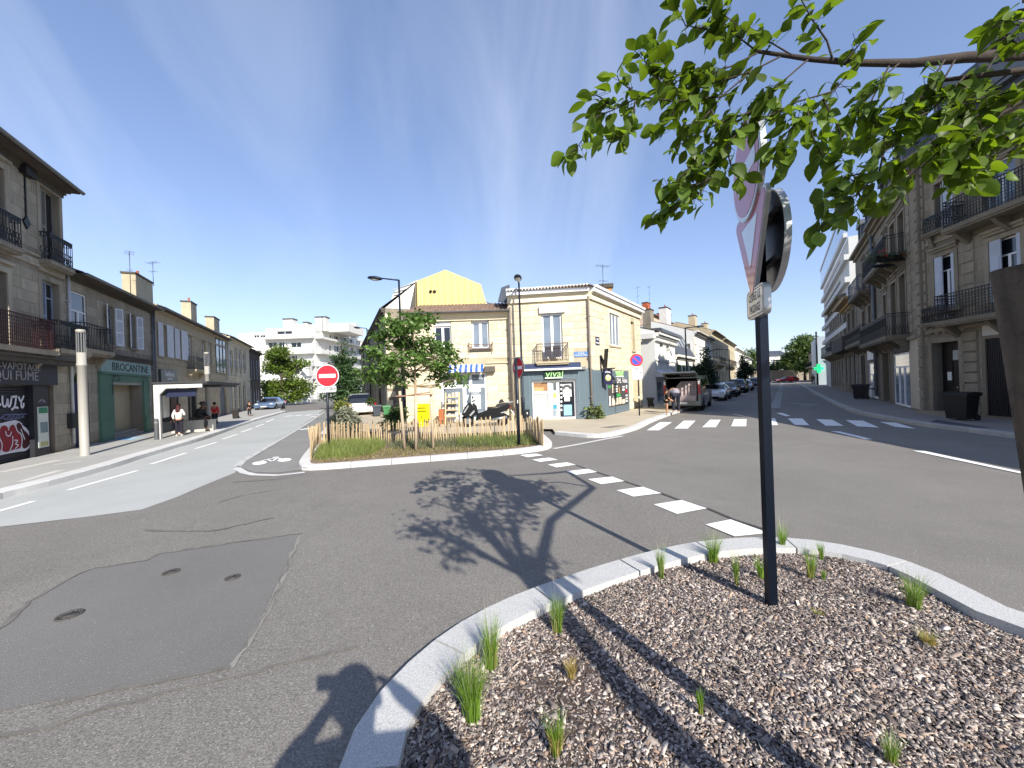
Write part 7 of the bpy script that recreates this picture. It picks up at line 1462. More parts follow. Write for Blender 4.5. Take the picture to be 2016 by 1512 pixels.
# wall lamp on long arms in front of the flower balcony
p1 = P(1728, 524, 19.0); p2 = P(1806, 515, 18.2); t = thing('wall_lamp', 'flat dark lamp on twin arms fixed to the stone facade on the right', 'street lamp', p1); m = MB(); m.ball((.2, 0, 0), (.6, .2, .08), 12, 6); m.build('lamp_head', DKP, t); m = MB(); m.bar((.6, 0, .03), p2-p1+Vector((0, 0, .06)), .04); m.bar((.6, 0, -.0), p2-p1+Vector((0, 0, -.1)), .04); m.build('arm', DKP, t)
COLP = M('cream column', '#a19e96', .5, .04, 1)
for (x, yb, lab) in ((167, 897, 'nearer pale cylindrical light column beside the green antiques shop'), (411.5, 845, 'further pale light column among the people at the bus stop')):
    p = G(x, yb, .13); t = thing('light_column', lab, 'street lamp', p, 0, 'pale light columns on the left pavement'); m = MB().lathe([(.13, 0), (.13, .03), (.115, .04), (.115, 2.95), (.13, 2.96), (.13, 3.03), (.115, 3.04), (.115, 3.4), (.001, 3.4)], 18); m.build('column', COLP, t)
    m = MB()
    for k in range(10): a = 2*math.pi*k/10; m.bar((.1*math.cos(a), .1*math.sin(a), 3.4), (.1*math.cos(a), .1*math.sin(a), 4.05), .02)
    m.build('lamp_cage', M('steel bars', '#a7a9ab', .4, metal=.6), t); MB().lathe([(.06, 3.4), (.06, 4.05)], 12).build('lamp_glass', GLASSM, t); MB().lathe([(.001, 4.05), (.12, 4.05), (.12, 4.14), (.1, 4.16), (.001, 4.16)], 18).build('cap', COLP, t)
for (x, yb, yt, lab) in ((308.5, 865.5, 824, 'grey bollard in front of the bus shelter post'), (422.5, 838, 820, 'grey bollard beside the second pale column')):
    p = G(x, yb, .13); h = P(x, yt, p.y).z-.13; t = thing('bollard', lab, 'bollard', p, 0, 'grey bollards'); MB().lathe([(.075, 0), (.075, h-.06), (.07, h-.03), (.05, h), (.001, h)], 14).build('post', M('bollard grey', '#55585a', .5, .06, 3), t); MB().lathe([(.077, h-.2), (.077, h-.14)], 14).build('ring', M('bollard ring', '#85888a', .4), t)
# bus shelter
p = G(311, 865, .13); az_ = rad(-24.5); t = thing('bus_shelter', 'bus shelter with white portal frame, thin dark roof and navy panel', 'bus shelter', p, -az_); ux = 1; SW = M('shelter white', '#c4c2bc', .5, .05, 1); t.scale = (-1, 1, 1)
zr = P(302, 758, p.y).z-.13   # local: x across (+ towards the road), y along the street
m = MB(); m.box(-.1, .1, 0, .18, 0, zr); m.box(-1.6, -.1, 0, .18, zr-.16, zr); m.prism([(-.1, 0, zr-.16), (-.32, 0, zr-.16), (-.1, 0, zr-.42)], (0, .18, 0)); m.box(-.1, .05, .18, 3.2, zr-.1, zr); m.build('portal_frame', SW, t)
m = MB(); m.box(-1.75, .15, .2, 6.6, zr+.0, zr+.05); m.box(-1.75, .2, .15, 6.7, zr+.05, zr+.12); m.build('roof', M('shelter dark', '#37373a', .5, .06, 2), t); m = MB().box(-1.65, .05, 2.9, 6.4, zr-.1, zr); m.build('ceiling', M('shelter dark', '#37373a'), t)
m = MB(); m.box(-.1, .06, 4.6, 4.85, 0, zr-.1); m.prism([(-.08, 4.2, zr-.1), (-.08, 5.3, zr-.1), (-.08, 4.85, zr-.5), (-.08, 4.6, zr-.5)], (.12, 0, 0)); m.box(-.02, .04, 2.4, 2.48, .2, zr-.1); m.box(-.02, .04, .18, 2.4, .2, .28); m.build('rear_post', M('shelter dark', '#37373a'), t)
gs = M('clear panel', '#3a4043', .05, .1, spec=.7); MB().box(0, .02, .18, 2.4, .28, zr-.3).build('glass_panel', gs, t)
MB().box(-1.3, -.2, .3, .37, zr-.55, zr-.2).build('line_panel', M('navy panel', '#1c2440', .4), t); MB().box(-.06, -.01, .5, 1.2, .9, 1.9).build('timetable_frame', M('shelter white', '#d3d1cb'), t); MB().box(-.06, -.01, 1.4, 2.1, .7, 1.9).build('poster', M('poster dark', '#4d3d40', .5, .5, 3), t)
# bins
def bin_(label, p, w, d, h, col, rz=0, grp='wheeled bins'):
    t = thing('wheelie_bin', label, 'bin', p, rz, grp); m = MB(); b_ = .82
    m.add([(-w/2*b_, -d/2*b_, .06), (w/2*b_, -d/2*b_, .06), (w/2*b_, d/2*b_, .06), (-w/2*b_, d/2*b_, .06), (-w/2, -d/2, h), (w/2, -d/2, h), (w/2, d/2, h), (-w/2, d/2, h)], [(0, 3, 2, 1), (4, 5, 6, 7), (0, 1, 5, 4), (1, 2, 6, 5), (2, 3, 7, 6), (3, 0, 4, 7)]); m.box(-w/2-.03, w/2+.03, -d/2-.03, d/2+.03, h-.07, h-.01); cm = M('bin '+col, col, .5, .1, 3); m.build('body', cm, t)
    m = MB(); m.prism([(-w/2-.04, -d/2-.06, h), (-w/2-.04, -d/2-.04, h+.05), (-w/2-.04, 0, h+.1), (-w/2-.04, d/2+.06, h+.06), (-w/2-.04, d/2+.06, h)], (w+.08, 0, 0)); m.build('lid', cm, t); MB().tube([(-w/2, d/2+.1, h-.02), (w/2, d/2+.1, h-.02)], .02, 6).build('handle', cm, t)
    for s in (-1, 1): m = MB(); m.lathe([(.001, -.03), (.1, -.03), (.1, .03), (.001, .03)], 12); m.xf(Matrix.Translation((s*w*.42, d*.42, .1)) @ Matrix.Rotation(rad(90), 4, 'Y')); m.build('wheel', TYRE, t)
    return t
p, h = hgt(1893, 773, 827, .12); bin_('big black bin in front of the carved dark doorway', p, h*.68, h*.62, h*.94, '#121315', rad(-80))
p, h = hgt(1695, 757, 786, .12); bin_('black bin beside the white shop window', p, h*.75, h*.7, h*.94, '#141517', rad(-55))
p, h = hgt(742, 798, 819.5, .11); bin_('dark grey bin on the pavement by the shaded terrace', p, h*.68, h*.65, h*.94, '#3d444c', rad(25))
p, h = hgt(762, 799, 823, .11); bin_('green bin with pale rim beside the bush', p, h*.55, h*.5, h*.94, '#3f7a4c', rad(20))
p, h = hgt(464, 806, 824, .13); bin_('dark bin standing by the wall on the left pavement', p, h*.55, h*.5, h*.94, '#2a2623', rad(20)); p2_ = p
p, h = hgt(1281, 784, 802, .12); bin_('small black bin in the shaded corner by the side door', p, h*.58, h*.55, h*.94, '#101114', rad(-30))
# ---------------------------------------------------------------- signs
SRED = M('sign red', '#d8202f', .35, .03, 1, coat=.4); SWH = M('sign white', '#eceded', .35, .02, 1, coat=.4); SBLU = M('sign blue', '#2f4fc0', .35, .03, 1, coat=.4); SBACK = M('sign grey back', '#4a4c4e', .45, .08, 2, metal=.5); SRIM = M('sign rim', '#b9bbbd', .35, .06, 3, metal=.6)
def disc_sign(t, c, r, kind, fwd, back=SBACK):
    """round plate at c facing fwd (unit vector, horizontal)"""
    f = Vector(fwd).normalized(); mt = Matrix.Translation(c) @ f.to_track_quat('Z', 'Y').to_matrix().to_4x4(); q = 36
    m = MB(); m.lathe([(.001, -.012), (r, -.012), (r+.006, -.025), (r+.006, .012), (r, .012), (r-.004, .004), (.001, .004)], q); m.xf(mt); o = m.build('sign_plate', SRIM if back is None else back, t)
    def ring(r0, r1, z, mat, nm): m = MB(); m.lathe([(r1, z), (max(r0, .001), z)], q, sm=False); m.xf(mt); m.build(nm, mat, o)
    if kind == 'noentry':
        ring(0, r*.985, .0055, SWH, 'sign_border'); ring(0, r*.92, .0075, SRED, 'sign_face'); m = MB().box(-r*.70, r*.70, -r*.155, r*.155, .0085, .0105); m.xf(mt); m.build('bar', SWH, o)
    if kind == 'nopark':
        ring(0, r*.985, .0055, SRED, 'sign_border'); ring(0, r*.74, .0075, SBLU, 'sign_face'); m = MB().box(-r*.76, r*.76, -r*.085, r*.085, .0085, .0105); m.xf(mt @ Matrix.Rotation(rad(-45), 4, 'Z')); m.build('bar', SRED, o)
    return o
def rrect(w, h, r, n=5):
    out = []
    for (cx, cy, a0) in ((w/2-r, h/2-r, 0), (-w/2+r, h/2-r, 90), (-w/2+r, -h/2+r, 180), (w/2-r, -h/2+r, 270)):
        for k in range(n+1): a = rad(a0+90*k/n); out.append((cx+r*math.cos(a), cy+r*math.sin(a)))
    return out
def plate(t, c, w, h, fwd, lines, size, mat=None, tm=None, thick=.03, sx=1.0):
    f = Vector(fwd).normalized(); R3 = f.to_track_quat('Z', 'Y').to_matrix().to_4x4(); mt = Matrix.Translation(c) @ R3; p_ = rrect(w, h, min(w, h)*.16)
    m = MB(); m.prism([(x, y, -thick) for x, y in p_], (0, 0, thick)); m.xf(mt); o = m.build('panel', SRIM, t); p_ = rrect(w*.97, h*.95, min(w, h)*.15); m = MB(); m.add([(x, y, .002) for x, y in p_], [tuple(range(len(p_)))]); m.xf(mt); m.build('panel_face', mat or SWH, o)
    n = len(lines); 
    for k, s in enumerate(lines):
        if not s: continue
        y = h*(.5-(k+.5)/n)*.82; tx = text(s, o, mt @ Vector((0, y, .004)), size, tm or BLACKL, name='sign_lettering', sx=sx); tx.rotation_euler = mt.to_euler()
    return o
def pole(t, h, r=.035, mat=DKP): return MB().tube([(0, 0, 0), (0, 0, h)], r, 10).build('post', mat, t)
p = G(648, 879, .1); t = thing('no_entry_sign', 'round red no entry sign above a small white plate, left end of the planted island', 'road sign', p); top = P(644, 720, p.y).z-.1; c = P(644.5, 740, p.y-.07)-p; r_ = 22.5*p.y/757
pole(t, c.z, .04); fw = Vector((.05, -1, 0)); disc_sign(t, c, r_, 'noentry', fw); c2 = P(643.5, 766, p.y-.07)-p; plate(t, c2, 36*p.y/757, 12.5*p.y/757, fw, ['SAUF'], .14, sx=1.2).children[0]
bkm = MB()   # tiny bicycle beside the word
for s in (-1, 1): bkm.lathe([(.05, 0), (.035, 0)], 14, (s*.07, 0, 0))
bkm.bar((-.07, 0, 0), (0, .07, 0), .012); bkm.bar((0, .07, 0), (.07, 0, 0), .012); bkm.bar((-.07, 0, 0), (.0, 0, 0), .012); bkm.bar((0, 0, 0), (.05, .08, 0), .012); bkm.xf(Matrix.Translation(c2+Vector((.22, -.012, -.02))) @ Matrix.Rotation(rad(90), 4, 'X')); bkm.build('bicycle_symbol', M('grey print pale', '#9a9c9e', .5), t)
p = G(1022, 876, .1); t = thing('no_entry_sign', 'no entry sign seen almost edge-on in front of the corner shop', 'road sign', p); c = P(1020, 724, p.y-.05)-p; r_ = 21*p.y/757; pole(t, c.z+.3, .05); disc_sign(t, c, r_, 'noentry', Vector((-.94, -.36, 0)).lerp(Vector((0, -1, 0)), .12)); MB().box(-.012, .012, -.056, -.048, 1.3, 1.4).build('sticker', SWH, t)
p = G(1259, 818, .11); t = thing('no_parking_sign', 'round blue and red no parking sign with white panel on the pavement corner', 'road sign', p); c = P(1253, 709, p.y-.05)-p; r_ = 12*p.y/757; pole(t, c.z, .035); disc_sign(t, c, r_, 'nopark', Vector((-.06, -1, 0))); plate(t, P(1254.5, 734, p.y-.05)-p, 20*p.y/757, 27*p.y/757, Vector((-.06, -1, 0)), ['ARRET', 'SUR', 'TROTTOIR', '', '35 m'], .1, mat=M('pale panel', '#d9dadb', .5)); MB().tube([(0, 0, .9), (0, 0, 1.0)], .038, 10).build('post_band', SWH, t)
# yellow post box
p = P(833, 830, 18.6); p.z = .11; zt = P(833, 795, p.y).z-.11; w = 23*p.y/757; t = thing('post_box', 'yellow post box on a pedestal beside the young tree', 'post box', p, rad(-3)); YB = M('post yellow', '#f2d800', .45, .03, 1)
m = MB(); m.box(-w/2, w/2, -.25, .25, .25, zt-.3); m.prism([(-w/2, -.27, zt-.3), (-w/2, -.27, zt-.1), (-w/2, -.2, zt), (-w/2, .25, zt), (-w/2, .25, zt-.3)], (w, 0, 0)); m.box(-w*.4, w*.4, -.2, .2, 0, .25); m.build('body', YB, t); m = MB(); m.box(-w*.42, w*.42, -.285, -.25, zt-.36, zt-.33); m.box(-w*.38, w*.38, -.275, -.27, zt-.22, zt-.16); m.build('letter_slot', M('slot dark', '#6b6210', .5), t); m = MB(); m.lathe([(.12, 0), (.1, .0)], 16); m.lathe([(.05, 0), (.001, 0)], 10); m.xf(Matrix.Translation((0, -.257, zt-.62)) @ Matrix.Rotation(rad(90), 4, 'X')); m.build('emblem', M('olive print', '#8a8416', .5), t); MB().box(-w*.36, w*.36, -.258, -.25, .4, zt-.8).build('door', M('post yellow deep', '#e8cc00', .45), t)
# wooden plant shelf outside the shop window
p = P(892, 834, 19.3); p.z = .11; zt = P(892, 773, p.y).z-.11; w = 27*p.y/757; t = thing('shelf_rack', 'pale wooden ladder shelf with goods outside the white shop window', 'shelf', p); WD = M('pale wood', '#d4b88a', .8, .12, 6, streak=.5)
for x in (-w/2, w/2): MB().bar((x, -.25, 0), (x, .15, zt), .06, .05).build('ladder_post', WD, t)
for k in range(4): z = .35+k*(zt-.5)/3.3; y = -.25+.4*z/zt; MB().box(-w/2, w/2, y-.02, y+.3, z, z+.035).build('shelf', WD, t); m = MB()
for k in range(4):
    z = .385+k*(zt-.5)/3.3; y = -.25+.4*z/zt; m = MB()
    for q in range(3): x = -w/2+.12+q*(w-.2)/2.6; m.box(x, x+.13, y+.05, y+.2, z, z+random.uniform(.1, .24))
    m.build('goods', M('shelf goods', '#b9aea0', .7, .3, 5, island=.4), t)
MB().box(-w/2-.35, -w/2-.1, -.1, .2, 0, .75).build('terracotta_stand', M('rust wood', '#9a5f3c', .8, .2, 4), t)
# ---------------------------------------------------------------- far planted island
ipx = [(640, 846), (605, 893), (588, 915), (590, 925), (603, 927), (650, 924.5), (800, 912), (1000, 896.5), (1072, 887.5), (1088, 881), (1086, 874), (1070, 860)]
il = smooth([G(*p) for p in ipx], 2); il2 = il+[G(900, 846), G(700, 842)]
kerb('kerb', il, .26, .12, 1.0, GRANITE, side=1)
structure(sheet('planting_bed', [(p.x, p.y) for p in il2], .07, M('soil mulch', '#7c6a57', .95, .3, 3, .6, 40, world=True, spots=[('#a5917a', 6, .55, .2)])))
G_FRESH = leafmat('fresh grass', (.165, .205, .055), .35, .55); G_DRY = leafmat('dry grass', (.20, .18, .075), .25, .4); G_GREY = leafmat('grey green plant', (.11, .13, .07), .25, .4)
def blades(name, pts, h, w, lean, mat, parent=None, spread=None, nseg=2, tipx=None):
    """curved grass blades rooted at pts"""
    pts = np.asarray(pts, float); n = len(pts); a = rng.random(n)*2*np.pi; hh = h*rng.uniform(.6, 1.15, n); le = lean*rng.uniform(.2, 1.2, n)*hh
    dx, dy = np.cos(a), np.sin(a)
    if spread is not None: r = pts-np.asarray(spread); q = np.hypot(r[:, 0], r[:, 1])+1e-4; mixk = .75; dx = mixk*r[:, 0]/q+(1-mixk)*dx; dy = mixk*r[:, 1]/q+(1-mixk)*dy
    rows = []; ts = np.linspace(0, 1, nseg+1); b = rng.random(n)*2*np.pi; sx, sy = np.cos(b), np.sin(b)
    for t in ts:
        c = np.stack([pts[:, 0]+dx*le*t**1.8, pts[:, 1]+dy*le*t**1.8, pts[:, 2]+hh*(t-.25*lean*t*t)], 1); ww = w*(1-t*.92)
        rows.append((c-np.stack([sx, sy, sx*0], 1)*ww/2, c+np.stack([sx, sy, sx*0], 1)*ww/2))
    k = 2*(nseg+1); v = np.empty((n, k, 3))
    for i, (l, r) in enumerate(rows): v[:, 2*i] = l; v[:, 2*i+1] = r
    fq = np.concatenate([np.array([[2*i, 2*i+1, 2*i+3], [2*i, 2*i+3, 2*i+2]]) for i in range(nseg)]); f = (np.arange(n)[:, None, None]*k+fq[None]).ravel(); nt = n*len(fq)
    me = bpy.data.meshes.new(name); me.vertices.add(n*k); me.vertices.foreach_set('co', v.ravel()); me.loops.add(nt*3); me.loops.foreach_set('vertex_index', f); me.polygons.add(nt); me.polygons.foreach_set('loop_start', np.arange(nt)*3); me.polygons.foreach_set('loop_total', np.full(nt, 3)); me.update(); me.validate(); me.materials.append(mat)
    return link(name, me, parent)
def scatter(px_poly, n, z):
    P_ = [G(*p) for p in px_poly]; xs = [p.x for p in P_]; ys = [p.y for p in P_]; out = []
    def inside(x, y):
        c = False; j = len(P_)-1
        for i in range(len(P_)):
            if ((P_[i].y > y) != (P_[j].y > y)) and x < (P_[j].x-P_[i].x)*(y-P_[i].y)/(P_[j].y-P_[i].y+1e-12)+P_[i].x: c = not c
            j = i
        return c
    while len(out) < n:
        x, y = random.uniform(min(xs), max(xs)), random.uniform(min(ys), max(ys))
        if inside(x, y): out.append((x, y, z))
    return out
g = stuff(blades('grass', scatter([(618, 912), (630, 888), (660, 877), (740, 868), (760, 884), (735, 900), (690, 908)], 4000, .07), .33, .012, .6, G_FRESH)); tag(g, 'bright green long grass at the left end of the planted island', 'grass')
g = stuff(blades('grass', scatter([(740, 868), (1060, 862), (1066, 878), (1000, 884), (820, 890), (770, 890)], 4200, .07), .26, .012, .7, G_GREY)); tag(g, 'grey green sparse plants along the middle of the planted island', 'grass')
g = stuff(blades('grass', scatter([(900, 866), (1045, 862), (1050, 880), (990, 886), (900, 884)], 2600, .07), .3, .012, .6, G_FRESH)); tag(g, 'green grass patch at the right end of the planted island', 'grass')
g = stuff(blades('dry_litter', scatter([(625, 914), (800, 880), (1060, 872), (1068, 880), (1000, 888), (800, 903), (640, 916)], 4000, .07), .09, .02, 1.2, G_DRY)); tag(g, 'dry straw litter on the bare soil of the planted island', 'dry grass')
# chestnut paling fence: each pale a part
fpx = [(612, 905), (616, 893), (622, 880), (633, 872), (655, 872), (700, 873), (800, 870), (900, 867), (1000, 863), (1040, 862), (1058, 870), (1069, 880)]
fl_ = smooth([G(*p, z=.08) for p in fpx], 2); fl_ = resample(fl_, .082); FN = thing('picket_fence', 'low chestnut paling fence around the planted island', 'fence', (fl_[0].x, fl_[0].y, .08)); o0 = fl_[0]
PAL = M('chestnut pale', '#b9a382', .85, .2, 5, .3, 40, rnd=.22, streak=.6)
def pale_mesh(s):
    r = random.Random(s); m = MB(); h = .72+r.uniform(-.05, .07); w = .036+r.uniform(-.006, .012); k = r.uniform(-.02, .02)
    m.prism([(-w/2, -.012, 0), (w/2, -.014, 0), (w*.42, .012, 0), (-w*.4, .014, 0)], (k, 0, h)); m.add([(-w/2+k, -.012, h), (w/2+k, -.014, h), (w*.42+k, .012, h), (-w*.4+k, .014, h), (k, 0, h+.06)], [(0, 1, 4), (1, 2, 4), (2, 3, 4), (3, 0, 4)])
    return m.mesh('pale', PAL)
pms = [pale_mesh(s) for s in range(7)]
for i, p in enumerate(fl_):
    d = fl_[min(i+1, len(fl_)-1)]-fl_[max(i-1, 0)]; o = link('pale', random.choice(pms), FN, (p.x-o0.x, p.y-o0.y, -.03+random.uniform(-.02, .02)), math.atan2(d.y, d.x)+random.uniform(-.25, .25)); o.rotation_euler.x = random.gauss(0, .045); o.rotation_euler.y = random.gauss(0, .05); s_ = 1.12 if i < 14 or i > len(fl_)-14 else 1.0; o.scale = (1, 1, s_)
m = MB()
for z in (.18, .5): m.tube([(p.x-o0.x, p.y-o0.y+.014, z+random.uniform(-.01, .01)) for p in fl_], .004, 4, cap=False)
m.build('wire', M('fence wire', '#77736c', .5, metal=.6), FN)
# bushes
def bush(label, px, yb, Y, blobs, n, size, lm, cat='bush', clump=.12, name='bush'):
    b0 = P(px, yb, Y); sc = Y/757.; t = thing(name, label, cat, (b0.x, b0.y, .1)); bl = []
    for (x, y, r) in blobs: c = P(x, y, Y); bl.append(((c.x-b0.x, random.uniform(-.3, .3), c.z-.1), (r*sc, r*sc*.9, r*sc*.9)))
    p = crown_pts(bl, n, clump, 12, .3); link('foliage', leaf_mesh('foliage', p, size*rng.uniform(.7, 1.3, len(p)), lm), t); m = MB()
    for (c, r) in bl: m.tube([(c[0]*.3, c[1]*.3, 0), c], [.02, .008], 5)
    m.build('stems', BARK, t); return t
bush('pale grey feathery bush behind the no entry sign', 678, 850, 15.0, [(672, 826, 13), (690, 828, 14), (680, 812, 12), (668, 842, 10), (694, 842, 10), (682, 838, 12)], 2600, .13, leafmat('grey bush leaf', (.22, .23, .17), .3, .4), clump=.1)
bush('yellow green shrub top behind the pale grey bush', 675, 830, 17.5, [(676, 798, 10), (668, 806, 8), (684, 806, 7)], 700, .14, leafmat('yellow green leaf', (.16, .18, .04), .3, .4))
bush('leafy dark bush against the terrace wall beside the green bin', 775, 838, 17.5, [(772, 822, 11), (782, 812, 11), (776, 834, 10), (788, 826, 9), (764, 832, 7)], 1500, .16, L_MID)
bush('potted palm-like plant at the corner of the slate blue shopfront', 1167, 826, 19.6, [(1160, 817, 6), (1168, 812, 7), (1174, 818, 6), (1166, 803, 5), (1172, 806, 4)], 420, .26, leafmat('palm leaf', (.12, .15, .06), .3, .4), cat='plant', name='potted_plant')
for i, (x, y, l) in enumerate(((720, 790, 'small potted shrubs by the terrace wall, far along'), (728, 796, 'flowering plant pot by the terrace wall, before the dark grey bin'))):
    bush(l, x, y, 38-10*i, [(x, y-8, 5), (x+3, y-5, 4)], 260, .2, L_MID, cat='plant', name='potted_plant')
fp = P(1756, 508, 18.6); FLB = thing('flower_box', 'dark planter with trailing plants and red flowers on the upper balcony', 'planter', fp); m = MB().box(-.9, .9, -.15, .15, -.15, .1); m.build('box', IRON, FLB); link('leaves', leaf_mesh('leaves', crown_pts([((x, 0, .1), (.3, .2, .2)) for x in (-.8, -.3, .2, .7)], 500, .1), .13, L_MID), FLB); link('flowers', leaf_mesh('flowers', crown_pts([((x, -.15, .2), (.25, .15, .15)) for x in (-.6, .5, .8)], 80, .08), .1, M('red flower', '#a83a34', .7, .1, 5, island=.3)), FLB)
yp = P(1940, 347, 14.0); YU = thing('yucca', 'spiky green plant on the top balcony of the ornate house', 'plant', (yp.x, yp.y, yp.z-.3)); blades('leaves', [(0, 0, 0)]*60, .75, .05, 1.2, L_MID, YU, nseg=3)
MB().lathe([(.15, -.35), (.2, 0), (.001, 0)], 12).build('pot', M('terracotta', '#b06a4c', .9), YU)
# ---------------------------------------------------------------- near island
npx = [(665, 1512), (690, 1440), (735, 1370), (800, 1302), (880, 1237), (970, 1186), (1090, 1140), (1220, 1099), (1330, 1071), (1430, 1058), (1520, 1055.5), (1610, 1062), (1710, 1081), (1800, 1106), (1900, 1150), (2016, 1215)]
no_ = [G(*p, z=.12) for p in npx]; no_ = [Vector((.5, -1.9, 0)), Vector((-.45, -.9, 0)), Vector((-.8, .2, 0)), Vector((-.86, 1.2, 0))]+no_+[Vector((4.9, 1.6, 0)), Vector((5.6, .2, 0)), Vector((5.6, -1.2, 0))]
no_ = smooth(no_, 3); n_in = []
kerb('kerb', no_, .30, .12, 1.05, GRANITE2, side=-1)
for i, p in enumerate(no_):
    d = (no_[min(i+1, len(no_)-1)]-no_[max(i-1, 0)]).normalized(); n_in.append(p+Vector((d.y, -d.x, 0))*.29)
bedpts = [(p.x, p.y) for p in n_in]+[(4.5, -2.2), (2, -2.8)]
structure(sheet('mulch_bed', bedpts, .035, M('mulch base', '#4a3f38', .95, .3, 6, .6, 60, world=True)))
CHIP = M('bark chips', '#a3948a', .9, .1, 30, .15, 150, world=True)
N = CHIP.node_tree.nodes; Lk = CHIP.node_tree.links; ge = N['Geometry']; cr = N.new('ShaderNodeValToRGB'); cr.color_ramp.interpolation = 'LINEAR'
e = cr.color_ramp.elements; e[0].position = 0; e[0].color = (*lin('#544b47'), 1); e[1].position = 1; e[1].color = (*lin('#d8cabd'), 1)
for p_, c_ in ((.22, '#675d5a'), (.45, '#857b76'), (.62, '#9f948c'), (.76, '#bab0a6'), (.86, '#ab917d'), (.9, '#927b6c'), (.93, '#c4b8af')): q = e.new(p_); q.color = (*lin(c_), 1)
Lk.new(ge.outputs['Random Per Island'], cr.inputs[0]); mlt = N.new('ShaderNodeMix'); mlt.data_type = 'RGBA'; mlt.blend_type = 'MULTIPLY'; mlt.inputs['Factor'].default_value = .5; Lk.new(cr.outputs[0], mlt.inputs['A']); nz = N.new('ShaderNodeTexNoise'); nz.inputs['Scale'].default_value = 2.2; nz.inputs['Detail'].default_value = 4; Lk.new(ge.outputs['Position'], nz.inputs[0]); rm_ = N.new('ShaderNodeMapRange'); rm_.inputs[1].default_value = .3; rm_.inputs[2].default_value = .65; rm_.inputs[3].default_value = .6; rm_.inputs[4].default_value = 1.25; Lk.new(nz.outputs[0], rm_.inputs[0]); Lk.new(rm_.outputs[0], mlt.inputs['B']); Lk.new(mlt.outputs['Result'], N['Principled BSDF'].inputs['Base Color'])
def inpoly(X, Y, poly):
    c = np.zeros(len(X), bool); j = len(poly)-1
    for i in range(len(poly)):
        xi, yi = poly[i]; xj, yj = poly[j]
        c ^= ((yi > Y) != (yj > Y)) & (X < (xj-xi)*(Y-yi)/(yj-yi+1e-12)+xi); j = i
    return c
def chips(n, lo, hi, zoff):
    X = rng.uniform(-1.1, 5.6, n*4); Y = rng.uniform(1.0, 4.8, n*4); k = inpoly(X, Y, bedpts) & ((X/Y < 2.1) & (X/Y > -1.2)); X = X[k][:n]; Y = Y[k][:n]; n = len(X)
    l = rng.uniform(lo, hi, n)*rng.choice([1, 1, 1, 1.7], n); w = l*rng.uniform(.28, .62, n); t = rng.uniform(.002, .0045, n)
    yaw = rng.random(n)*2*np.pi; ti = rng.normal(0, .36, n); to = rng.normal(0, .42, n)
    z = .045+zoff+rng.random(n)*.022+.03*np.sin(X*1.7+1)*np.cos(Y*1.3)
    R = np.empty((n, 3, 3)); cy, sy = np.cos(yaw), np.sin(yaw); ct, st_ = np.cos(ti), np.sin(ti); cu, su = np.cos(to), np.sin(to)
    R[:, 0, 0] = cy*ct; R[:, 1, 0] = sy*ct; R[:, 2, 0] = -st_
    R[:, 0, 1] = cy*st_*su-sy*cu; R[:, 1, 1] = sy*st_*su+cy*cu; R[:, 2, 1] = ct*su
    R[:, 0, 2] = cy*st_*cu+sy*su; R[:, 1, 2] = sy*st_*cu-cy*su; R[:, 2, 2] = ct*cu
    b = np.array([(-.5, -.5, -.5), (.5, -.5, -.5), (.5, .5, -.5), (-.5, .5, -.5), (-.5, -.5, .5), (.5, -.5, .5), (.5, .5, .5), (-.5, .5, .5)])
    jit = rng.normal(0, .07, (n, 8, 3)); jit[:, 4:] = jit[:, :4]*np.array([1, 1, 0])+rng.normal(0, .04, (n, 4, 3))
    vl = (b[None]+jit)*np.stack([l, w, t], 1)[:, None]; v = np.einsum('nij,nkj->nki', R, vl)+np.stack([X, Y, z], 1)[:, None]
    fq = np.array([(4, 5, 6), (4, 6, 7), (0, 1, 5), (0, 5, 4), (1, 2, 6), (1, 6, 5), (2, 3, 7), (2, 7, 6), (3, 0, 4), (3, 4, 7)])
    return v, fq
v1_, fq = chips(125000, .010, .026, 0); v2_, _ = chips(6000, .02, .042, .008); v = np.concatenate([v1_, v2_]); n = len(v)
me = bpy.data.meshes.new('bark_chips'); me.vertices.add(n*8); me.vertices.foreach_set('co', v.ravel()); nt = n*10; me.loops.add(nt*3); me.loops.foreach_set('vertex_index', (np.arange(n)[:, None, None]*8+fq[None]).ravel()); me.polygons.add(nt); me.polygons.foreach_set('loop_start', np.arange(nt)*3); me.polygons.foreach_set('loop_total', np.full(nt, 3)); me.update(); me.materials.append(CHIP)
tag(stuff(link('bark_chips', me)), 'grey brown bark chip mulch filling the near island', 'mulch')
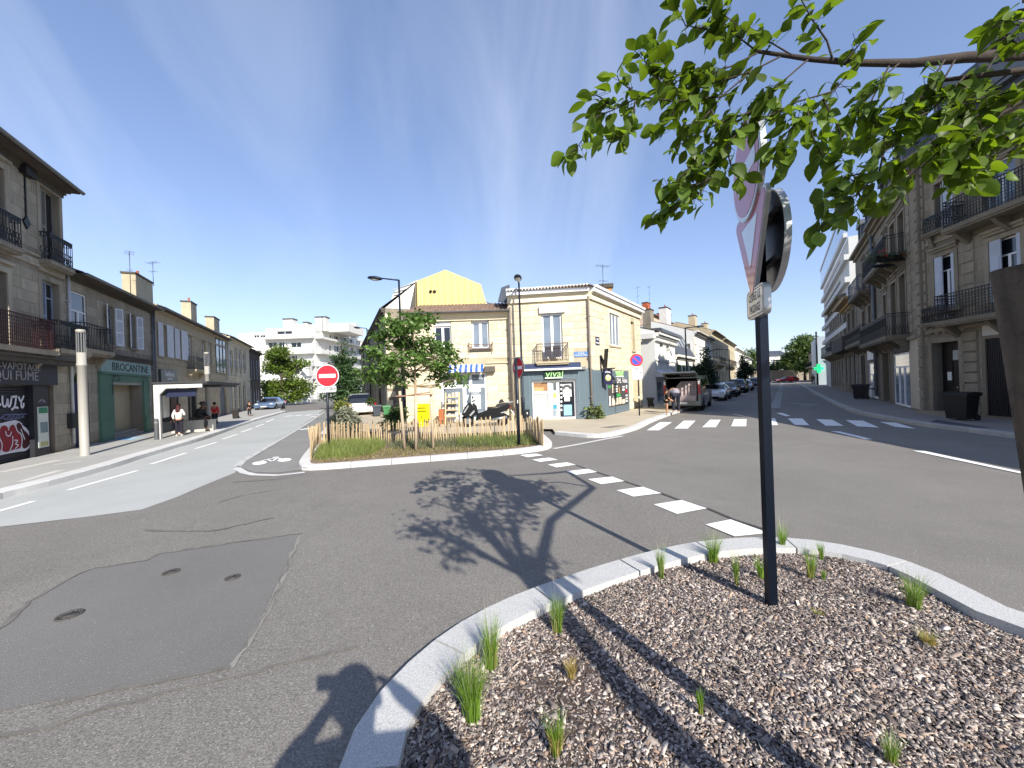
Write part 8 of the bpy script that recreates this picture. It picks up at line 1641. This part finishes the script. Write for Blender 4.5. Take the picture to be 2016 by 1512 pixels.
# grass tufts, each one a plant
G_TUFT = leafmat('tuft green', (.16, .27, .035), .35, .35); G_TUFTY = leafmat('tuft straw', (.38, .30, .11), .3, .3); G_SEED = leafmat('seed head', (.50, .50, .34), .4, .3)
tufts = [(930, 1412, 125, 34, 1.0, 'largest bright green tuft, nearest the left kerb'), (968, 1312, 100, 20, .9, 'tall thin tuft just behind the largest one by the left kerb'), (1097, 1240, 68, 18, .8, 'green tuft where the trunk shadow crosses the kerb'), (1095, 1476, 80, 24, .35, 'yellowing tuft at the bottom centre of the bed'), (1125, 1330, 40, 14, .0, 'small dry straw tuft between the green tufts'), (1380, 1402, 45, 8, .8, 'tiny green sprout in the shadow of the trunk'), (1302, 1138, 60, 9, .9, 'slender tuft by the kerb left of the signpost'), (1405, 1105, 55, 17, .9, 'bushy tuft by the kerb, left of the post beyond the slender one'), (1450, 1152, 60, 7, .8, 'thin upright tuft on the shadow of the signpost'), (1498, 1138, 45, 10, .9, 'leaning tuft touching the signpost'), (1540, 1082, 50, 10, .9, 'tuft by the kerb just right of the signpost'), (1596, 1138, 60, 11, .6, 'tuft with yellow base right of the signpost'), (1617, 1102, 38, 6, .9, 'faint small tuft beside the right kerb'), (1800, 1195, 68, 22, .8, 'leaning green tuft near the right kerb'), (1828, 1272, 38, 16, .1, 'straw coloured tuft in the right of the bed'), (1622, 1142, 22, 4, .9, 'tiny dark sprout right of the yellow based tuft'), (1755, 1508, 60, 14, .7, 'green tuft at the bottom right edge'), (1612, 1215, 20, 10, .2, 'small dry sprig behind the post on the right')]
for (x, y, hp, wp, gr, lab) in tufts:
    b = G(x, y, .06); sc = b.y/757; t = thing('grass_tuft', lab, 'grass tuft', b, 0, 'grass tufts in the near island'); h = hp*sc; r = wp*sc*.36; n = int(60+wp*8)
    pts = np.stack([rng.normal(0, r*.5, n), rng.normal(0, r*.5, n), np.zeros(n)-.01], 1); ln = min(1.0, wp*1.5/hp)
    ng = int(n*gr)
    if ng: blades('blades', pts[:ng], h*1.08, .005, ln, G_TUFT, t, (0, 0, 0), 3)
    if n-ng > 2 or gr < 1: blades('dry_blades', pts[ng:] if n-ng > 6 else pts[:12], h*(.6 if gr > .3 else .95), .005, ln*1.1, G_TUFTY, t, (0, 0, 0), 3)
    if gr > .5 and hp > 45: blades('seed_heads', pts[:max(6, n//5)]+np.array([0, 0, .02]), h*1.5, .0022, ln*.9, G_SEED, t, (0, 0, 0), 4)
# the post with four plates
p = G(1519, 1196, .05); p.z = .03; SG = thing('give_way_post', 'dark signpost with give way triangle, round plates and small text plate on the near island', 'road sign', p)
POSTM = M('dark blue post', '#141d2b', .3, .05, 3, metal=.5); th = rad(17.5); e_ = Vector((math.sin(th), math.cos(th), 0)); nl = Vector((-math.cos(th), math.sin(th), 0))
m = MB().xbox(Matrix.Translation((0, 0, 2.1)) @ Matrix.Rotation(-th+rad(22), 4, 'Z'), .075, .055, 4.2); m.build('post', POSTM, SG); MB().xbox(Matrix.Translation((0, 0, 4.22)) @ Matrix.Rotation(-th+rad(22), 4, 'Z'), .08, .06, .03).build('post_cap', IRON, SG)
PINK = M('red with reflection tint', '#b0566f', .25, .04, 1, coat=.25, spec=.3); PINKD = M('deep red reflective', '#a32d2c', .2, .05, 2); SILV = M('silver face', '#c3ccd4', .12, .03, 1, coat=.6)  # PINK: red sign face with the pale reflection mixed into its base colour
mt = Matrix(((-e_.x, 0, nl.x, 0), (-e_.y, 0, nl.y, 0), (0, 1, 0, 0), (0, 0, 0, 1)))   # local x = along the plate, y = up, z = towards the reader
def at_(c): return Matrix.Translation(Vector(c)) @ mt
c0 = Vector((0, 0, 0))+nl*.06
def tri(s, r, n=6):
    out = []; h = s*.866
    for (cx, cy, a0) in ((-s/2, h/3, 90), (0, -2*h/3, 210), (s/2, h/3, -30)):
        ctr = Vector((cx, cy))*(1-2*r/(h*2/3)*.5) 
        for k in range(n+1): a = rad(a0+120*k/n); out.append((ctr.x+r*math.cos(a), ctr.y+r*math.sin(a)))
    return out
def plate_poly(name, poly, z0, z1, mat, M4, parent):
    m = MB(); m.prism([(x, y, z0) for x, y in poly], (0, 0, z1-z0)); m.xf(M4); return m.build(name, mat, parent)
zc = 3.125; Mg = at_(c0+Vector((0, 0, zc))+e_*-.0)
o = plate_poly('give_way_plate', tri(.86, .06), -.03, 0, SRIM, Mg, SG); plate_poly('sign_border', tri(.845, .055), .0, .003, SILV, Mg, o); plate_poly('sign_face', tri(.81, .05), .003, .006, PINK, Mg, o)
plate_poly('sign_centre', [(x, y+.005) for x, y in tri(.43, .008)], .006, .009, SILV, Mg, o)
m = MB(); m.box(-.06, .06, -.31, .2, -.06, -.03); m.box(-.3, .3, .1, .14, -.05, -.03); m.xf(Mg); m.build('bracket', SBACK, o)
Md = at_(c0+Vector((0, 0, 3.70))+nl*.02+e_*-.0); circ = lambda r, n=40: [(r*math.cos(2*math.pi*k/n), r*math.sin(2*math.pi*k/n)) for k in range(n)]
o = plate_poly('round_plate', circ(.41), -.04, 0, SRIM, Md, SG); plate_poly('sign_border', circ(.40), 0, .003, SILV, Md, o); plate_poly('sign_face', circ(.37), .003, .006, PINK, Md, o); plate_poly('bar', [(-.29, -.062), (.29, -.062), (.29, .062), (-.29, .062)], .006, .009, SILV, Md, o)
Mt = at_(c0+Vector((0, 0, 2.575))+e_*-.06); o = plate_poly('text_plate', rrect(.46, .245, .05), -.05, 0, SRIM, Mt, SG); plate_poly('panel_face', rrect(.445, .23, .045), 0, .003, M('panel pale', '#c6c3bd', .3, .03, 2, coat=.4), Mt, o)
m = MB(); pr = rrect(.43, .215, .04); pi_ = rrect(.418, .203, .036)
for k in range(len(pr)): j = (k+1) % len(pr); m.add([(*pr[k], .0045), (*pr[j], .0045), (*pi_[j], .0045), (*pi_[k], .0045)], [(0, 1, 2, 3)])
m.xf(Mt); m.build('sign_line', BLACKL, o)
for s, y in (('CÉDEZ LE', .048), ('PASSAGE', -.052)): tx = text(s, o, Mt @ Vector((0, y, .0045)), .098, M('grey letter', '#4a4a4a', .5), name='sign_lettering', sx=.62, ext=.0005, sp=1.22); tx.rotation_euler = Mt.to_euler()
Mb = Matrix.Translation(-nl*.07+Vector((0, 0, 3.07))+e_*.0) @ mt; m = MB()
m.prism([(x, y, -.004) for x, y in circ(.40)], (0, 0, .004)); c1_, c2_ = circ(.40), circ(.41)
for k in range(40): j = (k+1) % 40; m.add([(*c2_[k], -.03), (*c2_[j], -.03), (*c2_[j], .016), (*c2_[k], .016), (*c1_[k], .016), (*c1_[j], .016), (*c1_[k], -.004), (*c1_[j], -.004)], [(0, 1, 2, 3), (3, 2, 5, 4), (4, 5, 7, 6)], 1)
m.xf(Mb); o = m.build('round_plate', [M('sign dark back', '#26272a', .35, .1, 3, metal=.5), SRIM], SG, None); 
m = MB(); m.box(-.25, .25, .16, .2, 0, .03); m.box(-.25, .25, -.2, -.16, 0, .03); m.xf(Mb); m.build('bracket', SBACK, o)
# ---------------------------------------------------------------- overhanging street tree (trunk behind the camera)
TR = thing('street_tree', 'broad street tree whose leafy branches hang into the top right corner', 'tree', (2.35, -1.1, .03)); T0 = Vector((2.35, -1.1, .03))
BRK_ = M('tree bark grey', '#3a322d', .9, .25, 8, .5, 50)
LEAF = leafmat('street tree leaf', (.088, .142, .017), .48, .6, back=(1.5, 1.45, .4))
def leafshape(bend, cup, asp):
    m = MB(); prof = [(0, 0), (.12, .20), (.3, .40), (.5, .46), (.7, .38), (.88, .18), (1, 0)]; vs = []; 
    for (x, w) in prof: vs += [(x, -w*asp, cup*w*asp-bend*x*x), (x, 0, -bend*x*x), (x, w*asp, cup*w*asp-bend*x*x)]
    fs = []
    for k in range(len(prof)-1):
        a = 3*k
        if k == 0: fs += [(1, 3, 4), (1, 4, 5)]
        elif k == len(prof)-2: fs += [(a, a+4, a+1), (a+1, a+4, a+2)]
        else: fs += [(a, a+3, a+4, a+1), (a+1, a+4, a+5, a+2)]
    m.add(vs, fs, 0, True); me = m.mesh('leaf', LEAF); return me
LM = [leafshape(b, c, a) for b, c, a in ((.10, .25, .70), (.28, .35, .64), (.02, .15, .72), (.4, .4, .60), (.18, .5, .66))]
br = MB(); twigs = []
def limb(pts, r0, r1, n=8): br.tube(pts, [r0+(r1-r0)*i/(len(pts)-1) for i in range(len(pts))], n, cap=True)
trunk = [Vector((2.35, -1.1, .0)), Vector((2.33, -1.08, 1.2)), Vector((2.38, -1.1, 2.6)), Vector((2.5, -1.0, 3.6)), Vector((2.6, -.9, 4.9))]; limb(trunk, .115, .06, 12)
Q = lambda x, y, d: P(x, y, d)
mainb = [Vector((2.5, -1.0, 3.5)), Vector((3.3, -.2, 4.2)), Vector((4.3, 1.4, 4.25)), Q(2090, 98, 2.75), Q(2000, 108, 2.72), Q(1900, 113, 2.7), Q(1800, 124, 2.7), Q(1700, 124, 2.7), Q(1600, 117, 2.7), Q(1490, 101, 2.72)]; limb(mainb, .062, .012)
def twig(pts, r=.006): limb(pts, r, .0025, 6); twigs.append(pts)
def tw(d, *pp, r=.006): twig([Q(x, y, d+random.uniform(-.04, .04)) for x, y in pp], r)
tw(2.7, (1640, 120), (1628, 80), (1600, 40), (1578, 0), (1570, -40), r=.008)
tw(2.7, (1558, 108), (1520, 85), (1480, 70), (1440, 40), (1400, 10))
tw(2.72, (1490, 101), (1450, 70), (1420, 40), (1390, 0), (1370, -30)); tw(2.65, (1490, 105), (1440, 130), (1390, 150), (1330, 160), (1295, 105)); tw(2.75, (1440, 90), (1400, 60), (1350, 50), (1330, 10))
tw(2.62, (1535, 112), (1480, 140), (1400, 165), (1340, 185), (1290, 145), (1250, 100)); tw(2.62, (1400, 165), (1340, 150), (1300, 135), (1290, 90))
tw(2.6, (1480, 140), (1420, 190), (1330, 200), (1260, 190), (1210, 215), (1175, 230), (1140, 285), (1115, 310)); tw(2.6, (1260, 190), (1220, 160), (1215, 150)); tw(2.6, (1210, 215), (1180, 190), (1165, 185)); tw(2.6, (1250, 200), (1245, 240), (1225, 270), (1190, 275))
tw(2.58, (1420, 190), (1380, 240), (1340, 250), (1310, 250)); tw(2.58, (1400, 215), (1420, 270), (1380, 300), (1350, 340), (1310, 370)); tw(2.6, (1330, 200), (1325, 225), (1300, 245))
tw(2.55, (1590, 118), (1530, 170), (1480, 220), (1430, 290), (1400, 350), (1370, 390), (1310, 420)); tw(2.55, (1480, 220), (1420, 240), (1370, 265), (1330, 290)); tw(2.55, (1430, 290), (1440, 330), (1460, 360)); tw(2.55, (1400, 350), (1360, 370), (1330, 400), (1295, 430)); tw(2.55, (1440, 280), (1390, 330), (1335, 360))
tw(2.55, (1690, 125), (1640, 180), (1590, 220), (1550, 260), (1520, 300)); tw(2.55, (1640, 180), (1570, 200), (1510, 230), (1470, 250)); tw(2.55, (1590, 220), (1600, 270), (1620, 310)); tw(2.5, (1620, 195), (1650, 250), (1660, 290), (1640, 320)); tw(2.55, (1560, 250), (1550, 280), (1535, 330))
tw(2.6, (1660, 125), (1690, 90), (1700, 75)); tw(2.65, (1770, 125), (1740, 150), (1690, 200), (1680, 250)); tw(2.5, (1750, 130), (1700, 230), (1760, 260))
lb = [Vector((4.3, 1.4, 4.25)), Q(2080, 130, 2.4), Q(2000, 140, 2.4), Q(1920, 150, 2.4), Q(1835, 160, 2.4)]; limb(lb, .026, .010)
tw(2.4, (1990, 142), (1900, 210), (1800, 260), (1740, 300), (1700, 340), (1660, 370)); tw(2.4, (1900, 150), (1830, 220), (1760, 250), (1700, 270))
tw(2.4, (1740, 300), (1730, 340), (1690, 380), (1650, 410), (1610, 455)); tw(2.4, (1700, 340), (1660, 350), (1620, 390)); tw(2.4, (1690, 380), (1700, 400), (1670, 430)); tw(2.4, (1740, 310), (1760, 360), (1750, 395))
tw(2.3, (2060, 170), (1960, 230), (1880, 270), (1810, 330), (1760, 370)); tw(2.3, (1960, 230), (1920, 280), (1880, 330), (1900, 360)); tw(2.3, (2060, 200), (1980, 270), (1920, 320), (1890, 365)); tw(2.25, (2070, 250), (2000, 290), (1960, 320), (1940, 340)); tw(2.3, (1880, 270), (1830, 290), (1780, 330)); tw(2.25, (2060, 215), (2000, 240), (1940, 250), (1870, 300))
tw(2.2, (2060, 60), (2010, 50), (1970, 40), (1950, 60)); tw(2.3, (2050, 100), (1990, 80), (1950, 60)); tw(2.3, (2080, 120), (2000, 180), (1940, 190), (1880, 215)); tw(2.4, (1860, 118), (1820, 180), (1790, 220), (1780, 250)); tw(2.45, (1880, 118), (1850, 170), (1800, 200), (1740, 215)); tw(2.4, (1920, 150), (1880, 200), (1850, 240)); tw(2.5, (1960, 112), (1930, 160), (1890, 190))
leaves = []
def put(p, d, L, droop=.35):
    d = (d+Vector((random.gauss(0, .45), random.gauss(0, .45), random.gauss(-droop, .3)))).normalized(); up = Vector((random.gauss(0, .55), random.gauss(0, .55), 1)); s = d.cross(up).normalized(); n = s.cross(d); leaves.append((Vector(p), d, s, n, L))
for pts in twigs:
    P2 = []
    for a, b in zip(pts, pts[1:]):
        k = max(2, int((b-a).length/.020))
        for i in range(k): P2.append((a.lerp(b, i/k), (b-a).normalized()))
    P2.append((pts[-1], (pts[-1]-pts[-2]).normalized())); n = len(P2)
    for i, (q, d) in enumerate(P2):
        if i < n*.16: continue
        for _r in range(1 if random.random() < .7 else 2):
            sd = d.cross(Vector((0, 0, 1))).normalized()*(1 if i % 2 else -1); off = Vector((random.gauss(0, .035), random.gauss(0, .035), random.gauss(0, .035))); st_ = q+off; put(st_, d*.6+sd*.8, random.choice((.06, .09, .11, .125, .14))*random.uniform(.85, 1.1)); br.tube([q, st_], .0016, 3, cap=False)
    put(P2[-1][0], P2[-1][1], .11)
# the rest of the crown, overhead and out of the picture, throws the leafy shadow on the road
hid = []
for _ in range(64):
    a = trunk[random.choice((2, 3, 3, 4))]; e = Vector((random.uniform(-.6, 3.3), random.uniform(-1.5, 2.0), random.uniform(3.3, 4.9)))
    mid = a.lerp(e, .5)+Vector((0, 0, .2))
    la = e+Ld*(e.z/-Ld.z)
    if la.y < .5 or any(inview(q, .12) for q in (e, mid, a.lerp(e, .8))): continue
    lu = la.x/la.y*FPX+1008; lv = 769+FPX*EYE/la.y-(lu-1008)*.035
    if ((lu-965)/250)**2+((lv-1060)/125)**2 > 1: continue
    limb([a, mid, e], .028, .005, 6)
    for _ in range(44):
        q = mid.lerp(e, random.random()**.6)+Vector((random.gauss(0, .11), random.gauss(0, .11), random.gauss(0, .08)))
        la = q+Ld*(q.z/-Ld.z); lu = la.x/la.y*FPX+1008; lv = 769+FPX*EYE/la.y-(lu-1008)*.035 if la.y > .5 else 9999
        if ((lu-965)/240)**2+((lv-1062)/118)**2 > random.uniform(.55, 1.15): continue
        if not inview(q, .14): hid.append((q, (e-mid).normalized()))
for q, d in hid: put(q, d, random.uniform(.08, .13))
br.xf(Matrix.Translation(-T0)); br.build('trunk', BRK_, TR)
vis = [l for l in leaves if inview(l[0], 0)]; oth = [l for l in leaves if not inview(l[0], 0)]
vis.sort(key=lambda l: -l[4]/l[0].y); nvis = len(vis)
def lmat(l): p_, d, s, n, L = l; return Matrix(((d.x, s.x, n.x, p_.x-T0.x), (d.y, s.y, n.y, p_.y-T0.y), (d.z, s.z, n.z, p_.z-T0.z), (0, 0, 0, 1))) @ Matrix.Diagonal((L, L, L, 1))
for l in vis[:300]:
    o = link('leaf', random.choice(LM), TR); o.matrix_basis = lmat(l)
rest = MB(); lv = [([tuple(v.co) for v in me.vertices], [tuple(f.vertices) for f in me.polygons]) for me in LM]
for l in vis[300:]+oth:
    vs, fs = random.choice(lv); M4 = lmat(l); rest.add([M4 @ Vector(v) for v in vs], fs, 0, True)
stuff(rest.build('leaf', LEAF, TR)); print('leaves visible', nvis, 'hidden', len(oth))
# stakes of the street tree
sk = thing('tree_stake', 'rough brown wooden stake leaning in at the right edge of the picture', 'tree stake', (3.0, 2.05, .03)); tp = P(2010, 524, 1.18); b_ = Vector((tp.x, tp.y, tp.z)); bt = Vector((tp.x+.2, 1.12, .03)); sk.location = bt
m = MB(); m.tube([Vector((0, 0, 0)), (b_-bt)*.5+Vector((.0, 0, 0)), b_-bt], [.062, .062, .062], 12); m.build('post', M('rough stake', '#574a3b', .9, .45, 12, .9, 40, streak=.5, spots=[('#2e241b', 7, .55, .15)]), sk)
